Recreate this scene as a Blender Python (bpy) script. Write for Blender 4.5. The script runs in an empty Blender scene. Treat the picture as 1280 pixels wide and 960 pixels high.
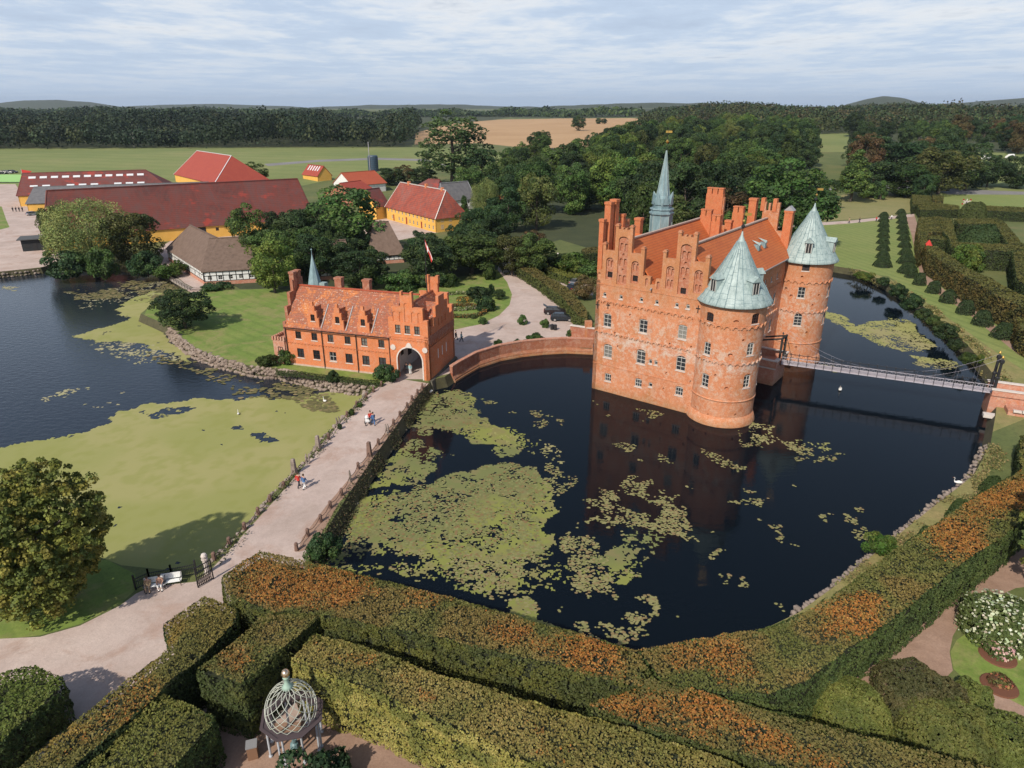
import bpy, math, random, numpy as np
from mathutils import Vector, Matrix
from mathutils.geometry import delaunay_2d_cdt
random.seed(7); RNG=np.random.default_rng(11)
SC=bpy.context.scene; COL=SC.collection
# ---------------------------------------------------------------- camera model (used to survey the photo)
FPX=853.; TH=math.radians(22.1); CH=39.5
cT,sT=math.cos(TH),math.sin(TH)
def ss(a,b,x):
    t=min(1,max(0,(x-a)/(b-a))); return t*t*(3-2*t)
def terr(x,y):
    h=1.5+7.5*ss(300,560,y)+5*ss(600,1700,y)+9*ss(1700,3800,y)
    h+=9*ss(60,420,x)*ss(420,950,y)
    return h
def nss(a,b,x):
    t=np.clip((x-a)/(b-a),0,1); return t*t*(3-2*t)
def nterr(x,y):
    return 1.5+7.5*nss(300,560,y)+5*nss(600,1700,y)+9*nss(1700,3800,y)+9*nss(60,420,x)*nss(420,950,y)
def P(px,py,z=1.5):
    xc=(px-640)/FPX; yc=(py-480)/FPX; t=(CH-z)/(sT+yc*cT)
    return Vector((xc*t, t*(cT-yc*sT), z))
def G(px,py):
    xc=(px-640)/FPX; yc=(py-480)/FPX; dz=-(sT+yc*cT); dy=cT-yc*sT
    t=20.
    while t<9000:
        if CH+dz*t<=terr(xc*t,dy*t): break
        t*=1.004
    return Vector((xc*t,dy*t,terr(xc*t,dy*t)))
def topz(px,py_top,base):
    """height (absolute z) of a vertical whose foot is at base and whose top shows at image row py_top"""
    yc=(py_top-480)/FPX
    return CH-base[1]*(sT+yc*cT)/(cT-yc*sT)
def pxscale(p): return ((CH-p[2])*sT+p[1]*cT)/FPX   # metres per photo pixel
# ---------------------------------------------------------------- noise
def _h(ix,iy,iz,s):
    n=(ix*73856093 ^ iy*19349663 ^ iz*83492791 ^ (s*2654435)) & 0x7fffffff
    n=(n^(n>>13))*1274126177 & 0x7fffffff
    return ((n^(n>>16)) & 0xffff)/65535.
def vn(p,sc,s=0):
    q=np.asarray(p,float)*sc; i=np.floor(q).astype(np.int64); f=q-i; f=f*f*(3-2*f)
    r=0
    for dx in (0,1):
        for dy in (0,1):
            for dz in (0,1):
                w=(f[:,0] if dx else 1-f[:,0])*(f[:,1] if dy else 1-f[:,1])*(f[:,2] if dz else 1-f[:,2])
                r=r+w*_h(i[:,0]+dx,i[:,1]+dy,i[:,2]+dz,s)
    return r
def fbm(p,sc,s=0,o=3):
    r=0;a=.5;t=0
    for k in range(o): r=r+a*vn(p,sc*2**k,s+k*17); t+=a; a*=.5
    return r/t
def inpoly(x,y,poly):
    x=np.asarray(x,float);y=np.asarray(y,float);c=np.zeros(x.shape,bool);n=len(poly)
    for i in range(n):
        x1,y1=poly[i][0],poly[i][1];x2,y2=poly[i-1][0],poly[i-1][1]
        if y1==y2: continue
        c^=((y1>y)!=(y2>y))&(x<(x2-x1)*(y-y1)/(y2-y1)+x1)
    return c
# ---------------------------------------------------------------- tagging
def tag(o,label=None,cat=None,group=None,kind=None):
    if label:o['label']=label
    if cat:o['category']=cat
    if group:o['group']=group
    if kind:o['kind']=kind
    return o
def thing(name,label,cat,loc=(0,0,0),rz=0,group=None):
    o=bpy.data.objects.new(name,None);COL.objects.link(o);o.location=loc;o.rotation_euler=(0,0,rz);o.empty_display_size=.5
    return tag(o,label,cat,group)
class MB:
    def __init__(s): s.v=[];s.f=[]
    def add(s,vs,fs):
        b=len(s.v); s.v+= [tuple(v) for v in vs]; s.f+=[tuple(i+b for i in f) for f in fs]; return s
    def box(s,x0,x1,y0,y1,z0,z1,M=None):
        vs=[(x,y,z) for z in(z0,z1) for x,y in((x0,y0),(x1,y0),(x1,y1),(x0,y1))]
        if M is not None: vs=[M@Vector(v) for v in vs]
        return s.add(vs,[(3,2,1,0),(4,5,6,7),(0,1,5,4),(1,2,6,5),(2,3,7,6),(3,0,4,7)])
    def beam(s,a,b,w,h,up=(0,0,1)):
        a=Vector(a);b=Vector(b);d=(b-a);L=d.length
        if L<1e-6:return s
        d.normalize();u=Vector(up)
        if abs(d.dot(u))>.98:u=Vector((1,0,0))
        r=d.cross(u).normalized();u=r.cross(d)
        vs=[p+r*(i*w/2)+u*(j*h/2) for p in(a,b) for i,j in((-1,-1),(1,-1),(1,1),(-1,1))]
        return s.add(vs,[(3,2,1,0),(4,5,6,7),(0,1,5,4),(1,2,6,5),(2,3,7,6),(3,0,4,7)])
    def tube(s,pts,r,n=6,caps=True):
        pts=[Vector(p) for p in pts]; rs=r if isinstance(r,(list,tuple)) else [r]*len(pts); b=len(s.v); prev=None
        for i,p in enumerate(pts):
            d=(pts[min(i+1,len(pts)-1)]-pts[max(i-1,0)]).normalized()
            u=Vector((0,0,1)) if abs(d.z)<.95 else Vector((1,0,0))
            a=d.cross(u).normalized();c=a.cross(d)
            for k in range(n):
                t=2*math.pi*k/n; s.v.append(tuple(p+(a*math.cos(t)+c*math.sin(t))*rs[i]))
        for i in range(len(pts)-1):
            for k in range(n):
                s.f.append((b+i*n+k,b+i*n+(k+1)%n,b+(i+1)*n+(k+1)%n,b+(i+1)*n+k))
        if caps:
            s.f.append(tuple(b+k for k in range(n)));s.f.append(tuple(b+(len(pts)-1)*n+k for k in reversed(range(n))))
        return s
    def lathe(s,prof,c=(0,0,0),n=24,a0=0,sx=1,sy=1):
        b=len(s.v)
        for r,z in prof:
            for k in range(n):
                t=a0+2*math.pi*k/n; s.v.append((c[0]+r*sx*math.cos(t),c[1]+r*sy*math.sin(t),c[2]+z))
        for i in range(len(prof)-1):
            for k in range(n):
                s.f.append((b+i*n+k,b+i*n+(k+1)%n,b+(i+1)*n+(k+1)%n,b+(i+1)*n+k))
        s.f.append(tuple(b+k for k in reversed(range(n))));s.f.append(tuple(b+(len(prof)-1)*n+k for k in range(n)))
        return s
    def prism(s,poly,z0,z1):
        n=len(poly); vs=[(p[0],p[1],z0) for p in poly]+[(p[0],p[1],z1) for p in poly]
        return s.add(vs,[tuple(reversed(range(n))),tuple(range(n,2*n))]+[(i,(i+1)%n,n+(i+1)%n,n+i) for i in range(n)])
    def build(s,name,mat,parent=None,smooth=False,loc=None):
        me=bpy.data.meshes.new(name);me.from_pydata(s.v,[],s.f);me.validate();me.update()
        if smooth:
            me.shade_smooth()
        me.materials.append(mat)
        o=bpy.data.objects.new(name,me);COL.objects.link(o)
        if parent:o.parent=parent
        if loc is not None:o.location=loc
        return o
def smooth_mod(o): pass
def meshcols(name,V,nper,cols,mat,parent=None,loc=None,link=True):
    """V (N*nper,3) -> N separate polygons, cols (N,3) per-polygon hue"""
    V=np.ascontiguousarray(V,np.float32);n=len(V)//nper
    me=bpy.data.meshes.new(name);me.vertices.add(len(V));me.vertices.foreach_set('co',V.ravel())
    me.loops.add(len(V));me.loops.foreach_set('vertex_index',np.arange(len(V),dtype=np.int32))
    me.polygons.add(n);me.polygons.foreach_set('loop_start',np.arange(0,len(V),nper,dtype=np.int32))
    me.polygons.foreach_set('loop_total',np.full(n,nper,np.int32))
    me.update(calc_edges=True)
    at=me.color_attributes.new('Col','FLOAT_COLOR','POINT')
    c=np.ones((len(V),4),np.float32);c[:,:3]=np.repeat(np.clip(cols,0,1),nper,axis=0);at.data.foreach_set('color',c.ravel())
    me.materials.append(mat)
    if not link:return me
    o=bpy.data.objects.new(name,me);COL.objects.link(o)
    if parent:o.parent=parent
    if loc is not None:o.location=loc
    return o
def meshidx(name,V,F,mat,cols=None,parent=None,smooth=False):
    me=bpy.data.meshes.new(name);me.from_pydata([tuple(v) for v in V],[],[tuple(int(i) for i in f) for f in F]);me.update()
    if smooth: me.shade_smooth()
    if cols is not None:
        at=me.color_attributes.new('Col','FLOAT_COLOR','POINT');c=np.ones((len(V),4),np.float32);c[:,:3]=cols;at.data.foreach_set('color',c.ravel())
    me.materials.append(mat);o=bpy.data.objects.new(name,me);COL.objects.link(o)
    if parent:o.parent=parent
    return o
def leafquads(cen,nrm,size,jit=.5,rng=RNG,asp=.75):
    """cen (N,3) nrm (N,3) -> (N*4,3) small leaf-clump quads roughly facing nrm"""
    N=len(cen);n=nrm+rng.normal(0,jit,(N,3));n/=np.linalg.norm(n,axis=1,keepdims=True)+1e-9
    r=rng.normal(0,1,(N,3));a=np.cross(n,r);a/=np.linalg.norm(a,axis=1,keepdims=True)+1e-9;b=np.cross(n,a)
    s=(size*rng.uniform(.6,1.3,N))[:,None]*.5 if np.isscalar(size) else (size*rng.uniform(.7,1.25,N))[:,None]*.5
    sb=s*asp
    fold=n*s*.35
    V=np.stack([cen-a*s,cen-b*sb+fold*.6,cen+a*s,cen+b*sb-fold*.3],1)
    return V.reshape(-1,3)
# ---------------------------------------------------------------- materials
def mat(name,base=(.5,.5,.5),rough=.8,**kw):
    m=bpy.data.materials.new(name);m.use_nodes=True;nt=m.node_tree;b=nt.nodes['Principled BSDF']
    b.inputs['Base Color'].default_value=(*base,1);b.inputs['Roughness'].default_value=rough
    for k,v in kw.items(): b.inputs[k].default_value=v
    return m
class NT:
    def __init__(s,m): s.m=m;s.nt=m.node_tree;s.b=s.nt.nodes['Principled BSDF'];s.pos=None
    def n(s,t,**kw):
        x=s.nt.nodes.new(t)
        for k,v in kw.items(): setattr(x,k,v)
        return x
    def l(s,a,b): s.nt.links.new(a,b)
    def P(s,obj=False):
        if obj:
            return s.n('ShaderNodeTexCoord').outputs['Object']
        if s.pos is None: s.pos=s.n('ShaderNodeNewGeometry').outputs['Position']
        return s.pos
    def noise(s,sc,det=4,rough=.6,vec=None,scale3=None,dist=0):
        x=s.n('ShaderNodeTexNoise');x.inputs['Scale'].default_value=sc;x.inputs['Detail'].default_value=det;x.inputs['Roughness'].default_value=rough;x.inputs['Distortion'].default_value=dist
        v=vec if vec is not None else s.P()
        if scale3:
            mp=s.n('ShaderNodeMapping');mp.inputs['Scale'].default_value=scale3;s.l(v,mp.inputs[0]);v=mp.outputs[0]
        s.l(v,x.inputs['Vector']);return x.outputs['Fac']
    def ramp(s,fac,stops,interp='LINEAR'):
        r=s.n('ShaderNodeValToRGB');e=r.color_ramp.elements;r.color_ramp.interpolation=interp
        while len(e)<len(stops): e.new(.5)
        for i,(p,c) in enumerate(stops):
            e[i].position=p;e[i].color=(*c,1) if isinstance(c,tuple) else (c,c,c,1)
        s.l(fac,r.inputs[0]);return r.outputs[0]
    def mix(s,f,a,b,mode='MIX'):
        x=s.n('ShaderNodeMix',data_type='RGBA',blend_type=mode)
        for sock,v in((x.inputs[0],f),(x.inputs[6],a),(x.inputs[7],b)):
            if isinstance(v,(int,float)): sock.default_value=v
            elif isinstance(v,tuple): sock.default_value=(*v,1)
            else: s.l(v,sock)
        return x.outputs[2]
    def math(s,op,a,b=0.,c=None):
        x=s.n('ShaderNodeMath',operation=op)
        for i,v in enumerate((a,b,c)):
            if v is None: continue
            if isinstance(v,(int,float)): x.inputs[i].default_value=v
            else: s.l(v,x.inputs[i])
        return x.outputs[0]
    def sep(s,v):
        x=s.n('ShaderNodeSeparateXYZ');s.l(v,x.inputs[0]);return x.outputs
    def base(s,c): s.l(c,s.b.inputs['Base Color'])
    def bump(s,h,st=.3,d=.05):
        x=s.n('ShaderNodeBump');x.inputs['Strength'].default_value=st;x.inputs['Distance'].default_value=d;s.l(h,x.inputs['Height']);s.l(x.outputs[0],s.b.inputs['Normal'])
def brick(name,c1,c2,c3,lime=.0,limez=None,ochre=.35,scale=1.):
    m=mat(name,rough=.9);t=NT(m)
    a=t.noise(.35,5,.7);b=t.noise(2.2,4,.75);f=t.noise(9,3,.8,scale3=(1,1,3.2))
    col=t.mix(t.ramp(a,[(.35,0.),(.65,1.)]),c1,c2)
    col=t.mix(t.ramp(b,[(.42,0.),(.7,.8)]),col,c3)
    o=t.noise(.55,4,.7,scale3=(1,1,.5))
    col=t.mix(t.math('MULTIPLY',t.ramp(o,[(.52,0.),(.68,1.)]),ochre),col,(.42,.17,.05))
    if lime>0:
        w=t.noise(1.1,6,.8)
        k=t.ramp(w,[(.49,0.),(.57,.9)])
        if limez:
            z=t.sep(t.P())[2]
            g=t.ramp(t.math('ABSOLUTE',t.math('SUBTRACT',z,limez[0])),[(0.,1.),(min(1,.99),.35)]) if limez[1]<=1 else t.ramp(t.math('DIVIDE',t.math('ABSOLUTE',t.math('SUBTRACT',z,limez[0])),limez[1]),[(0.,1.),(1.,.3)])
            k=t.math('MULTIPLY',k,g)
        col=t.mix(t.math('MULTIPLY',k,lime),col,(.58,.45,.36))
    if lime>.5:
        zc=t.sep(t.P())[2];hi=t.ramp(t.math('DIVIDE',zc,25.),[(.5,0.),(.72,1.)]);o2=t.noise(.8,5,.75,scale3=(1,1,.45))
        col=t.mix(t.math('MULTIPLY',hi,t.ramp(o2,[(.36,.25),(.6,.85)])),col,(.43,.18,.065))
        bnd=t.ramp(t.math('ABSOLUTE',t.math('SUBTRACT',t.math('ADD',zc,t.math('MULTIPLY',t.noise(.5,3,.6),1.6)),9.2)),[(.0,.8),(.35,.65),(.95,0.)]);w2=t.noise(1.3,6,.85)
        col=t.mix(t.math('MULTIPLY',bnd,t.ramp(w2,[(.44,0.),(.6,.85)])),col,(.64,.54,.48))
        dk=t.noise(.5,5,.8,scale3=(1,1,.22));col=t.mix(t.ramp(dk,[(.56,0.),(.72,.4)]),col,(.32,.13,.08))
        hs=t.noise(1.2,4,.8,scale3=(1,1,6.));col=t.mix(t.ramp(hs,[(.34,.3),(.46,0.)]),col,(.34,.14,.08))
    # courses of brick and single dark / pale bricks
    col=t.mix(t.ramp(f,[(.3,.8),(.52,0.),(.72,.0)]),col,(.15,.055,.035))
    f2=t.noise(14,2,.8,scale3=(1,1,3.))
    col=t.mix(t.ramp(f2,[(.56,0.),(.72,.6)]),col,(.60,.40,.30))
    # grime above the water
    z=t.sep(t.P())[2]
    gr=t.math('MULTIPLY',t.ramp(t.math('DIVIDE',z,3.),[(.0,1.),(.12,.7),(.45,0.)]),t.ramp(t.noise(1.3,4,.7),[(.3,.3),(.7,1.)]))
    col=t.mix(t.math('MULTIPLY',gr,.5),col,(.16,.13,.04))
    t.base(col);t.bump(f,.5,.04);return m
def tiles(name,stops,spec,spots=0.,row=.32):
    m=mat(name,rough=.75);t=NT(m)
    a=t.noise(.45,6,.75,dist=.6)
    col=t.ramp(a,stops)
    z=t.sep(t.P())[2]
    w=t.math('FRACT',t.math('DIVIDE',z,row))
    col=t.mix(t.ramp(w,[(.0,.55),(.22,.0),(1.,0.)]),col,(.07,.03,.02))
    f=t.noise(5,3,.8);col=t.mix(t.ramp(f,[(.5,0.),(.72,.7)]),col,spec)
    if spots>0:
        s=t.noise(3.4,2,.9);s2=t.noise(.5,3,.6);col=t.mix(t.math('MULTIPLY',t.ramp(s,[(.59,0.),(.62,1.)]),t.math('MULTIPLY',t.ramp(s2,[(.38,.25),(.6,1.)]),spots)),col,(.58,.54,.46))
    t.base(col);t.bump(w,.35,.05);return m
M={}
M['brick_castle']=brick('weathered_pink_brick',(.62,.245,.115),(.52,.175,.07),(.64,.35,.215),lime=1.,limez=(8.6,5.),ochre=.6)
M['brick_gable']=brick('ochre_red_brick',(.50,.20,.09),(.44,.135,.05),(.54,.28,.16),lime=.3,ochre=.85)
M['brick_chimney']=brick('orange_chimney_brick',(.56,.16,.055),(.48,.12,.04),(.56,.22,.1),lime=.0,ochre=.4)
M['brick_gate']=brick('orange_red_brick',(.68,.215,.075),(.60,.165,.055),(.60,.24,.12),lime=.12,ochre=.3)
M['brick_dull']=brick('dull_old_brick',(.36,.115,.055),(.30,.09,.05),(.40,.2,.13),lime=.2,ochre=.3)
M['brick_pink']=brick('pale_pink_brick',(.52,.23,.15),(.48,.19,.12),(.55,.32,.24),lime=.3,ochre=.2)
M['brick_niche_shade']=brick('shaded_niche_brick',(.44,.16,.085),(.37,.12,.06),(.5,.25,.16),lime=.2,ochre=.4)  # darker brick colour strengthens the shade inside the gable niches
M['tile_castle']=tiles('orange_clay_tiles',[(.25,(.42,.10,.03)),(.5,(.52,.135,.035)),(.75,(.56,.17,.05))],(.36,.09,.035),0,.3)
M['tile_gate']=tiles('lichen_clay_tiles',[(.32,(.17,.06,.035)),(.43,(.38,.10,.04)),(.50,(.24,.085,.05)),(.57,(.42,.12,.035)),(.70,(.58,.20,.045))],(.13,.065,.045),.6,.3)
def barntiles(name,a,b,c,d):
    m=mat(name,rough=.8);t=NT(m);col=t.ramp(t.noise(.12,6,.8,dist=.8),[(.36,a),(.5,b),(.62,c)])
    col=t.mix(t.ramp(t.noise(.16,3,.6,scale3=(1,1,2.2)),[(.60,0.),(.67,.85)]),col,d)
    col=t.mix(t.ramp(t.noise(.8,4,.85,scale3=(1,1,.35)),[(.45,0.),(.62,.55)]),col,(.11,.06,.055));w_=t.math('FRACT',t.math('DIVIDE',t.sep(t.P())[2],.55));col=t.mix(t.ramp(w_,[(.0,.5),(.3,.0),(1.,0.)]),col,(.05,.02,.02));t.base(col);return m
M['tile_barn']=barntiles('dark_red_tiles',(.11,.032,.028),(.18,.040,.030),(.15,.055,.05),(.36,.045,.028))
M['tile_red']=tiles('bright_red_tiles',[(.3,(.30,.045,.03)),(.7,(.36,.065,.035))],(.25,.05,.04),0,.4)
M['tile_orange']=tiles('plain_orange_tiles',[(.3,(.36,.07,.03)),(.7,(.42,.09,.04))],(.3,.08,.05),0,.4)
M['tile_manor']=barntiles('weathered_red_tiles',(.20,.045,.03),(.33,.065,.035),(.26,.10,.08),(.42,.09,.05))
def simple(name,stops,sc,rough=.85,sc3=None,obj=False,det=5,**kw):
    m=mat(name,rough=rough,**kw);t=NT(m);t.base(t.ramp(t.noise(sc,det,.7,scale3=sc3),stops));return m
M['slate']=simple('grey_slate',[(.3,(.10,.10,.11)),(.7,(.17,.165,.17))],.8)
M['copper']=None
def copper(name,a,b,c):
    m=mat(name,rough=.55,Metallic=0.);t=NT(m)
    col=t.ramp(t.noise(1.6,6,.75,scale3=(1,1,.28)),[(.28,a),(.5,b),(.72,c)])
    col=t.mix(t.ramp(t.noise(4,4,.8,scale3=(1,1,.16)),[(.52,0.),(.72,.6)]),col,(.10,.15,.15))
    t.base(col);return m
M['copper']=copper('verdigris_copper',(.17,.24,.24),(.31,.39,.385),(.42,.50,.485))
M['copper_dark']=copper('dark_verdigris_copper',(.11,.18,.20),(.19,.28,.31),(.30,.41,.44))
M['lead']=mat('lead_grey',(.30,.30,.31),.5)
M['thatch']=simple('old_thatch',[(.25,(.095,.062,.045)),(.5,(.15,.10,.075)),(.75,(.19,.13,.10))],1.2,sc3=(1,1,.4))
M['yellow']=simple('yellow_limewash',[(.3,(.66,.36,.07)),(.7,(.74,.43,.10))],.5)
M['bench_white']=mat('bright_white_paint',(.82,.83,.82),.5)
M['white']=simple('white_limewash',[(.3,(.62,.62,.60)),(.7,(.78,.78,.76))],1.)
M['timber']=mat('black_timber',(.03,.028,.026),.8)
M['frame_white']=mat('white_window_paint',(.52,.50,.47),.6)
M['frame_brown']=mat('brown_window_paint',(.05,.022,.018),.5)
M['glass']=mat('dark_window_glass',(.018,.022,.028),.12)
t_=NT(M['glass']);_o=t_.n('ShaderNodeObjectInfo');t_.base(t_.ramp(_o.outputs['Random'],[(0.,(.012,.014,.018)),(.55,(.03,.034,.04)),(.75,(.08,.08,.08)),(1.,(.22,.21,.19))]));t_.l(t_.math('MULTIPLY_ADD',_o.outputs['Random'],.3,.05),t_.b.inputs['Roughness'])  # pane tone varies, paler ones stand in for reflections and curtains
M['door_red']=mat('red_door_paint',(.25,.03,.02),.5)
M['dark']=mat('dark_opening_boards',(.02,.02,.022),.8)
M['coping']=simple('pale_sandstone',[(.3,(.50,.44,.40)),(.7,(.66,.6,.56))],2.)
M['stone']=simple('field_stone',[(.3,(.13,.11,.09)),(.5,(.25,.20,.17)),(.75,(.36,.30,.27))],.9)
M['stone_red']=simple('red_granite_post',[(.3,(.12,.075,.06)),(.7,(.22,.13,.10))],2.)
M['stone_dark']=simple('dark_mossy_stone',[(.3,(.045,.045,.03)),(.55,(.11,.10,.075)),(.75,(.2,.17,.14))],1.6)
M['iron']=mat('black_iron',(.018,.018,.02),.5)
M['iron_pale']=mat('pale_bridge_paint',(.42,.39,.44),.5)
M['gold']=mat('gilded_metal',(.60,.38,.10),.35,Metallic=.8)
M['skylight']=mat('pale_skylight_glass',(.68,.70,.72),.3)
M['blue_steel']=mat('dark_blue_steel',(.035,.065,.10),.5)
M['shed']=mat('black_shed_boards',(.02,.024,.028),.8)
M['shedroof']=mat('grey_felt_roof',(.08,.085,.09),.8)
M['carpaint']=mat('dark_blue_car_paint',(.018,.024,.032),.2)
M['carpaint2']=mat('black_red_car_paint',(.022,.016,.018),.2)
M['tyre']=mat('black_rubber',(.015,.015,.015),.9)
M['rim']=mat('alloy_rim',(.45,.45,.46),.3,Metallic=.6)
M['taillight']=mat('red_lamp_glass',(.35,.02,.02),.3)
M['skin']=mat('skin',(.50,.30,.22),.6)
M['hair']=mat('brown_hair',(.06,.035,.02),.8)
M['fabric_red']=mat('red_cloth',(.50,.04,.03),.9)
M['fabric_blue']=mat('blue_cloth',(.06,.14,.30),.9)
M['fabric_teal']=mat('pale_teal_cloth',(.30,.48,.50),.9)
M['fabric_white']=mat('white_cloth',(.72,.72,.72),.9)
M['fabric_dark']=mat('dark_cloth',(.025,.028,.04),.9)
M['fabric_tan']=mat('tan_cloth',(.34,.25,.16),.9)
M['bird_white']=mat('white_feathers',(.80,.80,.78),.7)
M['beak']=mat('orange_beak',(.6,.2,.04),.6)
M['copper_green']=mat('pale_green_metal',(.30,.42,.35),.5)
M['lattice']=mat('weathered_cream_metal',(.40,.42,.36),.5)
M['gaz_plate']=mat('dark_brown_plate',(.075,.055,.06),.6)
M['gaz_col']=mat('pale_grey_column_paint',(.44,.47,.52),.5)
M['statue']=mat('blue_grey_statue',(.13,.22,.24),.5)
M['bin_side']=mat('brown_wood_box',(.22,.12,.07),.8)
M['bin_top']=mat('grey_lid',(.25,.25,.26),.5)
# grounds
def ground(name,stops,sc,fine=None,stripes=None,rough=.95,patch=None,grit=.25):
    m=mat(name,rough=rough);t=NT(m);c=t.ramp(t.noise(sc,5,.65),stops)
    if stripes:
        ang,per,amt,colr=stripes
        p=t.sep(t.P());q=t.math('ADD',t.math('MULTIPLY',p[0],math.cos(ang)),t.math('MULTIPLY',p[1],math.sin(ang)))
        w=t.math('SINE',t.math('ADD',t.math('MULTIPLY',q,2*math.pi/per),t.math('MULTIPLY',t.noise(.06,2,.5),3.)))
        c=t.mix(t.math('MULTIPLY',t.ramp(w,[(.3,0.),(.7,1.)]),amt),c,colr)
    if patch:
        c=t.mix(t.ramp(t.noise(patch[1],5,.7,dist=.5),[(patch[2],0.),(patch[2]+.14,1.)]),c,patch[0])
    if fine:
        f=t.noise(fine[0],4,.8);c=t.mix(t.ramp(f,[(.3,fine[1]),(.55,0.)]),c,fine[2]);t.bump(f,.5,.06)
    g1=t.noise(1.1,5,.8);c=t.mix(t.ramp(g1,[(.36,grit),(.54,0.)]),c,(0.,0.,0.),'MIX') if False else t.mix(1.,c,t.ramp(g1,[(.3,1-grit),(.7,1.+0.)]),'MULTIPLY')
    t.base(c);return m
M['meadow']=ground('rough_meadow_grass',[(.3,(.085,.115,.03)),(.5,(.13,.155,.045)),(.7,(.19,.18,.06))],.05,(3,.5,(.05,.07,.02)),patch=((.22,.17,.08),.11,.6))
M['bank']=ground('dry_bank_grass',[(.3,(.18,.20,.055)),(.5,(.28,.25,.09)),(.72,(.36,.27,.12))],.22,(4,.5,(.08,.085,.03)))
M['lawn']=ground('mown_lawn',[(.3,(.14,.215,.035)),(.5,(.18,.26,.045)),(.7,(.23,.28,.065))],.16,(3.2,.45,(.09,.14,.022)),patch=((.27,.26,.09),.25,.48),stripes=(math.radians(48),2.4,.5,(.125,.195,.03)))
M['lawn_far']=ground('striped_garden_lawn',[(.3,(.19,.25,.06)),(.7,(.26,.285,.085))],.05,(3,.3,(.09,.14,.03)),stripes=(math.radians(10),2.6,.30,(.10,.155,.035)))
M['lawn_dry']=ground('straw_coloured_lawn',[(.3,(.22,.22,.075)),(.7,(.32,.27,.12))],.05,(3,.3,(.15,.17,.05)),stripes=(math.radians(100),3.,.3,(.17,.19,.06)))
M['field']=ground('green_pasture',[(.3,(.16,.205,.06)),(.5,(.21,.245,.075)),(.72,(.28,.275,.105))],.014,(1.2,.3,(.1,.13,.03)),stripes=(math.radians(78),16,.25,(.12,.155,.04)),patch=((.20,.175,.075),.02,.62))
M['wheat']=ground('ripe_stubble_field',[(.3,(.45,.27,.13)),(.7,(.56,.36,.19))],.01,(1.,.25,(.36,.21,.10)),stripes=(math.radians(60),26,.2,(.40,.25,.12)))
M['gravel']=ground('pale_pink_gravel',[(.3,(.44,.345,.30)),(.5,(.53,.42,.375)),(.7,(.60,.49,.44))],.16,(7,.4,(.33,.25,.21)),patch=((.45,.32,.265),.22,.52),grit=.16)
M['dirt']=ground('reddish_path_gravel',[(.3,(.30,.185,.13)),(.7,(.42,.28,.21))],.3,(6,.4,(.22,.12,.08)))
M['asphalt']=ground('grey_road',[(.3,(.20,.19,.19)),(.7,(.27,.26,.26))],.1,None)
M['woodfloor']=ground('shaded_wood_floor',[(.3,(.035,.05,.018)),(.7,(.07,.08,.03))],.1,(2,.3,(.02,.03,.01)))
M['bankface']=ground('muddy_bank',[(.3,(.05,.045,.02)),(.7,(.11,.10,.05))],.5,(3,.5,(.03,.03,.015)))
# water
def water(name,ripple,col,spec):
    m=mat(name,col,.04,IOR=1.33);t=NT(m);t.b.inputs['Specular IOR Level'].default_value=spec
    f=t.noise(.9,4,.6,scale3=(1,1.6,1));t.bump(f,ripple,.12)
    t.l(t.ramp(t.noise(.035,3,.5),[(.35,.015),(.7,.06)]),t.b.inputs['Roughness'])
    return m
M['moat']=water('dark_moat_water',.10,(.003,.006,.010),.22);M['pond']=water('dark_pond_water',.45,(.016,.022,.032),.7)
def leafmat(name,rough=.6,trans=.22,var=.0,spec=.25):
    m=mat(name,rough=rough);t=NT(m);t.b.inputs['Specular IOR Level'].default_value=spec
    a=t.n('ShaderNodeAttribute');a.attribute_name='Col';c=a.outputs['Color']
    if var>0:
        oi=t.n('ShaderNodeObjectInfo');h=t.n('ShaderNodeHueSaturation');t.l(c,h.inputs['Color'])
        t.l(t.math('ADD',t.math('MULTIPLY',oi.outputs['Random'],.035),.492),h.inputs['Hue']);h.inputs['Saturation'].default_value=1.06
        t.l(t.math('ADD',t.math('MULTIPLY',t.math('FRACT',t.math('MULTIPLY',oi.outputs['Random'],7.3)),var),1-var*.38),h.inputs['Value']);c=h.outputs['Color']
    t.base(c)
    tr=t.n('ShaderNodeBsdfTranslucent');t.l(c,tr.inputs['Color']);mx=t.n('ShaderNodeMixShader');mx.inputs[0].default_value=trans
    t.l(t.b.outputs[0],mx.inputs[1]);t.l(tr.outputs[0],mx.inputs[2]);t.l(mx.outputs[0],t.nt.nodes['Material Output'].inputs['Surface'])
    return m
M['leaf']=leafmat('tree_leaves',var=.75,trans=.3);M['hedgeleaf']=leafmat('hedge_leaves',.65,.2);M['weed']=leafmat('floating_weed',.8,.0,spec=.1)
M['core']=mat('dark_inner_core',(.022,.028,.012),.95)  # solid core of hedges and shrubs, coloured dark for the shaded gaps
M['bark']=simple('tree_bark',[(.3,(.06,.045,.035)),(.7,(.12,.095,.075))],1.5)
# ================================================================ GROUND
def PX(l,z=1.5): return [tuple(P(a,b,z)[:2]) for a,b in l]
def GX(l): return [tuple(G(a,b)[:2]) for a,b in l]
def resample(poly,d):
    out=[];n=len(poly)
    for i in range(n):
        a=Vector(poly[i][:2]);b=Vector(poly[(i+1)%n][:2]);k=max(1,int((b-a).length/d))
        for j in range(k):
            p=a.lerp(b,j/k);out.append((p.x,p.y))
    return out
def area(p): return .5*sum(p[i-1][0]*p[i][1]-p[i][0]*p[i-1][1] for i in range(len(p)))
def offset(poly,d):
    """positive d grows the polygon"""
    if area(poly)<0: poly=poly[::-1]
    n=len(poly);out=[]
    for i in range(n):
        a=Vector(poly[i-1]);b=Vector(poly[i]);c=Vector(poly[(i+1)%n])
        t=((b-a).normalized()+(c-b).normalized())
        if t.length<1e-6:t=(c-b)
        t.normalize();out.append((b.x+t.y*d,b.y-t.x*d))
    return out
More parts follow.
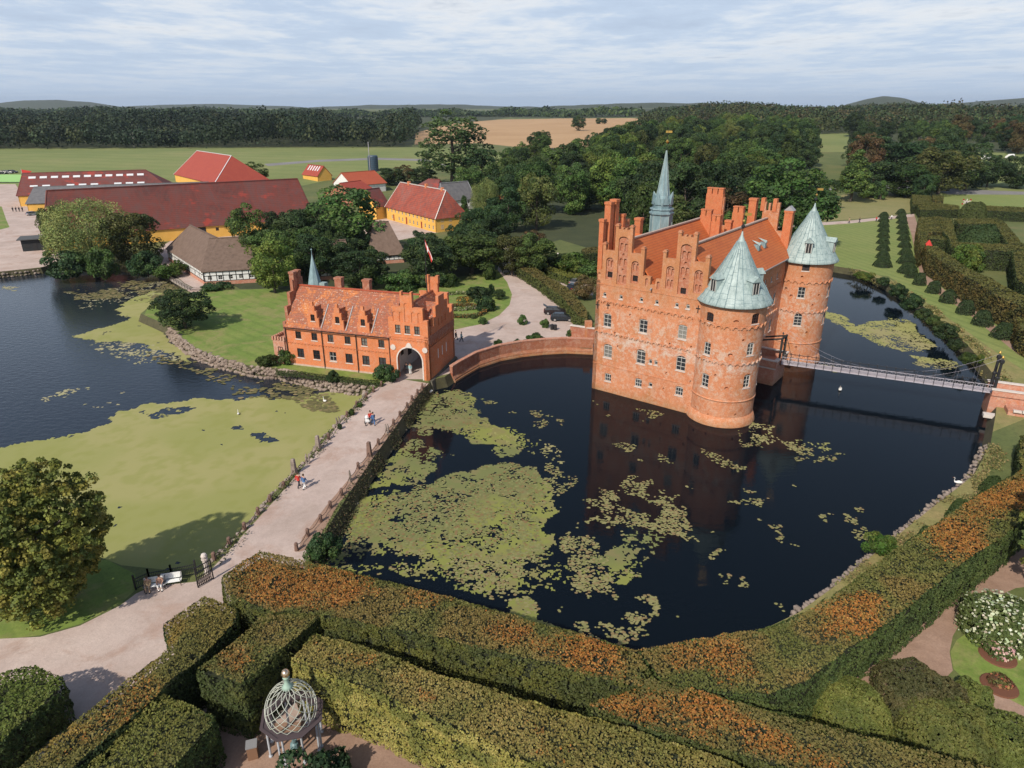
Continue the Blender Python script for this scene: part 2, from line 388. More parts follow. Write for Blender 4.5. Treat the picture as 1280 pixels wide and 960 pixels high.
def wob(poly,amp,sc,s):
    a=np.array([(x,y,0) for x,y in poly]);return [(x+amp*(u-.5)*2,y+amp*(w-.5)*2) for (x,y),u,w in zip(poly,vn(a,sc,s),vn(a,sc,s+5))]
moat_w=PX([(545,487),(528,508),(508,538),(476,585),(446,632),(412,690),(398,716),(500,775),(650,818),(780,846),(860,838),(985,778),(1030,745),(1085,700),(1150,648),(1205,605),(1226,565),(1233,530),(1237,500),(1233,480),(1222,465),(1200,440),(1175,415),(1140,385),(1105,362),(1070,345),(1040,340)],0)+[(60,168),(38,152),(20,130),(14,116)]+PX([(742,443),(708,441.5),(680,443),(652,446),(625,451),(598,460),(575,473),(560,484)],0)
pond_w=PX([(-420,352),(0,348),(55,342),(75,336),(93,339),(140,338),(197,345),(208,350),(230,362),(240,368),(215,376),(200,386),(183,392),(176,401),(190,410),(210,420),(228,434),(247,447),(270,458),(310,468),(345,474),(400,485),(440,492),(462,494),(452,506),(428,532),(402,560),(376,590),(342,628),(306,668),(275,699),(255,722),(215,722),(170,716),(135,704),(60,706),(-420,720)],0)
pond_w=resample(pond_w,6);pond_w=wob(pond_w,.5,.2,3)
moat_w=resample(moat_w,5)
moat_e=offset(moat_w,.7);pond_e=offset(pond_w,.7)
Z={}  # zone name -> list of polygons, later ones win
zones=[
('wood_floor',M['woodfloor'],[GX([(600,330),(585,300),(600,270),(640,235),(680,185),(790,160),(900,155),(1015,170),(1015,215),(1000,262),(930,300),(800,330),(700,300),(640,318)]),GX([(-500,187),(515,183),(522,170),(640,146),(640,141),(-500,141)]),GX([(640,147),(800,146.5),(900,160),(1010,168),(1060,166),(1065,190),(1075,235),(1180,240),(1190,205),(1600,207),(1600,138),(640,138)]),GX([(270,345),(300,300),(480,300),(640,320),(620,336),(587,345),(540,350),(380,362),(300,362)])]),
('field',M['field'],[GX([(-600,188),(515,184.5),(600,186),(690,205),(640,232),(560,212),(480,210),(380,232),(260,236),(-600,236)]),GX([(1018,168),(1062,167),(1056,190),(1016,190)]),GX([(1205,190),(1600,200),(1600,300),(1180,262),(1165,240),(1200,238)])]),
('wheat_field',M['wheat'],[GX([(518,181),(520,166),(560,155),(625,149.5),(700,148),(788,147.6),(830,150),(860,160),(740,186),(668,186),(600,179),(560,180)]),GX([(840,155.5),(960,155.5),(960,160),(840,160)])]),
('pond_lawn_by_barns',M['lawn'],[PX([(-300,352),(0,340),(60,333),(88,333),(95,338),(50,342),(0,349),(-300,360)]),PX([(-200,258),(2,258),(8,275),(12,284),(0,287),(-200,290)])]),
('farm_yard',M['gravel'],[PX([(-500,236),(20,233),(34,252),(45,268),(60,310),(100,322),(90,333),(60,333),(0,340),(-500,350),(-500,290),(0,287),(12,284),(8,275),(2,258),(-500,255)]),PX([(196,345),(205,322),(195,312),(215,300),(300,285),(470,268),(500,262),(560,288),(500,300),(420,305),(300,310),(262,350),(256,364),(240,366),(222,358)])]),
('dry_lawn',M['lawn_dry'],[PX([(1020,278),(1035,250),(1060,242),(1140,241),(1146,262),(1130,268)])]),
('striped_lawn',M['lawn_far'],[PX([(1020,282),(1128,272),(1142,268),(1152,300),(1165,345),(1220,380),(1290,440),(1290,480),(1230,430),(1150,372),(1110,345),(1035,338)]),PX([(1165,262),(1180,240),(1600,255),(1600,330),(1300,275)])]),
('dry_bank',M['bank'],[PX([(1030,338),(1075,336),(1115,350),(1150,372),(1200,408),(1245,440),(1290,470),(1290,520),(1240,540),(1232,600),(1190,660),(1120,720),(1040,765),(960,800),(900,835),(840,850),(1000,760),(1150,640),(1200,600),(1215,520),(1220,470),(1150,400),(1070,350),(1030,345)])]),
('lawn',M['lawn'],[PX([(176,401),(185,385),(205,372),(250,364),(310,362),(345,360),(380,372),(575,352),(587,345),(622,337),(634,353),(640,368),(637,381),(624,394),(602,405),(568,412),(560,430),(480,478),(455,492),(390,480),(300,465),(247,445),(210,417)]),PX([(-400,700),(60,700),(135,700),(168,717),(172,735),(150,755),(100,780),(50,794),(0,800),(-400,815)]),PX([(1216,786),(1196,800),(1188,815),(1192,836),(1212,856),(1240,868),(1300,905),(1400,950),(1400,780)])]),
('gravel_road',M['gravel'],[PX([(492,472),(466,488),(440,513),(410,545),(385,577),(350,618),(310,662),(275,700),(262,714),(245,727),(190,733),(170,742),(150,757),(100,782),(50,796),(-400,818),(-300,1400),(560,1400),(560,905),(560,850),(430,780),(380,705),(392,685),(424,628),(460,590),(494,545),(519,508),(540,480)]),PX([(494,474),(533,474),(560,452),(545,430),(515,440)]),PX([(530,442),(568,412),(602,405),(624,394),(637,381),(640,368),(634,353),(622,337),(628,316),(630,306),(638,306),(639,330),(646,333),(653,344),(705,379),(722,404),(745,415),(748,440),(714,438),(652,442),(596,457),(566,466),(540,472)]),PX([(664,330),(674,330),(700,348),(735,348),(745,362),(740,370),(715,360),(690,352)])]),
('causeway_verge',M['dirt'],[PX([(541,482),(519,508),(494,545),(460,590),(424,628),(392,685),(372,690),(378,672),(408,632),(440,594),(478,545),(506,510),(530,482)])]),
('garden_path',M['dirt'],[PX([(560,1400),(560,905),(520,930),(430,905),(405,900),(330,905),(262,890),(240,960),(200,1400)]),PX([(1040,872),(1090,822),(1160,765),(1215,716),(1262,672),(1400,600),(1400,720),(1270,735),(1222,756),(1202,776),(1191,795),(1187,815),(1191,838),(1165,866),(1120,890),(1060,900)]),PX([(1236,868),(1250,868),(1400,945),(1400,975),(1285,915),(1235,885)]),PX([(1131,268),(1143,268),(1148,285),(1153,310),(1160,345),(1180,362),(1215,384),(1275,432),(1275,445),(1205,388),(1170,366),(1152,350),(1146,325),(1139,292)])]),
('garden_walk',M['gravel'],[PX([(955,282),(1060,276),(1143,267),(1143,270.5),(1060,279.5),(955,286)])]),
('field_road',M['asphalt'],[GX([(330,205),(400,199.8),(470,197.5),(530,199),(560,207),(560,209),(528,201.5),(470,199.8),(400,202.3),(335,208)]),GX([(1000,243),(1060,231.5),(1130,232),(1180,236),(1290,240),(1600,246),(1600,250),(1290,243.5),(1185,243),(1175,239),(1120,236.5),(1060,235)])]),
]
def build_ground():
    pts=[];edges=[]
    def loop(poly,d):
        q=resample(poly,d);b=len(pts);pts.extend(q);n=len(q);edges.extend((b+i,b+(i+1)%n) for i in range(n))
    loop(moat_e,6);loop(pond_e,6)
    for nm,m_,pl in zones:
        for p in pl:
            far=max(q[1] for q in p)
            loop(p,8 if far<320 else 35)
    # grid points
    for x in np.arange(-220,320,12.):
        for y in np.arange(-10,330,12.): pts.append((x+random.uniform(-2,2),y+random.uniform(-2,2)))
    for x in np.arange(-900,1000,28.):
        for y in np.arange(330,1100,26.): pts.append((x+random.uniform(-4,4),y+random.uniform(-4,4)))
    for x in np.arange(-4200,4300,210.):
        for y in list(np.arange(1120,4200,150.)): pts.append((x+random.uniform(-9,9),y+random.uniform(-9,9)))
    for x in np.arange(-14000,14001,2000.):
        for y in (-400.,4600.,6000.,9000.,13000.): pts.append((x,y))
    for a in np.arange(-1500,1500,120.):
        pts.append((a,-60.))
    vs,es,fs,_,_,_=delaunay_2d_cdt([Vector(p) for p in pts],edges,[],0,1e-4)
    V=np.array([(v.x,v.y) for v in vs]);F=np.array([f for f in fs if len(f)==3])
    C=V[F].mean(1);zid=np.zeros(len(F),int)
    for k,(nm,m_,pl) in enumerate(zones):
        for p in pl: zid[inpoly(C[:,0],C[:,1],p)]=k+1
    zid[inpoly(C[:,0],C[:,1],moat_e)]=-1;zid[inpoly(C[:,0],C[:,1],pond_e)]=-1
    zz=nterr(V[:,0],V[:,1]);V3=np.column_stack([V,zz])
    names=[('ground',M['meadow'])]+[(n,m_) for n,m_,_ in zones]
    for k,(n,m_) in enumerate(names):
        f=F[zid==k]
        if not len(f):continue
        u,inv=np.unique(f.ravel(),return_inverse=True)
        o=meshidx(n,V3[u],inv.reshape(-1,3),m_);o['kind']='structure'
build_ground()
def bank(poly,edge,name):
    mb=MB();n=len(poly)
    if area(poly)<0: poly=poly[::-1]
    e=edge
    ins=offset(poly,-.5)
    vs=[(x,y,1.5) for x,y in e]+[(x,y,.0) for x,y in poly]+[(x,y,-1.2) for x,y in ins]
    fs=[]
    for i in range(n):
        j=(i+1)%n;fs+=[(i,j,n+j,n+i),(n+i,n+j,2*n+j,2*n+i)]
    mb.add(vs,fs);o=mb.build(name,M['bankface']);o['kind']='structure'
bank(moat_w,moat_e,'moat_bank');bank(pond_w,pond_e,'pond_bank')
def wsheet(name,poly,m_):
    mb=MB();xs=[p[0] for p in poly];ys=[p[1] for p in poly]
    pg=[(min(xs)-2,min(ys)-2),(max(xs)+2,min(ys)-2),(max(xs)+2,max(ys)+2),(min(xs)-2,max(ys)+2)]
    # clip to the shore polygon (grown under the bank)
    q=offset(poly,.3);vs,es,fs,_,_,_=delaunay_2d_cdt([Vector(p) for p in q],[(i,(i+1)%len(q)) for i in range(len(q))],[],1,1e-4)
    o=meshidx(name,[(v.x,v.y,0) for v in vs],fs,m_);o['kind']='structure'
wsheet('moat_water',moat_w,M['moat']);wsheet('pond_water',pond_w,M['pond'])
# far hills
def hill(px0,px1,ytop,dist,seed,depth=900):
    x0=(px0-640)/FPX*dist;x1=(px1-640)/FPX*dist
    zt=CH+dist*math.tan(math.atan((133.6-ytop)/FPX*cT*1.0))
    V=[];F=[];nx,ny=60,8
    for j in range(ny+1):
        for i in range(nx+1):
            u=i/nx;v=j/ny
            h=math.sin(math.pi*u)**.8*math.sin(math.pi*v)*(zt-20)
            V.append((x0+(x1-x0)*u,dist-depth/2+depth*v,20+h))
    V=np.array(V);V[:,2]+=(fbm(V,.006,seed)-.5)*18*(V[:,2]>21)
    F=[(j*(nx+1)+i,j*(nx+1)+i+1,(j+1)*(nx+1)+i+1,(j+1)*(nx+1)+i) for j in range(ny) for i in range(nx)]
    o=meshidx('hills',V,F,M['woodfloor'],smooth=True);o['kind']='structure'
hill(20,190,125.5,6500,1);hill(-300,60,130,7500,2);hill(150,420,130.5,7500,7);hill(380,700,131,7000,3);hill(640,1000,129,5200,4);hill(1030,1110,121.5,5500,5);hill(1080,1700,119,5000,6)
# ================================================================ FLOATING WEED
def field_grid(poly_px,cell,dens,seed,soft,sc1=.25,extra=None):
    """cells of weed cover: poly list [(pxpoly,strength)], returns centres where present"""
    pass
def weed(name,polys,holes,water_poly,cell,label,cols,seed,sc=.22,z=.012,amp=.5,bias=0.):
    """mat of duckweed as small jittered cells; polys=[(px polygon, edge softness m, density)]"""
    allp=[(PX(p,0),d) for p,d in polys];hp=[(PX(p,0),d) for p,d in holes]
    xs=[q[0] for p,d in allp for q in p];ys=[q[1] for p,d in allp for q in p]
    gx=np.arange(min(xs)-3,max(xs)+3,cell);gy=np.arange(min(ys)-3,max(ys)+3,cell)
    X,Y=np.meshgrid(gx,gy);x=X.ravel();y=Y.ravel();p3=np.column_stack([x,y,0*x])
    wx=x+(fbm(p3,.12,seed+3)-.5)*5+(fbm(p3,.6,seed+9)-.5)*2.2;wy=y+(fbm(p3,.12,seed+4)-.5)*5+(fbm(p3,.6,seed+8)-.5)*2.2
    D=np.zeros(len(x))
    for p,d in allp: D=np.maximum(D,inpoly(wx,wy,p)*d)
    for p,d in hp: D=np.where(inpoly(wx,wy,p),np.minimum(D,d),D)
    n=.40*fbm(p3,sc,seed+1,3)+.3*fbm(p3,sc*5,seed+2,3)+.3*vn(p3,sc*16,seed+6)
    lo,hi=np.percentile(n,2),np.percentile(n,98);n=(n-lo)/(hi-lo)
    ok=(n<D)&(D>0)&inpoly(x,y,offset(water_poly,.2))
    # corners shared + jittered
    ii=np.nonzero(ok)[0];r=ii//len(gx);c=ii%len(gx)
    nvx=len(gx)+1
    vid=np.stack([r*nvx+c,r*nvx+c+1,(r+1)*nvx+c+1,(r+1)*nvx+c],1)
    u,inv=np.unique(vid.ravel(),return_inverse=True)
    vr=u//nvx;vc=u%nvx;rr=np.random.default_rng(seed)
    vx=gx[0]-cell/2+vc*cell+rr.uniform(-.38,.38,len(u))*cell;vy=gy[0]-cell/2+vr*cell+rr.uniform(-.38,.38,len(u))*cell
    V=np.column_stack([vx,vy,np.full(len(u),z)+rr.uniform(0,.004,len(u))])
    a=fbm(V,.1,seed+21,3)[:,None];b=fbm(V,.9,seed+22,3)[:,None]
    cc=np.array(cols,float)
    k=np.clip((a-.42)/.16,0,1);col=cc[0]*(1-k)+cc[1]*k;k2=np.clip((b-.5)/.2,0,1)*.6;col=col*(1-k2)+cc[2]*k2
    F=inv.reshape(-1,4);me=bpy.data.meshes.new(name)
    me.vertices.add(len(V));me.vertices.foreach_set('co',V.astype(np.float32).ravel());me.loops.add(F.size);me.loops.foreach_set('vertex_index',F.astype(np.int32).ravel())
    me.polygons.add(len(F));me.polygons.foreach_set('loop_start',np.arange(0,F.size,4,dtype=np.int32));me.polygons.foreach_set('loop_total',np.full(len(F),4,np.int32));me.update(calc_edges=True)
    at=me.color_attributes.new('Col','FLOAT_COLOR','POINT');q=np.ones((len(V),4),np.float32);q[:,:3]=col;at.data.foreach_set('color',q.ravel())
    me.materials.append(M['weed']);o=bpy.data.objects.new(name,me);COL.objects.link(o);tag(o,label,'water weed',kind='stuff');return o
def pads(name,polys,water_poly,label,n_per,rad,cols,seed,z=.03,sc=.35):
    rr=np.random.default_rng(seed);Vs=[];Cs=[]
    for p,d in polys:
        w=PX(p,0);xs=[q[0] for q in w];ys=[q[1] for q in w];A=abs(area(w));N=int(A*n_per*3)
        x=rr.uniform(min(xs)-1,max(xs)+1,N);y=rr.uniform(min(ys)-1,max(ys)+1,N);p3=np.column_stack([x,y,0*x])
        wx=x+(fbm(p3,.15,seed+3)-.5)*5;wy=y+(fbm(p3,.15,seed+4)-.5)*5
        nn=fbm(p3,sc,seed+1,2)*.6+fbm(p3,sc*3,seed+7,2)*.4
        thr=np.percentile(nn,min(99,100*d))
        ok=inpoly(wx,wy,w)&(nn<thr)&inpoly(x,y,water_poly)
        x=x[ok];y=y[ok];m=len(x)
        if not m: continue
        r=rad*rr.uniform(.55,1.25,m);a0=rr.uniform(0,6.28,m);k=7
        ang=a0[:,None]+np.arange(k)[None]*2*np.pi/k*.98;e=rr.uniform(.8,1.1,(m,k))
        V=np.stack([x[:,None]+np.cos(ang)*r[:,None]*e,y[:,None]+np.sin(ang)*r[:,None]*e*rr.uniform(.7,1,m)[:,None],np.full((m,k),z)+rr.uniform(0,.02,(m,1))],2)
        Vs.append(V.reshape(-1,3));c=np.array(cols);t=rr.uniform(0,1,(m,1));t2=(rr.uniform(0,1,(m,1))<.2)
        Cs.append(np.where(t2,c[2],c[0]*(1-t)+c[1]*t))
    o=meshcols(name,np.concatenate(Vs),7,np.concatenate(Cs),M['weed']);tag(o,label,'water plants',kind='stuff');return o
OL=[(.275,.28,.10),(.315,.30,.125),(.25,.26,.08)]
weed('duckweed',[([(-300,575),(0,556),(60,545),(110,538),(140,525),(150,514),(185,506),(250,505),(290,503),(320,494),(345,500),(400,490),(470,485),(460,500),(420,545),(370,595),(330,650),(280,700),(250,725),(130,725),(-300,740)],1.2),([(78,422),(130,410),(160,398),(150,380),(205,362),(245,366),(200,390),(215,420),(250,450),(235,450),(190,430),(150,425),(110,425)],1.1)],
 [([(170,517),(200,512),(235,512),(230,518),(190,522)],.25),([(300,545),(322,541),(332,552),(310,560),(300,553)],.25),([(275,533),(290,531),(297,532),(280,541)],.4)],pond_w,.34,'olive green duckweed carpet covering the near half of the pond',OL,40)
weed('duckweed',[([(68,490),(98,487),(102,497),(72,502)],.25),([(100,498),(165,490),(160,505),(110,510)],.06),([(105,423),(190,428),(235,452),(170,455),(130,440)],.3),([(80,385),(130,375),(200,370),(150,380),(110,390)],.2),([(130,360),(200,352),(215,362),(150,368)],.3),([(0,356),(20,358),(18,363),(0,362)],.5),([(75,362),(120,372),(200,365),(190,372),(120,378)],.4)],[],pond_w,.3,'thin broken streaks of duckweed on the open pond water',[(.30,.27,.18),(.36,.33,.2),(.3,.3,.14)],50,sc=.35)
pads('lily_pads',[([(180,440),(250,450),(300,466),(380,480),(425,490),(428,512),(380,505),(320,497),(250,470)],.75),([(320,482),(400,485),(430,492),(425,512),(370,505)],.9),([(150,350),(200,345),(230,362),(200,372),(150,365)],.6),([(80,362),(200,362),(200,374),(100,376)],.35)],pond_w,'dark brown green lily pads massed along the island stone wall',5.,.36,[(.10,.10,.045),(.17,.15,.07),(.24,.19,.10)],60,z=.05)
GR=[(.22,.235,.065),(.165,.18,.07),(.22,.18,.09)]
weed('duckweed',[([(545,490),(590,492),(600,520),(625,548),(605,560),(560,540),(520,545),(500,540),(525,510)],.78),([(590,530),(655,545),(660,555),(620,575),(590,548)],.5),([(515,548),(560,560),(520,590),(470,585)],.45),([(490,575),(540,575),(545,590),(530,610),(490,605),(460,615),(478,590)],.85),
 ([(560,590),(600,583),(640,585),(670,590),(685,620),(690,640),(670,660),(680,690),(640,700),(580,700),(520,690),(470,670),(440,680),(432,655),(450,630),(480,615),(530,608)],.70),([(410,690),(470,670),(560,690),(640,700),(660,720),(690,745),(640,755),(560,740),(480,715),(420,715)],.42),([(660,700),(720,695),(760,690),(790,650),(830,640),(850,670),(830,700),(760,730),(700,740),(650,730)],.42),([(640,762),(670,758),(700,780),(690,790),(650,780)],.9),([(700,700),(780,690),(770,710),(720,720)],.6)],
 [([(500,610),(545,592),(548,600),(520,612)],.05)],moat_w,.17,'bright green duckweed rafts on the moat beside the causeway',GR,70,sc=.3)
weed('duckweed',[([(1030,388),(1060,395),(1075,410),(1110,398),(1150,405),(1165,435),(1130,442),(1100,430),(1060,412),(1028,398)],.7),([(1135,445),(1180,450),(1210,458),(1190,462),(1150,458)],.5),([(950,530),(985,535),(975,560),(945,550)],.5),([(985,550),(1045,552),(1035,566),(990,562)],.42),([(580,520),(700,560),(720,590),(640,560)],.12),([(1020,455),(1048,460),(1040,468),(1020,465)],.4)],[],moat_w,.22,'broken yellow green duckweed drifting on the moat by the castle',[(.30,.29,.11),(.30,.27,.13),(.24,.25,.08)],80,sc=.4)
pads('lily_pads',[([(560,590),(600,583),(640,585),(670,590),(685,620),(690,640),(670,660),(680,690),(640,700),(580,700),(520,690),(470,670),(440,680),(432,655),(450,630),(480,615),(530,608)],.72),([(545,490),(590,492),(600,520),(660,560),(605,560),(560,540),(520,545)],.3)],moat_w,'olive and brown lily pads crowding the duckweed beside the causeway',12.,.15,[(.15,.16,.065),(.24,.24,.10),(.22,.15,.07)],93,z=.03,sc=.5)
pads('lily_pads',[([(415,680),(500,680),(640,700),(700,735),(690,770),(600,745),(480,712),(412,705)],.55),([(640,700),(700,690),(770,650),(790,615),(850,620),(905,680),(880,700),(800,720),(740,760),(690,770)],.42),([(760,610),(830,625),(905,690),(860,690),(780,650)],.45),([(560,700),(700,715),(860,720),(840,770),(760,800),(640,770)],.3),([(680,640),(760,620),(790,680),(720,700)],.3),([(690,590),(900,600),(960,660),(820,650)],.12),([(870,560),(910,580),(950,590),(1000,610),(960,640),(910,620),(870,590)],.22),([(930,535),(1060,570),(1040,585),(960,590),(930,560)],.2),([(740,500),(840,520),(830,530),(760,525)],.25),([(680,580),(720,600),(740,640),(690,680),(680,640)],.3),([(765,555),(800,550),(830,575),(790,580)],.3),([(700,740),(860,745),(830,790),(780,800),(700,780)],.13),([(900,600),(1080,640),(1100,680),(900,700)],.05),([(850,670),(980,760),(930,790),(820,770)],.05),([(560,500),(720,500),(735,560),(700,580),(600,520)],.07)],moat_w,'scattered round lily pads floating across the dark moat',11.,.155,[(.20,.20,.08),(.27,.245,.115),(.23,.17,.085)],90,sc=.3)
# ================================================================ BUILDING TOOLS
def archpoly(s,t,w,h,arch=0.,n=6):
    """opening centred on s, sill at t; arch = rise of the arched head"""
    p=[(s-w/2,t),(s+w/2,t),(s+w/2,t+h-arch)]
    if arch>0:
        for k in range(1,n):
            a=math.pi*k/n; p.append((s+w/2*math.cos(a),t+h-arch+arch*math.sin(a)))
    p.append((s-w/2,t+h-arch)); return p
def flatmap(ox,oy,dx,dy,z0=0.):
    """(s,t,d) -> point; d goes inward = 90 deg left of... dir rotated +90"""
    def f(s,t,d): return (ox+dx*s-dy*d,oy+dy*s+dx*d,z0+t)
    return f
def panel(name,m_,parent,outline,holes,mp,thick=.6,backs=True,extra=(),rim=True):
    """holes: (poly, depth, filled)"""
    pts=[Vector(p) for p in outline];n=len(pts);edges=[(i,(i+1)%n) for i in range(n)];hl=[]
    for hp,dp,fl in holes:
        b=len(pts);pts+= [Vector(q) for q in hp];k=len(hp);edges+=[(b+i,b+(i+1)%k) for i in range(k)]
    pts+=[Vector(e) for e in extra]
    vs,es,fs,_,_,_=delaunay_2d_cdt(pts,edges,[],0,1e-5)
    V2=[(v.x,v.y) for v in vs];mb=MB();C=np.array([[sum(V2[i][0] for i in f)/len(f),sum(V2[i][1] for i in f)/len(f)] for f in fs])
    ins=inpoly(C[:,0],C[:,1],outline);hid=np.full(len(fs),-1)
    for k,(hp,dp,fl) in enumerate(holes): hid[inpoly(C[:,0],C[:,1],hp)]=k
    front=[f for f,i,h in zip(fs,ins,hid) if i and h<0]
    mb.add([mp(x,y,0) for x,y in V2],front)
    for k,(hp,dp,fl) in enumerate(holes):
        q=len(hp);a=[mp(x,y,0) for x,y in hp]+[mp(x,y,dp) for x,y in hp]
        mb.add(a,[(i,(i+1)%q,q+(i+1)%q,q+i) for i in range(q)])
        if fl: mb.add([mp(x,y,dp) for x,y in V2],[f for f,i,h in zip(fs,ins,hid) if h==k])
    if backs: mb.add([mp(x,y,thick) for x,y in V2],[tuple(reversed(f)) for f,i in zip(fs,ins) if i])
    if rim:
        q=n;a=[mp(x,y,0) for x,y in outline]+[mp(x,y,thick) for x,y in outline]
        mb.add(a,[((i+1)%q,i,q+i,q+(i+1)%q) for i in range(q)])
    return mb.build(name,m_,parent)
def mbox(mb,mp,s0,s1,t0,t1,d0,d1):
    vs=[mp(s,t,d) for d in(d0,d1) for s,t in((s0,t0),(s1,t0),(s1,t1),(s0,t1))]
    mb.add(vs,[(0,1,2,3),(7,6,5,4),(0,4,5,1),(1,5,6,2),(2,6,7,3),(3,7,4,0)])
def window(parent,mp,s,t,w,h,arch=0.,nx=2,ny=3,fm=None,depth=.14,bar=.055,lab=None,label=None,sill=True):
    fm=fm or M['frame_white'];mb=MB();fw=.06
    mbox(mb,mp,s-w/2,s-w/2+fw,t,t+h-arch*.5,depth-.04,depth+.08);mbox(mb,mp,s+w/2-fw,s+w/2,t,t+h-arch*.5,depth-.04,depth+.08)
    mbox(mb,mp,s-w/2+fw,s+w/2-fw,t,t+fw,depth-.04,depth+.08);mbox(mb,mp,s-w/2+fw,s+w/2-fw,t+h-arch-fw*.2,t+h-arch+fw,depth-.04,depth+.08)
    for i in range(1,nx):
        x=s-w/2+w*i/nx;b=fw*.8 if (nx==2 or i==nx//2) else bar;mbox(mb,mp,x-b/2,x+b/2,t+fw,t+h-arch*.2-.02,depth-.03,depth+.05)
    for j in range(1,ny):
        y=t+(h-arch)*j/ny;b=fw*.8 if j==ny-1 else bar;mbox(mb,mp,s-w/2+fw,s+w/2-fw,y-b/2,y+b/2,depth-.02,depth+.045)
    f=mb.build('window',fm,parent)
    g=MB();hp=archpoly(s,t,w,h,arch);g.add([mp(x,y,depth+.06) for x,y in hp],[tuple(range(len(hp)))]);g.build('pane',M['glass'],f)
    if sill:
        k=MB();mbox(k,mp,s-w/2-.08,s+w/2+.08,t-.14,t-.01,-.07,.1);k.build('sill',M['coping'],f)
    if label:f['label']=label
    return f
def frieze(mb,mp,s0,s1,t,step=.95,r=.4,th=.15,pr=.17,teeth=False):
    n=max(1,int(round((s1-s0)/step)))
    for i in range(n):
        c=s0+(i+.5)*(s1-s0)/n
        for k in range(5):
            a0=math.pi*k/5;a1=math.pi*(k+1)/5
            q=[(c+(r)*math.cos(a0),t+r*math.sin(a0)),(c+(r-th)*math.cos(a0),t+(r-th)*math.sin(a0)),(c+(r-th)*math.cos(a1),t+(r-th)*math.sin(a1)),(c+r*math.cos(a1),t+r*math.sin(a1))]
            vs=[mp(x,y,-pr) for x,y in q]+[mp(x,y,.03) for x,y in q]
            mb.add(vs,[(3,2,1,0),(0,1,5,4),(1,2,6,5),(2,3,7,6),(3,0,4,7)])
def archring(mb,mp,s,t,r,th,pr,n=14,legs=0.,d=.03):
    pts=[(r*math.cos(math.pi*k/n),r*math.sin(math.pi*k/n)) for k in range(n+1)]
    for k in range(n):
        a=pts[k];b=pts[k+1];o=(r+th)/r
        q=[(s+a[0]*o,t+a[1]*o),(s+a[0],t+a[1]),(s+b[0],t+b[1]),(s+b[0]*o,t+b[1]*o)]
        vs=[mp(x,y,-pr) for x,y in q]+[mp(x,y,d) for x,y in q];mb.add(vs,[(3,2,1,0),(0,1,5,4),(1,2,6,5),(2,3,7,6),(3,0,4,7)])
    if legs>0:
        mbox(mb,mp,s-r-th,s-r,t-legs,t,-pr,d);mbox(mb,mp,s+r,s+r+th,t-legs,t,-pr,d)
def slab(name,m_,parent,pts,th=.18,off=(0,0,0)):
    """roof plane from its corner points (counter clockwise seen from above)"""
    P3=[Vector(p) for p in pts];nn=(P3[1]-P3[0]).cross(P3[2]-P3[0]).normalized()
    if nn.z<0:nn=-nn;
    lo=[p-nn*th for p in P3];k=len(P3);mb=MB()
    mb.add([tuple(p) for p in P3+lo],[tuple(range(k)),tuple(reversed(range(k,2*k)))]+[(i,k+i,k+(i+1)%k,(i+1)%k) for i in range(k)])
    return mb.build(name,m_,parent)
def cyl_map(cx,cy,R):
    def f(s,t,d):
        a=s/R;return (cx+(R-d)*math.cos(a),cy+(R-d)*math.sin(a),t)
    return f
# ================================================================ CASTLE
CA=math.radians(-37.3);CO=(12.1,95.7)
castle=thing('castle','red brick castle with stepped gables and two round towers rising from the moat','castle',(CO[0],CO[1],0),CA)
W=17.6;L=31.;FM=flatmap(0,0,1,0)
def stepgable(u0):
    """outline top of one stepped gable from left shoulder to right shoulder, 8.6 m wide"""
    z=[(0,18.1),(.75,18.1),(.75,18.9),(.75,21.8),(1.2,21.8),(1.2,21.05),(2.6,21.05),(2.6,24.5),(3.05,24.5),(3.05,24.1),(3.45,24.1),(3.45,24.35),(3.75,24.35),(3.75,24.1),(4.05,24.1),(4.05,24.35),(4.35,24.35),(4.35,24.1),(4.75,24.1),(4.75,24.5),(5.2,24.5),(5.2,21.1),(6.6,21.1),(6.6,21.8),(7.15,21.8),(7.15,18.25),(8.3,18.25)]
    return [(u0+a,b) for a,b in z]
outl=[(0,0),(W,0)]+list(reversed(stepgable(0)+[(8.3,17.2),(8.95,17.2)]+stepgable(9.1)[0:-1]+[(W,18.25)]))
outl=[p for i,p in enumerate(outl) if i==0 or (abs(p[0]-outl[i-1][0])+abs(p[1]-outl[i-1][1]))>1e-4]
H=[];wins=[]
for s,t,w,h,ar,nx,ny in [(2.05,10.05,1.25,2.0,.22,2,3),(7.75,10.25,1.25,2.0,.22,2,3),(13.55,10.5,1.25,2.0,.22,2,3),
  (2.4,5.4,1.35,2.1,.35,2,3),(7.75,5.65,1.35,2.15,.35,2,3),(13.75,6.0,1.35,2.15,.35,2,3),
  (2.65,1.75,1.05,1.25,.2,3,2),(7.65,2.1,1.05,1.3,.25,3,2),(13.9,2.35,1.1,1.35,.25,3,2)]:
    H.append((archpoly(s,t,w,h,ar),.3,False));wins.append((s,t,w,h,ar,nx,ny,'frame_white'))
for s,t in [(1.4,14.45),(4.02,14.5),(7.16,14.65),(9.5,14.65),(12.4,14.75),(13.97,14.8)]:
    H.append((archpoly(s,t,.5,.62,.2),.3,False));wins.append((s,t,.5,.62,.2,1,1,'frame_white'))
for s,t,w,h in [(9.55,2.55,.55,.7),(9.25,6.0,.5,.7),(10.1,6.0,.5,.7)]:
    H.append((archpoly(s,t,w,h,.2),.25,False));wins.append((s,t,w,h,.2,1,1,'frame_white'))
for s,t in [(4.0,7.3),(11.8,5.0),(15.4,4.6),(3.4,9.2),(11.9,9.3),(15.0,9.5),(11.6,2.6),(5.6,12.3),(16.0,6.6)]:
    H.append((archpoly(s,t,.28,.35,.14),.25,True))
niches=[]
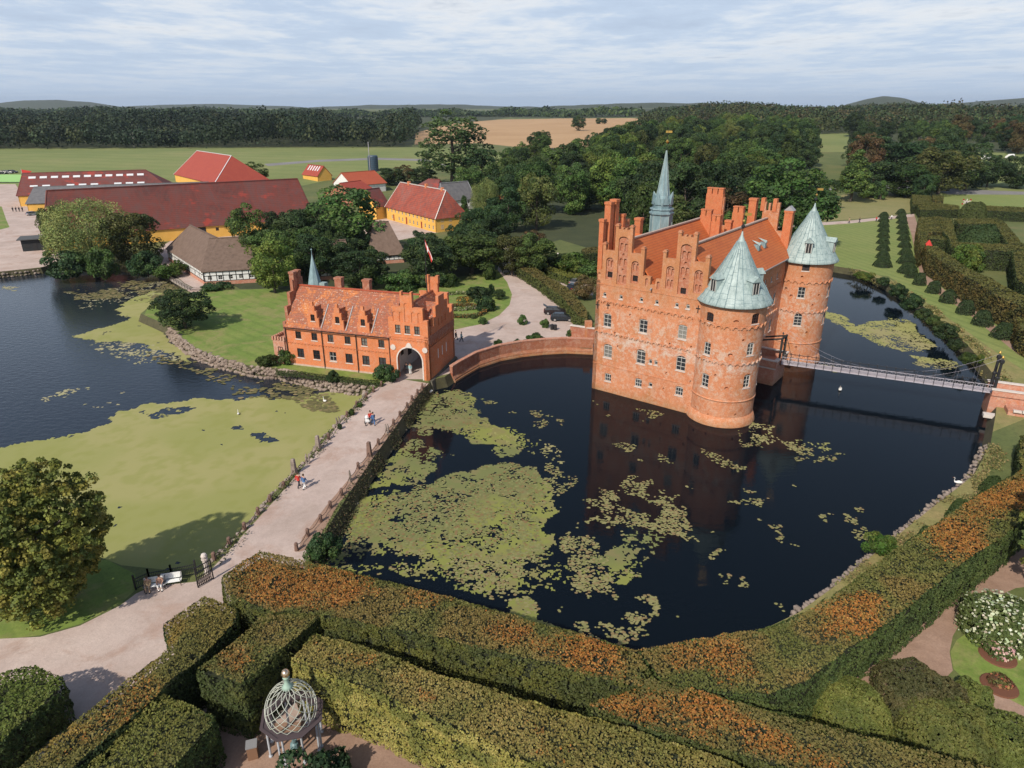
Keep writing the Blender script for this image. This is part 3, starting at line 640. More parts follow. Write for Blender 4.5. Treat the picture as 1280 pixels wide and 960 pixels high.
for g in (0,9.1):
    niches+=[(g+3.9,16.5,1.5,6.7,.5,3),(g+1.95,17.0,1.15,3.1,.45,1),(g+5.9,17.0,1.15,3.1,.45,2),(g+.38,16.7,.42,1.1,.2,0),(g+7.75,16.9,.42,1.1,.2,0)]
niches=[n for n in niches if n[0]<16.6]
for s,t,w,h,ar,kk in niches: H.append((archpoly(s,t,w,h,ar),.22,False))
panel('front_wall',M['brick_castle'],castle,outl,H,FM,.6)
# recessed niche backs, each with its pairs of blind arches or a dark window
nb=[]
for s,t,w,h,ar,kk in niches:
    hh=[];a=[]
    rows={3:[(.3,0),(2.6,0),(4.7,0)],1:[(.25,1),(1.75,0)],2:[(.25,1),(1.75,0)],0:[]}[kk]
    if s>9 and kk in(1,2,3): rows={3:[(.1,1),(2.6,0),(4.7,0)],1:[(.3,0),(1.8,0)],2:[(.2,0),(1.8,0)]}[kk]
    for dz,win in rows:
        if win:
            hh.append((archpoly(s,t+dz,.78,.82,0),.3,False));a.append((s,t+dz,.78,.82))
        else:
            for q in(-1,1): hh.append((archpoly(s+q*w*.22,t+dz,w*.3,.95 if kk!=3 else 1.05,.16),.2,True))
            if kk and dz>2: hh.append((archpoly(s,t+dz-.65,.35,.32,.15),.2,True))
    mp=flatmap(0,.22,1,0)
    panel('gable_niche',M['brick_niche_shade'],castle,archpoly(s,t,w,h,ar),hh,mp,.3,backs=False,rim=False)
    for q in a: window(castle,mp,q[0],q[1],q[2],q[3],0,3,2,M['frame_brown'],.12,sill=False)
for s,t,w,h,ar,nx,ny,fm in wins: window(castle,FM,s,t,w,h,ar,nx,ny,M[fm])
mb=MB();frieze(mb,FM,.1,14.9,13.55,.98,.42);frieze(mb,FM,.1,15,9.0,.85,.36);mbox(mb,FM,0,15.2,4.15,4.27,-.06,.02);mbox(mb,FM,0,15.2,16.15,16.25,-.05,.02)
for s,t,w,h,ar,nx,ny,fm in wins[:9]: 
    archring(mb,FM,s,t+h-ar,w/2+.05,.16,.05,8)
mb.build('frieze',M['brick_castle'],castle)
# pinnacle caps on the gables
for g in(0,9.1):
    for s,z in((.97,21.8),(2.82,24.5),(4.98,24.5),(6.87,21.8)):
        if g+s<17: mb=MB();mb.box(g+s-.3,g+s+.3,-.08,.68,z,z+.14);mb.box(g+s-.2,g+s+.2,0,.6,z+.138,z+.3);mb.build('pinnacle_cap',M['brick_gable'],castle)
# side wall (towards the bridge), u = W, s runs along v
SM=flatmap(W,0,0,1)
so=[(0,0),(L,0),(L,17.6),(0,17.6)];H=[];sw=[]
for i in range(8):
    s=6.2+i*2.75
    for t,w,h,ar in((2.2,.9,1.2,.2),(6.0,1.15,1.9,.3),(10.4,1.15,1.9,.25),(14.6,.75,.85,.2)):
        if t==2.2 and i in(4,5):continue
        H.append((archpoly(s,t,w,h,ar),.3,False));sw.append((s,t,w,h,ar))
panel('side_wall',M['brick_castle'],castle,so,H,SM,.6)
for q in sw: window(castle,SM,*q,2,3 if q[3]>1.5 else 2)
mb=MB();frieze(mb,SM,4.5,L-3,13.6,.95,.4);frieze(mb,SM,4.5,L-3,9.0,.85,.36);mbox(mb,SM,4,L-3,17.3,17.6,-.12,.02);mb.build('frieze',M['brick_castle'],castle)
# left and rear walls
LM=flatmap(0,L,0,-1);H=[];lw=[]
for i in range(9):
    for t in(5.6,10.3): H.append((archpoly(3+i*3.1,t,1.1,1.9,.25),.3,False));lw.append((3+i*3.1,t,1.1,1.9,.25))
panel('side_wall',M['brick_castle'],castle,so,H,LM,.6)
for q in lw: window(castle,LM,*q,2,3)
RM=flatmap(W,L,-1,0)
H=[];rw=[]
for s in(3,8.8,14.6):
    for t in(2,5.6,10.3): H.append((archpoly(s,t,1.1,1.7,.25),.3,False));rw.append((s,t,1.1,1.7,.25))
rear=[(0,0),(W,0)]+list(reversed([(a,b+(.9 if 2.5<(a if a<9 else a-9.1)<5.3 and b>24.3 else 0)) for a,b in stepgable(0)]+[(8.3,17.2),(8.95,17.2)]+[(a,b+(1.1 if b>24.3 else 0)) for a,b in stepgable(9.1)[0:-1]]+[(W,18.25)]))
panel('rear_wall',M['brick_gable'],castle,rear,H,RM,.6)
for q in rw: window(castle,RM,*q,2,3)
# roofs: two parallel ridges
def roofside(name,u0,z0,u1,z1,v0,v1,mt='tile_castle'):
    pts=[(u0,v0,z0),(u0,v1,z0),(u1,v1,z1),(u1,v0,z1)]
    if u1>u0: pts=pts[::-1]
    return slab(name,M[mt],castle,pts,.2)
for a,b,zz in((-.35,4.25,(17.4,22.7)),(8.75,4.25,(17.0,22.7))): roofside('roof',a,zz[0],b,zz[1],.6,L-.6)
for a,b,zz in((8.8,13.25,(17.0,22.9)),(W+.45,13.25,(17.35,22.9))): roofside('roof',a,zz[0],b,zz[1],.6,L-.6)
mb=MB()
for u,z in((4.25,22.7),(13.25,22.9)): mb.beam((u,.6,z+.06),(u,L-.6,z+.06),.42,.2)
mb.build('ridge_tiles',simple('mortared_ridge',[(.3,(.36,.24,.19)),(.7,(.5,.4,.34))],2.),castle)
mb=MB();mb.beam((8.78,.3,16.95),(8.78,L-.3,16.95),.5,.12);mb.beam((8.62,-.5,16.6),(8.62,-.1,16.75),.18,.18);mb.beam((W+.5,.5,17.28),(W+.5,L-3,17.28),.16,.14);mb.build('gutter',M['lead'],castle)
# little copper roof dormers on the bridge side roof
for v in(19.5,22.2):
    k=.45;u=13.25+(W+.45-13.25)*k;z=22.9+(17.35-22.9)*k
    mb=MB();mb.box(u-.1,u+.75,v-.3,v+.3,z-.7,z+.15);d=mb.build('dormer',M['copper_dark'],castle);mb=MB();mb.add([(u+.85,v-.4,z+.08),(u+.85,v+.4,z+.08),(u-.6,v,z+.75),(u+.85,v,z+.42)],[(0,3,2),(3,1,2),(0,1,3)]);mb.build('dormer_roof',M['copper'],d)
# cross wing towards the left with its own stepped gable
slab('roof',M['tile_castle'],castle,[(-.4,3.,17.8),(4.25,3.,17.8),(4.25,7.,22.5),(-.4,7.,22.5)][::1],.2)
slab('roof',M['tile_castle'],castle,[(-.4,11.,17.8),(-.4,7.,22.5),(4.25,7.,22.5),(4.25,11.,17.8)],.2)
cg=[(0,17.),(8.6,17.),(8.6,18.6),(7.6,18.6),(7.6,21.2),(7.1,21.2),(7.1,20.4),(5.9,20.4),(5.9,24.2),(5.4,24.2),(5.4,23.4),(3.2,23.4),(3.2,24.2),(2.7,24.2),(2.7,20.4),(1.5,20.4),(1.5,21.2),(1.,21.2),(1.,18.6),(0,18.6)]
panel('side_gable',M['brick_gable'],castle,cg,[],flatmap(-.45,11.3,0,-1),.6)
def chimney(u,v,w,d,z0,z1,n=1,cap=None):
    mb=MB();mb.box(u-w/2,u+w/2,v-d/2,v+d/2,z0,z1-.35)
    if n>1:
        for i in range(n):
            x=u-w/2+w*(i+.5)/n;q=w/n*.41;mb.box(x-q,x+q,v-d*.45,v+d*.45,z1-.35,z1+.5)
            mb.box(x-q-.06,x+q+.06,v-d*.52,v+d*.52,z1+.5,z1+.66)
    else: mb.box(u-w/2-.08,u+w/2+.08,v-d/2-.08,v+d/2+.08,z1-.35,z1)
    c=mb.build('chimney',M['brick_chimney'],castle)
    if cap:
        k=MB();k.add([(u-w*.6,v-d*.6,z1),(u+w*.6,v-d*.6,z1),(u+w*.6,v+d*.6,z1),(u-w*.6,v+d*.6,z1),(u,v-d*.6,z1+.7),(u,v+d*.6,z1+.7)],[(0,1,4),(2,3,5),(1,2,5,4),(3,0,4,5),(0,3,2,1)]);k.build('chimney_hood',M['lead'],c)
for u,v,z in((-.2,2.9,27.2),(-.2,4.4,27.4)): chimney(u,v,.95,.95,17.,z)
chimney(-.3,1.4,.7,.7,17.5,25.);chimney(1.,9.8,.95,.95,18,24.3);chimney(.2,6.2,.6,.6,21.,25.2)
chimney(4.25,L-.4,2.9,.9,22,26.4,3);chimney(5.3,25.,1.9,.9,20,23.6,2);chimney(8.4,21.5,1.4,1.0,17,23.4,2);chimney(8.9,25.5,1.0,.9,17,22.8);chimney(9.2,28.6,1.8,.9,17,24.,2)
chimney(10.6,31.,1.2,1.,19,25.8);chimney(16.6,30.6,1.25,1.1,17,24.4,1,True)
mb=MB();mb.box(12.,12.6,L-.7,L+.1,24.,26.);mb.box(13.9,14.5,L-.7,L+.1,24.,26.);mb.build('rear_pinnacle',M['brick_chimney'],castle)
# iron wall anchors
mb=MB()
for s,t in((2.05,13.2),(15.4,15.),(.35,13.)): mbox(mb,FM,s-.05,s+.05,t-.5,t+.5,-.08,0);mbox(mb,FM,s-.3,s+.3,t+.05,t+.15,-.09,0)
mb.build('wall_anchor',M['iron'],castle)
# ---- round towers
def round_tower(cu,cv,R,wl,zeave,ztop,dormers,axis0):
    """angles are in the castle frame"""
    mp=cyl_map(cu,cv,R);S=2*math.pi*R
    H=[];ws=[]
    for deg,t,w,h,ar,kind in wl:
        s=math.radians(deg%360)*R
        H.append((archpoly(s,t,w,h,ar),.3,kind==0));
        if kind:ws.append((s,t,w,h,ar,kind))
    ex=[(S*i/64+.01,z) for i in range(1,64) for z in np.arange(1,zeave,1.55)]
    ex=[e for e in ex if not any(inpoly(np.array([e[0]]),np.array([e[1]]),[(a[0]+(0.12 if a[0]>sum(q[0] for q in h[0])/len(h[0]) else -.12),a[1]+(.12 if a[1]>sum(q[1] for q in h[0])/len(h[0]) else -.12)) for a in h[0]])[0] for h in H)]
    n=64;ol=[(S*i/n,0) for i in range(n+1)]+[(S*i/n,zeave) for i in range(n,-1,-1)]
    tw=panel('round_tower',M['brick_castle'],castle,ol,H,mp,.6,backs=False,extra=ex,rim=False)
    for s,t,w,h,ar,kind in ws:
        f=window(tw,mp,s,t,w,h,ar,2 if kind==1 else 3,3 if kind==1 else 3,M['frame_white'] if kind==1 else M['frame_brown'],.13)
        for c in list(f.children):
            if c.name.startswith('sill'): pass
    mb=MB()
    for z,st,r in((13.55,1.02,.43),(8.75,.86,.35)):
        frieze(mb,mp,0,S,z,st,r);mb.lathe([(R-.03,z+r-.02),(R+.03,z+r-.01),(R+.03,z+r+.05),(R-.03,z+r+.06)],(cu,cv,0),48)
    mb.build('tower_frieze',M['brick_castle'],tw)
    mb=MB();mb.lathe([(R-.02,3.5),(R+.09,3.55),(R+.09,3.68),(R-.02,3.75)],(cu,cv,0),48)
    mb.lathe([(R+.42,-1.),(R+.40,.0),(R+.36,.25),(R+.02,1.3)],(cu,cv,0),48);mb.build('tower_plinth',M['brick_castle'],tw,smooth=True)
    # bell-cast copper cone with standing seams
    ze=zeave;k=(ztop-ze)
    prof=[(R-.1,ze-.3),(R+.5,ze-.22),(R+.58,ze-.1),(R+.32,ze+.28),(R-.02,ze+.8),(R-.45,ze+1.6),(R*.70,ze+.34*k),(R*.48,ze+.54*k),(R*.26,ze+.75*k),(R*.11,ze+.91*k),(.16,ztop),(.07,ztop+.5)]
    mb=MB();mb.lathe(prof,(cu,cv,0),48);rf=mb.build('tower_roof',M['copper'],tw,smooth=True)
    mb=MB();rg=random.Random(int(cu*10))
    for i in range(26):
        a=2*math.pi*i/26
        mb.tube([(cu+(r+.03)*math.cos(a),cv+(r+.03)*math.sin(a),z+.02) for r,z in prof[2:10]],.035,4,False)
        for j in range(3,9):
            r,z=prof[j];r2,z2=prof[j+1];q=rg.random();a2=a+2*math.pi/26
            rr=r+(r2-r)*q;z3=z+(z2-z)*q
            mb.tube([(cu+(rr+.025)*math.cos(a),cv+(rr+.025)*math.sin(a),z3),(cu+(rr+.025)*math.cos(a2),cv+(rr+.025)*math.sin(a2),z3)],.025,4,False)
    mb.build('roof_seams',M['copper_dark'],rf)
    for deg in dormers:
        a=math.radians(deg);Mx=Matrix.Translation((cu,cv,ze+1.2))@Matrix.Rotation(a,4,'Z')@Matrix.Scale(1.12,4)@Matrix.Translation((-.35,0,-ze-1.2))
        z=ze+1.35;r0=R-.45
        d=MB();d.box(r0-1.6,r0+.05,-.5,.5,z-.1,z+1.5,Mx);dd=d.build('tower_dormer',M['copper'],tw)
        d=MB();d.add([Mx@Vector(v) for v in((r0+.25,-.62,z+1.45),(r0+.25,.62,z+1.45),(r0+.25,0,z+2.05),(r0-2.4,0,z+2.05),(r0-2.2,-.62,z+1.5),(r0-2.2,.62,z+1.5))],[(0,1,2),(0,2,3,4),(1,5,3,2)]);d.build('dormer_roof',M['copper'],dd)
        d=MB();d.box(r0+.05,r0+.1,-.33,.33,z+.1,z+1.3,Mx);d.build('dormer_opening',M['dark'],dd)
        d=MB();d.box(r0+.1,r0+.14,-.4,-.33,z+.02,z+1.4,Mx);d.box(r0+.1,r0+.14,.33,.4,z+.02,z+1.4,Mx);d.box(r0+.1,r0+.13,-.03,.03,z+.05,z+1.35,Mx);d.build('dormer_frame',M['frame_white'],dd)
    mb=MB();mb.tube([(cu,cv,ztop+.3),(cu,cv,ztop+3.1)],.045,6);mb.lathe([(.05,-.25),(.24,-.1),(.24,.1),(.05,.25)],(cu,cv,ztop+1.1),10)
    f=mb.build('finial',M['iron'],tw)
    mb=MB();mb.beam((cu-.1,cv,ztop+2.6),(cu+.8,cv+.2,ztop+2.6),.05,.34);mb.lathe([(.04,-.2),(.2,0),(.04,.2)],(cu,cv,ztop+1.75),8);mb.build('weather_vane',M['gold'],f)
    return tw
c37=37.3
w1=[(-147.9+c37,13.9,1.15,1.35,.2,2),(-65.1+c37,14.2,1.15,1.35,.2,2),(-146.3+c37,9.55,1.05,1.75,.15,1),(-67+c37,10.,1.05,1.75,.25,1),(-143+c37,5.1,1.1,1.9,.2,1),(-65.4+c37,5.5,1.1,1.9,.3,1),(-20+c37,9.7,1.05,1.75,.2,1),(-20+c37,5.3,1.1,1.9,.2,1)]
w1+=[(-100.2+c37,14.5,.7,.3,.25,0),(-103.1+c37,9.9,.6,.45,.25,0),(-102.4+c37,5.35,.5,.4,.22,0),(-158+c37,1.5,.3,.35,.15,0),(-129+c37,1.2,.3,.35,.15,0),(-80+c37,1.6,.3,.35,.15,0),(-84+c37,12.,.35,.3,.15,0),(-124+c37,7.,.3,.3,.15,0)]
round_tower(19.05,2.6,4.2,w1,16.5,24.6,(-152+c37,-70+c37,60),0)
w2=[(-111.3+c37,15.6,1.1,1.1,.15,2),(-112.3+c37,11.2,1.1,1.8,.1,1),(-110.6+c37,6.6,1.25,2.1,.6,1),(-40+c37,11.2,1.1,1.8,.2,1),(-40+c37,6.6,1.1,1.8,.2,1)]
w2+=[(-146+c37,12.,.55,.6,.25,0),(-132+c37,11.2,.5,.4,.2,0),(-74+c37,11.6,.4,.3,.2,0),(-116+c37,14.5,.4,.3,.15,0),(-85+c37,10.,.3,.3,.15,0),(-130+c37,3.,.35,.35,.15,0),(-105+c37,2.8,.35,.35,.15,0),(-88+c37,5.4,.35,.35,.15,0)]
round_tower(19.6,33.,4.25,w2,16.9,25.,(-112+c37,-40+c37,100),0)
# ---- octagonal stair tower with copper spire
su,sv=.2,19.
mb=MB();mb.lathe([(2.3,-1),(2.3,19.2)],(su-1.6,sv,0),8,math.pi/8);stw=mb.build('stair_tower',M['brick_castle'],castle)
mb=MB();mb.lathe([(1.78,18.8),(1.7,19.2),(1.68,23.7),(1.95,23.8),(1.98,24.05),(1.75,24.1),(1.72,24.4),(1.9,24.5),(1.85,24.7)],(su,sv,0),8,math.pi/8);sp=mb.build('spire_drum',M['copper_dark'],stw)
mb=MB();prof=[(1.4,24.6),(1.55,25.2),(1.4,26.2),(1.05,26.6),(.86,27.4),(.52,29.8),(.24,31.8),(.05,33.3)];mb.lathe(prof,(su,sv,0),8,math.pi/8)
for i in range(8):
    a=math.pi/4*i;x=su+1.5*math.cos(a);y=sv+1.5*math.sin(a);tx,ty=-math.sin(a),math.cos(a)
    mb.add([(x+tx*.55+.1*math.cos(a),y+ty*.55+.1*math.sin(a),25.3),(x-tx*.55+.1*math.cos(a),y-ty*.55+.1*math.sin(a),25.3),(x+.12*math.cos(a),y+.12*math.sin(a),27.2),(x-.7*math.cos(a),y-.7*math.sin(a),26.2)],[(0,2,1),(0,3,2),(1,2,3)])
mb.build('spire',M['copper_dark'],stw)
mb=MB()
for i in range(8):
    a=math.pi/8+math.pi/4*i
    mb.tube([(su+(r+.02)*math.cos(a),sv+(r+.02)*math.sin(a),z) for r,z in prof[3:]],.045,4,False)
    mb.tube([(su+1.72*math.cos(a),sv+1.72*math.sin(a),19.2),(su+1.72*math.cos(a),sv+1.72*math.sin(a),23.7)],.06,4,False)
mb.build('spire_seams',M['copper'],sp)
mb=MB();mb.tube([(su,sv,33),(su,sv,36.6)],.04,6);f=mb.build('finial',M['iron'],stw)
mb=MB();mb.lathe([(.04,-.28),(.27,0),(.04,.28)],(su,sv,34.6),10);mb.beam((su-.3,sv-.1,36.),(su+.6,sv+.2,36.),.05,.32);mb.build('weather_vane',M['gold'],f)
# ---- entrance pier with balustrade on the bridge side
pr=MB();pr.box(W,21.5,17.4,22.8,-1,2.9);pr.box(W,21.65,17.25,17.55,2.9,3.9);pr.box(W,21.65,22.65,22.95,2.9,3.9);pr.box(21.3,21.65,17.55,18.9,2.9,3.9);pr.box(21.3,21.65,21.3,22.65,2.9,3.9)
pier=pr.build('entrance_pier',M['brick_pink'],castle)
pr=MB()
for a in((W,21.8,17.15,17.65),(W,21.8,22.55,23.05),(21.2,21.8,17.65,18.9),(21.2,21.8,21.3,22.55)): pr.box(a[0],a[1],a[2],a[3],3.9,4.06)
pr.box(W,21.62,17.3,17.39,2.6,2.8);pr.build('coping',M['coping'],pier)
# timber drawbridge frame
pr=MB()
for v in(19.1,21.1): pr.beam((21.5,v,2.9),(21.5,v,7.2),.28,.28);pr.beam((21.5,v,7.1),(18.4,v,6.3),.22,.22);pr.tube([(22.9,v,3.3),(21.5,v,7.1)],.04,5)
pr.beam((21.5,18.8,7.1),(21.5,21.4,7.1),.24,.24);pr.build('drawbridge_frame',M['timber'],castle)
pr=MB();pr.tube([(21.5,19.1,7.2),(21.5,19.1,8.)],.05,6);pr.lathe([(.05,-.15),(.16,0),(.05,.15)],(21.5,19.1,8.),8);pr.build('lamp',M['iron'],castle)
# ================================================================ FOOTBRIDGE
def CW(u,v,z=0.): 
    c,s=math.cos(CA),math.sin(CA);return Vector((CO[0]+c*u-s*v,CO[1]+s*u+c*v,z))
bA=CW(21.6,20.1,3.3);bB=P(1240,487,3.3);bd=(bB-bA);bL=Vector((bd.x,bd.y,0)).length;bz=math.atan2(bd.y,bd.x)
br=thing('footbridge','slender iron lattice suspension footbridge crossing the moat from the castle pier to the right bank','footbridge',(bA.x,bA.y,0),bz)
mb=MB();mb.box(0,bL,-.85,.85,3.12,3.24);mb.build('deck',simple('bridge_planks',[(.3,(.34,.30,.33)),(.7,(.46,.42,.44))],2.,sc3=(4,.3,1)),br)
for sd,mt in((-.92,'iron_pale'),(.92,'iron')):
    mb=MB();n=int(bL/1.15);st_=bL/n;top=4.25
    mb.beam((0,sd,top),(bL,sd,top),.07,.07);mb.beam((0,sd,3.15),(bL,sd,3.15),.08,.14);mb.beam((0,sd,3.75),(bL,sd,3.75),.03,.04)
    for i in range(n*2):
        a=i*st_/2;mb.beam((a,sd,3.2),(a+st_/2,sd,top),.028,.028);mb.beam((a,sd,top),(a+st_/2,sd,3.2),.028,.028)
    mb.build('railing',M[mt],br)
    mb=MB()
    for i in range(n+1): mb.beam((i*st_,sd*1.03,2.85),(i*st_,sd*1.03,top+.1),.07,.07);mb.lathe([(.03,-.06),(.075,0),(.03,.06)],(i*st_,sd*1.03,top+.14),6)
    mb.build('railing_posts',M['iron'],br)
    mb=MB();mb.tube([(bL*i/24,sd*1.15,8.2-((1-(2*i/24-1)**2))*4.6) for i in range(25)],.014,3)
    for i in range(2,23,2): mb.tube([(bL*i/24,sd*1.15,8.2-((1-(2*i/24-1)**2))*4.6),(bL*i/24,sd*1.05,3.2)],.008,3)
    mb.build('suspension_cable',M['iron_pale'],br)
for sd in(-1.07,1.07):
    mb=MB();mb.tube([(bL,sd,3.2),(bL,sd,7.6)],[.22,.17],8);mb.lathe([(.17,-.2),(.3,-.1),(.3,.1),(.2,.2)],(bL,sd,5.4),8);mb.lathe([(.2,-.1),(.32,0),(.3,.35),(.1,.5)],(bL,sd,7.6),8);p=mb.build('pylon',M['iron'],br)
    mb=MB();mb.lathe([(.05,-.2),(.2,0),(.05,.25)],(bL,sd,8.35),8);mb.build('pylon_finial',M['gold'],p)
ab=thing('bridge_abutment','pale red brick bridge abutment with white coping at the right hand end of the footbridge','abutment',(bB.x,bB.y,0),bz)
mb=MB();mb.box(-.3,16,-1.7,1.7,-1,3.1);mb.box(-.3,16,-1.9,-1.5,3.1,3.9);mb.box(-.3,16,1.5,1.9,3.1,3.9);mb.box(1.5,16,-4.2,-1.9,-1,2.1)
mb.build('masonry',M['brick_pink'],ab)
mb=MB();mb.box(-.45,16,-2.,-1.4,3.9,4.06);mb.box(-.45,16,1.4,2.,3.9,4.06);mb.box(-1.2,2.0,-4.9,-3.9,.9,1.35)
for i in range(14): mb.box(2.+i,2.9+i,-4.55,-4.05,2.1,2.35)
mb.build('coping',M['coping'],ab)
mb=MB();mp=flatmap(0,-1.7,1,0,0)
for i in range(7): archring(mb,mp,1.+i*1.5,2.2,.45,.12,.03,6)
mb.build('blind_arches',M['brick_castle'],ab)
mb=MB();mb.box(-.2,15.9,-1.45,1.45,3.1,3.13);mb.build('paving',M['gravel'],ab)
# ================================================================ GATEHOUSE
GA=math.radians(-17.2);GO=(-35.5,102.1)
gh=thing('gatehouse','orange brick gatehouse with lichen covered tiled roof and stepped gables over the causeway archway','gatehouse',(GO[0],GO[1],0),GA)
GD=9.0;gz0=.9
FMg=flatmap(0,0,1,0)
# long range u 0..18.1
H=[];gw=[]
for s in(2.34,5.2,8.08,10.9,13.8,16.6): H.append((archpoly(s,2.85,1.2,1.5),.25,False));gw.append((s,2.85,1.2,1.5,s in(8.08,)))
for s in(2.29,5.14,7.98,10.93,13.76,16.63): H.append((archpoly(s,5.95,1.0,1.2),.25,False));gw.append((s,5.95,1.0,1.2,False))
H=[(h if True else h) for h in H]
panel('front_wall',M['brick_gate'],gh,[(0,gz0),(18.1,gz0),(18.1,7.9),(0,7.9)],H,FMg,.5)
for s,t,w,h,wh in gw: window(gh,FMg,s,t,w,h,0,2,2,M['frame_white'] if wh else M['frame_brown'],.12,label='window with white painted frame' if wh else None)
mb=MB();frieze(mb,FMg,.2,18,5.1,.62,.28,.11,.09);mbox(mb,FMg,0,18.1,7.65,7.85,-.1,.02);mb.build('frieze',M['brick_gate'],gh)
mb=MB();mbox(mb,FMg,0,18.1,gz0,1.75,-.12,-.003);mb.build('plinth',simple('whitewashed_plinth',[(.3,(.42,.27,.2)),(.7,(.52,.42,.36))],1.5),gh)
BMg=flatmap(18.1,GD,-1,0);panel('rear_wall',M['brick_gate'],gh,[(0,gz0),(18.1,gz0),(18.1,7.9),(0,7.9)],[],BMg,.5)
lg=[(0,gz0),(GD,gz0),(GD,8.5),(8.1,8.5),(8.1,10.7),(7.0,10.7),(7.0,12.7),(5.9,12.7),(5.9,14.4),(3.1,14.4),(3.1,12.7),(2.0,12.7),(2.0,10.7),(.9,10.7),(.9,8.5),(0,8.5)]
panel('end_gable',M['brick_dull'],gh,lg,[],flatmap(-.3,GD,0,-1),.5)
def chim(u,v,w,d,z0,z1,par,m_='brick_dull'):
    mb=MB();mb.box(u-w/2,u+w/2,v-d/2,v+d/2,z0,z1-.3);mb.box(u-w/2-.08,u+w/2+.08,v-d/2-.08,v+d/2+.08,z1-.3,z1);return mb.build('chimney',M[m_],par)
slab('roof',M['tile_gate'],gh,[(.15,-.3,7.75),(18.3,-.3,7.75),(18.3,GD/2,13.3),(.15,GD/2,13.3)],.2);slab('roof',M['tile_gate'],gh,[(.15,GD/2,13.3),(18.3,GD/2,13.3),(18.3,GD+.3,7.75),(.15,GD+.3,7.75)],.2)
mb=MB();mb.beam((.15,GD/2,13.36),(21.2,GD/2,13.36),.36,.18);mb.build('ridge_tiles',M['tile_orange'],gh)
for u in(7.5,12.35): chim(u,GD/2+.3,1.15,.9,12,15.,gh)
for v in(3.8,5.0): chim(-.1,v,.8,.8,13,15.6,gh)
# wall dormers with little stepped gables
for du in(5.24,9.5,13.82):
    ol=[(du-1.0,7.9),(du+1.0,7.9),(du+1.0,9.6),(du+.75,9.6),(du+.75,10.7),(du+.45,10.7),(du+.45,11.5),(du+.22,11.5),(du+.22,12.1),(du-.22,12.1),(du-.22,11.5),(du-.45,11.5),(du-.45,10.7),(du-.75,10.7),(du-.75,9.6),(du-1.0,9.6)]
    dg=panel('dormer_gable',M['brick_gate'],gh,ol,[(archpoly(du,9.1,.72,1.05,.1),.2,False)],flatmap(0,-.02,1,0),.35)
    window(dg,flatmap(0,-.02,1,0),du,9.1,.72,1.05,.1,2,2,M['frame_brown'],.1)
    slab('dormer_roof',M['tile_gate'],dg,[(du-1.05,.2,9.3),(du,.2,11.1),(du,3.0,11.1),(du-1.05,1.2,9.3)],.12);slab('dormer_roof',M['tile_gate'],dg,[(du,.2,11.1),(du+1.05,.2,9.3),(du+1.05,1.2,9.3),(du,3.0,11.1)],.12)
    mb=MB();mb.beam((du+1.35,-.1,8.1),(du+1.35,2.6,11.2),.14,.1);mb.build('lead_flashing',M['lead'],dg)
mb=MB()
for s in(.1,6.55,12.45,18.0): mb.tube([(s,-.16,7.8),(s,-.16,1.)],.065,6)
mb.beam((0,-.42,7.66),(18.1,-.42,7.66),.13,.1);mb.build('downpipes',M['iron'],gh)
# gate tower u 18.1..24.4
ol=[(18.1,gz0),(19.25,gz0),(19.25,4.4)]
for k in range(1,12):
    a=math.pi*k/12;ol.append((21.25-2.0*math.cos(a),4.4+2.0*math.sin(a)))
ol+=[(23.25,4.4),(23.25,gz0),(24.4,gz0),(24.4,10.8),(23.7,10.8),(23.7,12.6),(22.1,12.6),(22.1,14.9),(21.8,14.9),(21.8,14.3),(20.5,14.3),(20.5,14.9),(20.2,14.9),(20.2,12.6),(18.9,12.6),(18.9,10.9),(18.1,10.9)]
H=[(archpoly(s,8.6,.85,1.25),.25,False) for s in(19.6,21.14,22.68)]
for s in(18.95,20.0): H.append((archpoly(s+.25,10.35,.6,1.5,.2),.1,True))
H+=[(archpoly(s,10.35,.6,1.6,.2),.1,True) for s in(22.2,23.2)]+[(archpoly(21.15,10.35,.7,2.9,.25),.1,True)]
panel('gate_front',M['brick_gate'],gh,ol,H,flatmap(0,-.15,1,0),.6)
for s in(19.6,21.14,22.68): window(gh,flatmap(0,-.15,1,0),s,8.6,.85,1.25,0,2,2,M['frame_brown'],.12)
mb=MB();archring(mb,flatmap(0,-.15,1,0),21.25,4.4,2.0,.2,.05,16,3.3);mb.build('arch_surround',M['coping'],gh)
for s in(18.65,23.8): mb=MB();mb.tube([(s,-.15,6.3),(s,-.26,6.3)],.42,16);mb.build('stone_medallion',M['coping'],gh)
mb=MB();mb.tube([(21.25,-.16,6.85),(21.25,-.28,6.85)],.38,10);mb.box(20.75,21.75,-.3,-.15,6.45,6.75);mb.build('coat_of_arms',M['coping'],gh)
mb=MB();frieze(mb,flatmap(0,-.15,1,0),18.3,24.3,7.5,.6,.27,.11,.09);mbox(mb,flatmap(0,-.15,1,0),18.1,24.4,7.95,8.1,-.08,.02);mb.build('frieze',M['brick_gate'],gh)
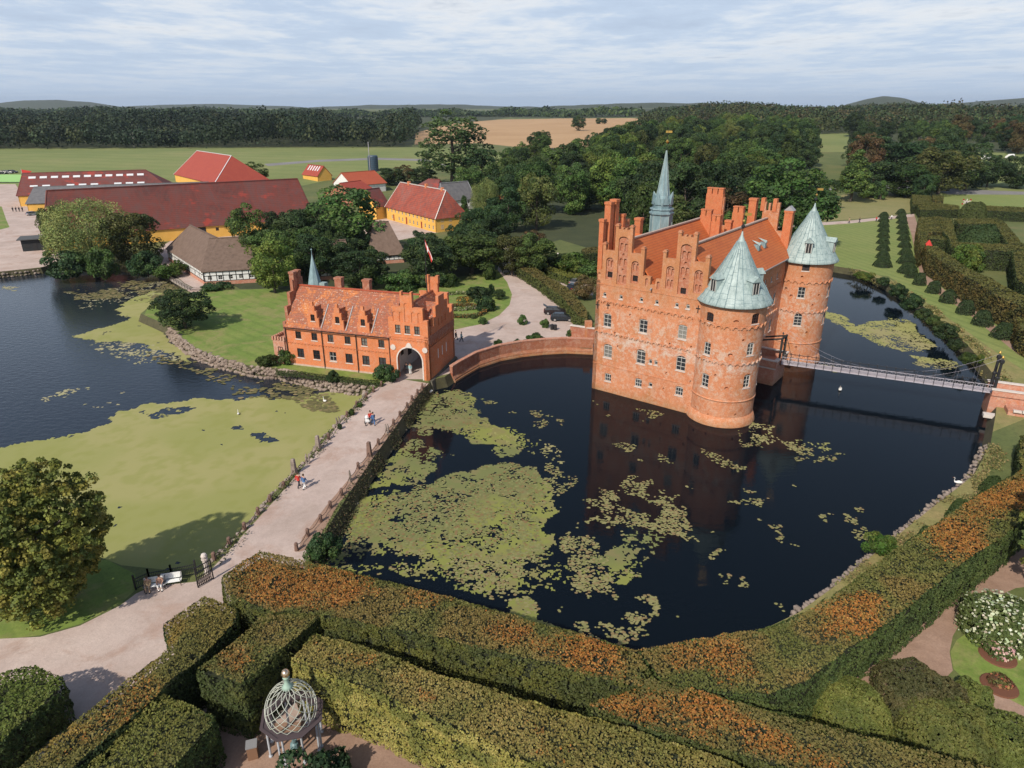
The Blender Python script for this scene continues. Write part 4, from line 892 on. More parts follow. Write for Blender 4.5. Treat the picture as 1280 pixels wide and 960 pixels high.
# right flank
H=[(archpoly(s,4.0,.32,1.5),.3,True) for s in(3.3,4.9,6.5)]
panel('gate_flank',M['brick_gate'],gh,[(-.15,0),(9.9,0),(9.9,8.35),(-.15,8.35)],H,flatmap(24.4,0,0,1),.6)
for s_ in(3.3,4.9,6.5): mb=MB();mbox(mb,flatmap(24.4,0,0,1),s_-.15,s_+.15,4.02,5.48,.05,.1);mb.build('slit_window',M['glass'],gh)  # dark box fills each slit to give it a shaded depth
mb=MB();mbox(mb,flatmap(24.4,0,0,1),-.1,9.9,7.3,8.3,-.06,.0)
for i in range(16): mbox(mb,flatmap(24.4,0,0,1),.1+i*.62,.35+i*.62,6.85,7.3,-.06,0)
mb.build('cornice',M['brick_dull'],gh)
mb=MB();mb.add([(24.42,-.6,-1),(24.42,10.2,-1),(25.3,10.2,-1),(25.3,-.6,-1),(24.42,-.3,1.6),(24.42,10,2.),(24.75,10,1.9),(24.75,-.3,1.5)],[(4,5,6,7),(3,2,1,0),(7,6,2,3),(0,4,7,3),(1,2,6,5)]);mb.build('stone_footing',M['stone_dark'],gh)
# side stepped gable
sg=[(1.2,8.3),(9.2,8.3),(9.2,9.6),(8.3,9.6),(8.3,10.6),(7.6,10.6),(7.6,12.2),(6.4,12.2),(6.4,13.4),(4.2,13.4),(4.2,12.2),(3.,12.2),(3.,10.6),(2.1,10.6),(2.1,9.4),(1.2,9.4)]
panel('side_gable',M['brick_gate'],gh,sg,[(archpoly(s,9.,.45,1.1,.15),.15,True) for s in(4.,5.3,6.6)],flatmap(24.35,0,0,1),.45)
panel('gate_rear',M['brick_gate'],gh,[(24.4-a,b) for a,b in ol[::-1]],[],flatmap(24.4,9.9,-1,0),.6)
mb=MB();mb.box(20.2,20.65,9.2,9.9,14,15.2);mb.box(21.8,22.25,9.2,9.9,14,15.2);mb.box(20.65,21.8,9.35,9.85,14,14.9);mb.build('rear_pinnacle',M['brick_gate'],gh)
slab('gate_roof',M['tile_gate'],gh,[(18.3,.3,9.2),(21.2,.3,13.0),(21.2,9.5,13.0),(18.3,9.5,9.2)],.2);slab('gate_roof',M['tile_gate'],gh,[(21.2,.3,13.0),(24.2,.3,8.5),(24.2,9.5,8.5),(21.2,9.5,13.0)],.2)
slab('gate_roof',M['tile_gate'],gh,[(24.,2.2,9.0),(24.,5.3,12.2),(21.8,5.3,12.2),(23.4,2.2,9.0)],.15);slab('gate_roof',M['tile_gate'],gh,[(24.,5.3,12.2),(24.,8.4,9.0),(23.4,8.4,9.0),(21.8,5.3,12.2)],.15)
mb=MB();mb.beam((21.6,1.,12.6),(24.,2.,8.7),.18,.12);mb.beam((24.,1.9,8.75),(23.9,5.2,12.3),.12,.1);mb.build('lead_flashing',M['lead'],gh)
mb=MB();mb.box(18.1,18.45,.3,9.3,gz0,7.4);mb.box(24.0,24.38,.5,9.3,.6,7.4);mb.build('passage_walls',M['white'],gh)
mb=MB();mb.box(18.1,24.4,.45,9.3,6.55,6.75);mb.build('passage_ceiling',M['timber'],gh)
mb=MB();mb.box(18.46,18.5,2.6,3.5,4.,5.4);mb.box(18.46,18.5,5.,6.3,3.2,4.8);mb.build('passage_openings',M['dark'],gh)
# low battlemented annexe at the left
mb=MB();mb.box(-2.4,-.32,-.2,3.4,gz0,5.4)
for i in range(5): mb.box(-2.5+i*.5,-2.2+i*.5,-.3,0.,5.4,6.)
for i in range(6): mb.box(-2.5,-2.2,.3+i*.55,.6+i*.55,5.4,6.)
ax=mb.build('annexe',M['brick_pink'],gh)
window(ax,flatmap(0,-.35,1,0),-1.15,3.0,.85,1.3,0,2,2,M['frame_brown'],.1)
# copper spire of the stair turret behind the roof
mb=MB();mb.lathe([(1.5,gz0),(1.5,10.2)],(-.8,10.7,0),8);tt=mb.build('stair_turret',M['brick_gate'],gh)
mb=MB();mb.lathe([(1.75,10.1),(1.5,10.8),(1.15,12.),(.8,13.6),(.38,15.4),(.05,16.9)],(-.8,10.7,0),8,.3);mb.tube([(-.8,10.7,16.8),(-.8,10.7,17.9)],.05,5);mb.lathe([(.03,-.15),(.16,0),(.03,.15)],(-.8,10.7,17.7),6);mb.build('turret_spire',M['copper_dark'],tt)
mb=MB();mb.box(.3,1.3,10.2,11.3,10.6,12.3);mb.build('turret_dormer',M['copper'],tt)
mb=MB();mb.box(-5,-2.45,.2,.5,gz0,2.1);mb.build('garden_wall',M['brick_dull'],gh)
# ================================================================ TREES
def pal(c,n,rr,amp=.22):
    c=np.array(c,float);k=rr.integers(0,len(c),n);q=c[k];return q*(1+rr.normal(0,amp,(n,1)))*(1+rr.normal(0,.06,(n,3)))
def crown_mesh(name,seed,H=18.,cr=6.,z0=.2,shape='round',nc=46,lp=105,ls=.62,cols=None,crs=(.20,.34),asp=.75,droop=0,link=False):
    """crown of leaf clumps: nc clumps, lp leaf quads on each"""
    rr=np.random.default_rng(seed);C=[];R=[]
    zb=H*z0;ht=H-zb
    tries=0
    while len(C)<nc and tries<9000:
        tries+=1
        u=rr.uniform(-1,1,3);q=np.linalg.norm(u)
        if q>1 or q<.38: continue
        t=(u[2]+1)/2
        if shape=='round': w=1.;
        elif shape=='cone': w=max(.08,(1-t)**.85)*1.0;u=np.array([rr.uniform(-1,1),rr.uniform(-1,1),u[2]]);
        elif shape=='tall': w=1.0+.22*math.sin(t*9+seed)
        elif shape=='flat': w=1.
        if shape=='cone' and (u[0]**2+u[1]**2>1 or u[0]**2+u[1]**2<.25): continue
        a=math.atan2(u[1],u[0]);lob=1+.16*math.sin(a*3+seed)+.10*math.sin(a*5+seed*2.3)+.1*math.sin(u[2]*4+seed)
        p=np.array([u[0]*cr*w*lob,u[1]*cr*w*lob,zb+ht*.5+u[2]*ht*.5*.93*(1+.06*math.sin(a*2+seed))])
        r=rr.uniform(*crs)*cr*(.7 if shape in('cone','tall') else 1)
        C.append(p);R.append(r)
    cen=[];nr=[];cl=[]
    base=np.array(cols if cols else [(.05,.075,.022),(.065,.09,.027),(.04,.062,.02)])
    mid=np.array([0,0,zb+ht*.45])
    for p,r in zip(C,R):
        n=int(lp*(r/(cr*.27))**1.3);d=rr.normal(0,1,(n,3));d/=np.linalg.norm(d,axis=1,keepdims=True)
        out=(p-mid);out=out/(np.linalg.norm(out)+1e-6)
        d=d+out*.55+np.array([0,0,.25]);d/=np.linalg.norm(d,axis=1,keepdims=True)
        rad=r*(.75+.35*rr.random((n,1)))
        pos=p+d*rad*np.array([1,1,.8])
        if droop>0:
            k=rr.random(n)**1.2;low=np.clip((.75-(p[2]-zb)/ht),0,1)
            pos[:,2]-=k*droop*ht*(.25+low)
            pos[:,:2]+= out[:2]*k[:,None]*.12*cr
            pos[:,2]=np.maximum(pos[:,2],.4)
        cen.append(pos);nr.append(d);bc=base[rr.integers(0,len(base))]*(1+rr.normal(0,.13))
        cc=bc*(1+rr.normal(0,.17,(n,1)))*(1+rr.normal(0,.05,(n,3)));cl.append(cc)
    cen=np.concatenate(cen);nr=np.concatenate(nr);cl=np.concatenate(cl)
    V=leafquads(cen,nr,ls,.55,rr,asp)
    return meshcols(name,V,4,cl,M['leaf'],link=False)
def trunk_mesh(seed,H,r,cr,z0):
    rg=random.Random(seed);mb=MB();top=H*.72
    mb.tube([(0,0,-.3),(rg.uniform(-.1,.1),0,H*.12),(rg.uniform(-.3,.3),rg.uniform(-.3,.3),H*.4),(rg.uniform(-.4,.4),rg.uniform(-.4,.4),top)],[r*1.25,r,r*.7,r*.25],7)
    for i in range(6):
        a=i*1.05+rg.uniform(-.3,.3);h=H*rg.uniform(.18,.5);L=cr*rg.uniform(.5,.8)
        mb.tube([(0,0,h),(math.cos(a)*L*.45,math.sin(a)*L*.45,h+L*.35),(math.cos(a)*L,math.sin(a)*L,h+L*.75)],[r*.42,r*.3,r*.1],5)
    me=bpy.data.meshes.new('trunk');me.from_pydata(mb.v,[],mb.f);me.update();me.materials.append(M['bark']);return me
DK=[(.040,.066,.026),(.056,.082,.028),(.034,.058,.026)];MD=[(.068,.108,.032),(.088,.125,.036),(.058,.09,.03)];YG=[(.11,.14,.036),(.14,.165,.042),(.085,.12,.03)]
OLV=[(.085,.10,.034),(.11,.12,.04),(.065,.085,.03)];BRN=[(.13,.085,.045),(.10,.075,.035),(.15,.10,.05)];BRT=[(.09,.15,.035),(.075,.125,.03)];BLU=[(.05,.08,.045),(.06,.09,.05)]
KINDS={}
def defkind(k,n,H,cr,z0,r,**kw):
    KINDS[k]=[(H,cr,trunk_mesh(s+hash_(k),H,r,cr,z0),crown_mesh('crown',s*7+hash_(k),H,cr,z0,**kw)) for s in range(n)]
def hash_(k): return sum(ord(c)*(i+3) for i,c in enumerate(k))%97
defkind('dark',3,18,6.4,.05,.38,cols=DK,nc=78,lp=115,ls=.62,crs=(.20,.36))
defkind('mid',3,18,6.4,.05,.38,cols=MD,nc=78,lp=115,ls=.62,crs=(.20,.36))
defkind('yellow',2,16,6.2,.05,.35,cols=YG,nc=76,lp=115,ls=.58,crs=(.20,.36))
defkind('olive',2,17,6.6,.05,.38,cols=OLV,nc=76,lp=112,ls=.62,crs=(.20,.36))
defkind('brown',1,17,6.4,.05,.38,cols=BRN,nc=74,lp=112,ls=.62,crs=(.20,.36))
defkind('poplar',1,26,6.8,.12,.5,shape='tall',cols=[(.10,.135,.05),(.08,.115,.045),(.12,.15,.06)],nc=120,lp=90,ls=.6,crs=(.2,.34))
defkind('cone',2,15,4.4,.04,.3,shape='cone',cols=MD,nc=110,lp=90,ls=.5,crs=(.28,.42))
defkind('willow',2,15,6.8,.22,.5,cols=[(.22,.24,.085),(.27,.275,.105),(.16,.19,.07)],nc=80,lp=230,ls=.45,droop=.6,asp=.4)
defkind('bush',3,3,2.1,.0,.07,cols=MD,nc=34,lp=85,ls=.32,crs=(.30,.5))
defkind('dbush',2,3,2.1,.0,.07,cols=DK,nc=34,lp=85,ls=.32,crs=(.30,.5))
defkind('ybush',2,3,2.1,.0,.07,cols=YG+BRT,nc=34,lp=85,ls=.30,crs=(.30,.5))
def put_tree(p,h,w,kind,label,cat='tree',name=None,group=None,seed=None,one=False):
    """h total height above p, w crown diameter"""
    v=KINDS[kind];rg=random.Random(int(p[0]*31+p[1]*17));H,cr,tm,cm=v[rg.randrange(len(v))]
    nm=name or {'cone':'conifer_tree','poplar':'poplar_tree','willow':'willow_tree','bush':'shrub','dbush':'shrub','ybush':'shrub'}.get(kind,'deciduous_tree')
    t=thing(nm,label,cat,(p[0],p[1],p[2]-.05),rg.uniform(0,6.28),group)
    sx=w/2/(cr*1.0);sz=h/(H*.97);t.scale=(sx,sx*rg.uniform(.94,1.06),sz)
    for n_,me in(('trunk',tm),('crown',cm)):
        o=bpy.data.objects.new(n_,me);COL.objects.link(o);o.parent=t
    return t
def tree(px,pyb,pyt,wpx,kind,label,cat='tree',group=None,name=None,fg=None):
    p=G(px,pyb);h=max(.5,topz(px,pyt,p)-p[2]);w=wpx*pxscale((p[0],p[1],p[2]+h/2))
    # a tall crown seen from above reads a little taller: allow for its near shoulder
    return put_tree(p,h*.97,w,kind,label,cat,name,group)
T=[(118,332,245,86,'willow','tall pale green weeping willow on the pond shore before the red barn'),
(172,331,263,62,'olive','olive green rounded tree right of the weeping willow on the pond shore'),
(78,322,255,34,'olive','darker olive tree touching the left side of the weeping willow'),
(313,338,255,50,'mid','tall dark green tree against the right end of the thatched pond house'),
(344,366,300,52,'yellow','sunlit yellow green tree on the island lawn behind the gatehouse chimneys'),
(378,330,258,64,'dark','large dark tree in front of the right end of the long red barn'),
(432,322,229,80,'mid','broad tall tree hiding the farm courtyard, left of the thatched barn roof'),
(395,350,288,50,'dark','dark tree behind the green copper turret of the gatehouse'),
(452,362,308,60,'dark','low spreading dark tree in front of the second thatched building'),
(536,354,292,58,'dark','dark rounded tree behind the flag of the gatehouse'),
(590,342,290,76,'mid','wide green tree beside the gravel road, right of the flag'),
(607,300,268,48,'mid','small green tree below the weeping tree near the grey roofed house'),
(608,282,222,30,'willow','slender drooping tree beside the grey roofed white house'),
(581,282,243,16,'cone','narrow dark conifer at the right corner of the yellow manor house'),
(462,268,247,26,'dark','small dark tree at the left corner of the yellow manor house'),
(566,234,133,92,'poplar','very tall loose crowned poplar rising above the farm roofs'),
(604,236,182,48,'dark','dark tree tucked behind the right side of the tall poplar'),
(590,252,205,40,'mid','green tree growing at the foot of the tall poplar'),
(488,232,208,30,'dark','low dark tree behind the manor roof, leftmost of its row'),
(505,230,206,26,'brown','rust brown tree in the row behind the manor roof'),
(528,230,208,32,'dark','low dark tree behind the manor roof, between the rust one and the poplar'),
(314,232,202,34,'yellow','small rounded tree behind the long red barn beside the bright red barn'),
(232,411,361,64,'dark','lone dark crabapple tree on the tip of the island lawn'),
(1063,252,187,50,'cone','bright green pyramid shaped tree on the straw coloured lawn'),
(1172,243,184,62,'olive','olive tinted broad tree at the head of the garden hedges'),
(1206,238,177,50,'dark','dark tree close behind the olive tinted broad tree'),
(1152,252,215,22,'dark','small dark pointed tree at the corner of the garden hedges'),
(1100,250,224,14,'cone','tiny conifer standing alone on the garden road verge'),
(1233,234,192,34,'dark','round headed roadside tree, left one of the pair beyond the road'),
(1270,236,190,42,'dark','round headed roadside tree, right one of the pair beyond the road'),
(962,310,199,106,'mid','very broad sunlit green tree behind the castle chimneys'),
(1015,262,215,50,'mid','green tree at the edge of the straw coloured lawn left of the pyramid tree'),
(905,300,235,60,'brown','rusty leaved tree between the castle chimneys'),
(828,315,240,70,'olive','olive tree directly behind the castle spire'),
(800,320,224,50,'mid','bright green tree left of the castle spire'),
(723,163.5,144,17,'dark','lone dark tree standing in the stubble field'),
(748,155.5,147,7,'dark','small dark tree beyond the lone tree in the stubble field'),
(755,155.5,148,7,'dark','second small tree beyond the lone tree in the stubble field'),
(640,345,292,40,'olive','pale olive tree where the gravel road disappears into the wood'),
(668,345,290,46,'mid','green tree behind the start of the clipped road hedge'),
(667,330,287,34,'brown','brownish tree above the start of the clipped road hedge'),
(1088,246,198,60,'dark','dark round tree right of the pyramid tree'),(1130,246,203,60,'mid','dull green round tree between the pyramid tree and the olive tree'),
(1085,215,168,60,'dark','dark tree in the second row behind the pyramid tree'),(1140,222,175,70,'dark','broad dark tree in the second row left of the olive tree')]
for a in T: tree(*a[:5],a[5])
# trees of the park wood, one by one
used=[Vector((G(a[0],a[1]).x,G(a[0],a[1]).y)) for a in T]
def fill(poly,dmin,hr,kinds,label,group,maxn,seed,avoid=()):
    rg=random.Random(seed);xs=[p[0] for p in poly];ys=[p[1] for p in poly];n=0;t=0
    while n<maxn and t<maxn*60:
        t+=1;x=rg.uniform(min(xs),max(xs));y=rg.uniform(min(ys),max(ys))
        if not inpoly(np.array([x]),np.array([y]),poly)[0]: continue
        q=Vector((x,y))
        if any((q-u).length<dmin*rg.uniform(.8,1.1) for u in used): continue
        if any(inpoly(np.array([x]),np.array([y]),a)[0] for a in avoid): continue
        used.append(q);h=rg.uniform(*hr);n+=1
        put_tree((x,y,terr(x,y)),h,h*rg.uniform(.62,.82),rg.choice(kinds),label,'tree',group=group)
    return n
roadpoly=PX([(600,420),(612,345),(622,300),(642,300),(652,328),(700,350),(760,385),(760,430)])
barnview=PX([(452,350),(458,272),(516,272),(520,345)])
yard2=PX([(470,330),(470,280),(500,262),(575,262),(600,300),(560,320)])
n1=fill(GX([(650,330),(640,312),(632,285),(650,240),(690,214),(790,182),(900,163),(1010,172),(1012,215),(1000,240),(985,265),(900,300),(760,330),(700,322)]),8.2,(15,22),['dark','dark','mid','mid','olive','dark','yellow','mid','dark'],'deciduous tree crowded among others in the park wood behind the castle','trees of the park wood behind the castle',165,5,[roadpoly])
n2=fill(GX([(620,232),(636,205),(690,180),(640,262),(628,300)]),9,(12,16),['dark','mid'],'dark tree among those between the farm houses and the park wood','trees between the farm and the park wood',12,6,[roadpoly])
nf=fill(GX([(335,352),(345,322),(350,300),(400,300),(440,300),(455,330),(500,330),(560,300),(600,290),(625,300),(618,330),(600,338),(540,342),(470,350),(380,357),(340,360)]),6.0,(7,11.5),['dark','dark','mid'],'dark tree in the shrubby belt between gatehouse and farm','trees between the gatehouse and the farm',38,15,[roadpoly,yard2,barnview])
n3=fill(GX([(1062,190),(1062,170),(1290,175),(1500,190),(1500,204),(1200,204),(1180,215),(1075,232)]),13,(15,22),['dark','dark','mid','brown','dark'],'dark tree at the front of the wood above the hedged gardens','front trees of the wood above the hedged gardens',44,8)
# far woods: one mass each
def wood(label,polys,step,hr,seed,cols,q=1.9,per=60,avoid=()):
    rr=np.random.default_rng(seed);cen=[];nr=[];cl=[];sz=[]
    for poly in polys:
        xs=[p[0] for p in poly];ys=[p[1] for p in poly]
        gx,gy=np.meshgrid(np.arange(min(xs),max(xs),step),np.arange(min(ys),max(ys),step));x=gx.ravel();y=gy.ravel()
        x=x+rr.uniform(-.4,.4,len(x))*step;y=y+rr.uniform(-.4,.4,len(x))*step;ok=inpoly(x,y,poly)
        for a in avoid: ok&=~inpoly(x,y,a)
        x=x[ok];y=y[ok]
        vis=np.abs(x)<y*.80+60;x=x[vis];y=y[vis]
        z=nterr(x,y)
        for a,b,c in zip(x,y,z):
            h=rr.uniform(*hr)*(1.1 if rr.random()<.06 else 1)*(.82+.36*math.sin(a*.011+b*.007)*math.sin(a*.031+1.3)+.1*math.sin(a*.0043));r=step*rr.uniform(.5,.72);n=per
            k=max(1.,b/700.)
            d=rr.normal(0,1,(n,3));d[:,2]=np.abs(d[:,2])*1.15-.55;d/=np.linalg.norm(d,axis=1,keepdims=True)
            rc=h*.5;cen.append(np.array([a,b,c+h-rc])+d*np.array([r,r,rc])*rr.uniform(.8,1.08,(n,1)));nr.append(d)
            bc=np.array(cols[rr.integers(0,len(cols))])*(1+rr.normal(0,.22));cl.append(bc*(1+rr.normal(0,.16,(n,1))));sz.append(np.full(n,q*k**.6))
    cen=np.concatenate(cen);nr=np.concatenate(nr);cl=np.concatenate(cl);sz=np.concatenate(sz)
    o=meshcols('woodland',leafquads(cen,nr,sz,.4,rr,.9),4,cl,M['hedgeleaf']);tag(o,label,'wood',kind='stuff');return len(cen)
q=wood('dense dark wood closing the horizon beyond the green field',[GX([(-420,187.5),(-60,187.5),(515,184.5),(519,166),(522,160),(-420,160)])],12,(20,29),21,[(.024,.042,.022),(.032,.050,.022),(.020,.034,.020),(.045,.055,.024),(.028,.046,.024)],2.1,90)
q+=wood('narrow far strip of dark wood behind the stubble field',[[(-260+i,1180+0*i) for i in()]+GX([(-420,150),(640,146.2),(690,144.8),(690,143.5),(-420,145)])],24,(17,23),22,DK,3.2,40)
q+=wood('distant tree belt on the horizon right of centre',[GX([(640,146),(795,146.3),(800,143.5),(640,143.5)])],30,(15,20),23,DK+MD,4,34)
q+=wood('broad dark wooded hillside behind the castle and gardens',[GX([(800,161),(860,164),(1010,169),(1062,167),(1290,176),(1500,191),(1500,144),(820,144)])],14,(16,23),24,DK+[(.05,.06,.022),(.075,.065,.03),(.06,.07,.025)],2.2,56,avoid=[GX([(838,160),(838,154.8),(962,154.8),(962,160)])])
print('trees',n1,n2,n3,'wood quads',q)
# ================================================================ HEDGES
def hmix(P3,cols,seed,sc=.16,orange=0.,yel=0.,thr=.56,edge=None):
    a=fbm(P3,sc,seed,4);b=fbm(P3,sc*3.1,seed+5,3);n=len(P3);rr=np.random.default_rng(seed)
    c=np.array(cols,float);t=np.clip((b-.38)/.24,0,1)[:,None];col=c[0]*(1-t)+c[1]*t
    if len(c)>2:
        t=np.clip((fbm(P3,sc*1.7,seed+31,3)-.5)/.1,0,1)[:,None];col=col*(1-t*.8)+c[2]*t*.8
    if orange>0:
        a2=.72*a+.28*fbm(P3,sc*2.6,seed+77,3);t=np.clip((a2+.22*(b-.5)-thr-(edge if edge is not None else 0))/.19,0,1)*orange;m=(rr.random(n)<t*.85)[:,None];oc=np.array([[.44,.16,.032],[.36,.14,.033],[.40,.22,.055],[.27,.11,.03]])[rr.integers(0,4,n)]
        warm=col*(1-.55*t[:,None])+np.array([.26,.13,.04])*.55*t[:,None];col=np.where(m,oc*.8+warm*.2,warm)
    return col*(1+rr.normal(0,.15,(n,1)))*(1+rr.normal(0,.04,(n,3)))
def polysample(poly,n,rr):
    xs=[p[0] for p in poly];ys=[p[1] for p in poly];bb=(max(xs)-min(xs))*(max(ys)-min(ys));A=abs(area(poly));m=int(n*bb/A*1.1)+10
    x=rr.uniform(min(xs),max(xs),m);y=rr.uniform(min(ys),max(ys),m);ok=inpoly(x,y,poly);return x[ok][:n],y[ok][:n]
def hedge(name,label,cat,poly,z0,z1,dens=70,size=.24,ctop=None,cside=None,orange=0.,thr=.56,seed=1,group=None,rough=.14,sidedens=None,oside=0.):
    if area(poly)<0: poly=poly[::-1]
    poly=resample(poly,1.2)
    rr=np.random.default_rng(seed);A=abs(area(poly));n=int(A*dens)
    x,y=polysample(poly,n,rr);P3=np.column_stack([x,y,np.full(len(x),z1)])
    P3[:,2]+=(fbm(P3,.45,seed+2)-.5)*rough*5+(fbm(P3,2.,seed+2)-.5)*rough*1.6
    # soften the arris
    N3=np.tile(np.array([0,0,1.]),(len(x),1))
    Sx=[];Sn=[]
    for i in range(len(poly)):
        a=np.array(poly[i]);b=np.array(poly[(i+1)%len(poly)]);L=np.linalg.norm(b-a)
        if L<1e-3:continue
        nrm=np.array([(b-a)[1],-(b-a)[0]])/L;m=int(L*(z1-z0)*(sidedens or dens));t=rr.random(m);zz_=z0+(z1-z0)*rr.random(m)**.9
        q=a+(b-a)*t[:,None];bulge=.06-np.clip((zz_-(z1-.3))/.3,0,1)**2*.14
        q=q+nrm*bulge[:,None];Sx.append(np.column_stack([q,zz_]));Sn.append(np.tile(np.array([nrm[0],nrm[1],.25]),(m,1)))
    S=np.concatenate(Sx);SN=np.concatenate(Sn);d=(fbm(S,.6,seed+7)-.5)*rough*5.+(fbm(S,2.5,seed+8)-.5)*rough*1.6;S=S+SN*d[:,None]
    ed=np.full(len(x),9.)
    for i in range(len(poly)):
        a=np.array(poly[i]);b=np.array(poly[(i+1)%len(poly)]);ab=b-a;L2=ab@ab+1e-9;tt=np.clip(((x-a[0])*ab[0]+(y-a[1])*ab[1])/L2,0,1);ed=np.minimum(ed,np.hypot(x-a[0]-ab[0]*tt,y-a[1]-ab[1]*tt))
    kp=(vn(P3,2.3,seed+91)>.2)|(rr.random(len(P3))<.35);P3=P3[kp];N3=N3[kp];ed_=None;x=x[kp];y=y[kp];ks=(vn(S,1.9,seed+92)>.27)|(rr.random(len(S))<.2);S=S[ks];SN=SN[ks]
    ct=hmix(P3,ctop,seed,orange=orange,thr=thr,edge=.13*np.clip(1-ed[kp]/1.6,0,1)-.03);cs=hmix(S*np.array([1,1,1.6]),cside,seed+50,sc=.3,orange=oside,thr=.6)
    V=leafquads(np.concatenate([P3,S]),np.concatenate([N3,SN]),size,.6,rr,.8)
    h=thing(name,label,cat,(poly[0][0],poly[0][1],z0),0,group)
    o=meshcols('foliage',V-np.tile(np.array([poly[0][0],poly[0][1],z0]),(len(V),1)),4,np.concatenate([ct,cs]),M['hedgeleaf'],h)
    ins=offset(poly,-.16-rough);mb=MB();mb.prism([(a-poly[0][0],b-poly[0][1]) for a,b in ins],0,z1-z0-.2-rough*1.6);mb.build('inner_core',M['core'],h)
    return h
GT=[(.115,.125,.034),(.165,.155,.045),(.22,.155,.05)];GS=[(.07,.085,.024),(.10,.11,.03),(.055,.075,.024)];YS=[(.17,.155,.035),(.24,.21,.055),(.12,.115,.03)];DS=[(.04,.06,.02),(.06,.08,.025)]  # side palettes
ht=6.3
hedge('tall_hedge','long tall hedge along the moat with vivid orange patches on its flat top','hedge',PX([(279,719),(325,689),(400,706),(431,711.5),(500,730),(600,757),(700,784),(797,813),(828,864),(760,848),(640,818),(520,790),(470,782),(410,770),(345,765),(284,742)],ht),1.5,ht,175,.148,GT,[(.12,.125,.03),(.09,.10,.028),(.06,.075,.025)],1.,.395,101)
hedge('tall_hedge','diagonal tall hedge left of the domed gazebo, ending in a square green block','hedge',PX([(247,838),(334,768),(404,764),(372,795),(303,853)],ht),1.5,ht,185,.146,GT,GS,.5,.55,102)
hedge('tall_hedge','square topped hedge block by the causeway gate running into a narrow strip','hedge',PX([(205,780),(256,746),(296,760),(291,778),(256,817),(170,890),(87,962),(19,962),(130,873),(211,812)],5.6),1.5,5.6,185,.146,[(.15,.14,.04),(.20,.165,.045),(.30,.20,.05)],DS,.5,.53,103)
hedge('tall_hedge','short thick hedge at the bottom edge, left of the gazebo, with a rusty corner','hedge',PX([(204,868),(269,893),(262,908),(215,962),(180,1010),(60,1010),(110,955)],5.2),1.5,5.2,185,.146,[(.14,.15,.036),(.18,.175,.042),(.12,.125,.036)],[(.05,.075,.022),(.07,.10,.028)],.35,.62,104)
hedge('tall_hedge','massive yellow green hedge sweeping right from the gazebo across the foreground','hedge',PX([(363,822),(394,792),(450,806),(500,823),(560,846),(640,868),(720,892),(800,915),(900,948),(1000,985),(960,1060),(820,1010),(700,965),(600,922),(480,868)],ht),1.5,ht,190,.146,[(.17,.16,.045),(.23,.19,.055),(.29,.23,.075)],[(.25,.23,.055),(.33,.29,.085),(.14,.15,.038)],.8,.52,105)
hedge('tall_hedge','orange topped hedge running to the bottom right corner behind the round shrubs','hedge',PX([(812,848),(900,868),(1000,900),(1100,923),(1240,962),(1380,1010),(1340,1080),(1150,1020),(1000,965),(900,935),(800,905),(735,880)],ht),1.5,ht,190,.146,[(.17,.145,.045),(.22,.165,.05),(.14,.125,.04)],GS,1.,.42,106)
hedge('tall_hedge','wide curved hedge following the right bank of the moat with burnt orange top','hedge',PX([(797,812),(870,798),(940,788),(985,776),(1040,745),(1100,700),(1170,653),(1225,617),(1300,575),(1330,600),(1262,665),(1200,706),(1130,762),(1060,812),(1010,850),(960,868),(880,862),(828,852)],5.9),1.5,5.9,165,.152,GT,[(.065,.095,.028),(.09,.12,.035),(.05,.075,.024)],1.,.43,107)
def roundhedge(px,py,wpx,hm,label,cols,seed,name='clipped_shrub',group=None,cat='shrub',z=1.5,flat=.55,size=.2,dens=110,orange=0,cone=0.,zc=None):
    """low clipped dome standing on the ground at the photo point"""
    p=P(px,py,z);r=wpx*pxscale(p)/2;return dome(p,r,hm,label,cols,seed,name,group,cat,flat,size,dens,orange,cone)
def dshape(n,rr,pw=3.):
    a=rr.uniform(0,2*math.pi,n);top=rr.random(n)<.5;u=rr.random(n)
    rho=np.where(top,np.sqrt(u),np.maximum(1-u**pw,0)**(1/pw));z=np.where(top,np.maximum(1-rho**pw,0)**(1/pw),u)
    q=np.column_stack([rho*np.cos(a),rho*np.sin(a),z]);nn=np.column_stack([rho**(pw-1)*np.cos(a),rho**(pw-1)*np.sin(a),z**(pw-1)+.05])
    return q,nn/np.linalg.norm(nn,axis=1,keepdims=True)
def dome(p,r,hm,label,cols,seed,name='clipped_shrub',group=None,cat='shrub',flat=.55,size=.2,dens=110,orange=0,cone=0.,lump=.12):
    rr=np.random.default_rng(seed);n=int((2*math.pi*r*r*.6+2*math.pi*r*hm)*dens)
    q,d=dshape(n,rr,2.0+max(0,.9-flat)*3.2)
    if cone: q[:,:2]*=(1-cone*q[:,2:3])
    P3=q*np.array([r,r,hm]);lm=1+(fbm(P3+np.array([p[0],p[1],0]),1.1/max(r,.5)*1.5,seed)-.5)*lump*2.6+(fbm(P3,3,seed+1)-.5)*lump
    P3=P3*lm[:,None];P3[:,2]=np.maximum(P3[:,2],.05)
    c=hmix(P3+np.array([p[0],p[1],0]),cols,seed,sc=.5,orange=orange)
    t=thing(name,label,cat,(p[0],p[1],p[2]),0,group)
    meshcols('foliage',leafquads(P3,d,size,.6,rr,.8),4,c,M['hedgeleaf'],t)
    mb=MB();q_=.86-lump*.9;mb.lathe([(r*q_*max(.02,(1-z**3)**(1/3))*(1-cone*z),hm*z*q_) for z in(0,.3,.55,.75,.9,.98,1.)],(0,0,0),12);mb.build('inner_core',M['core'],t);return t
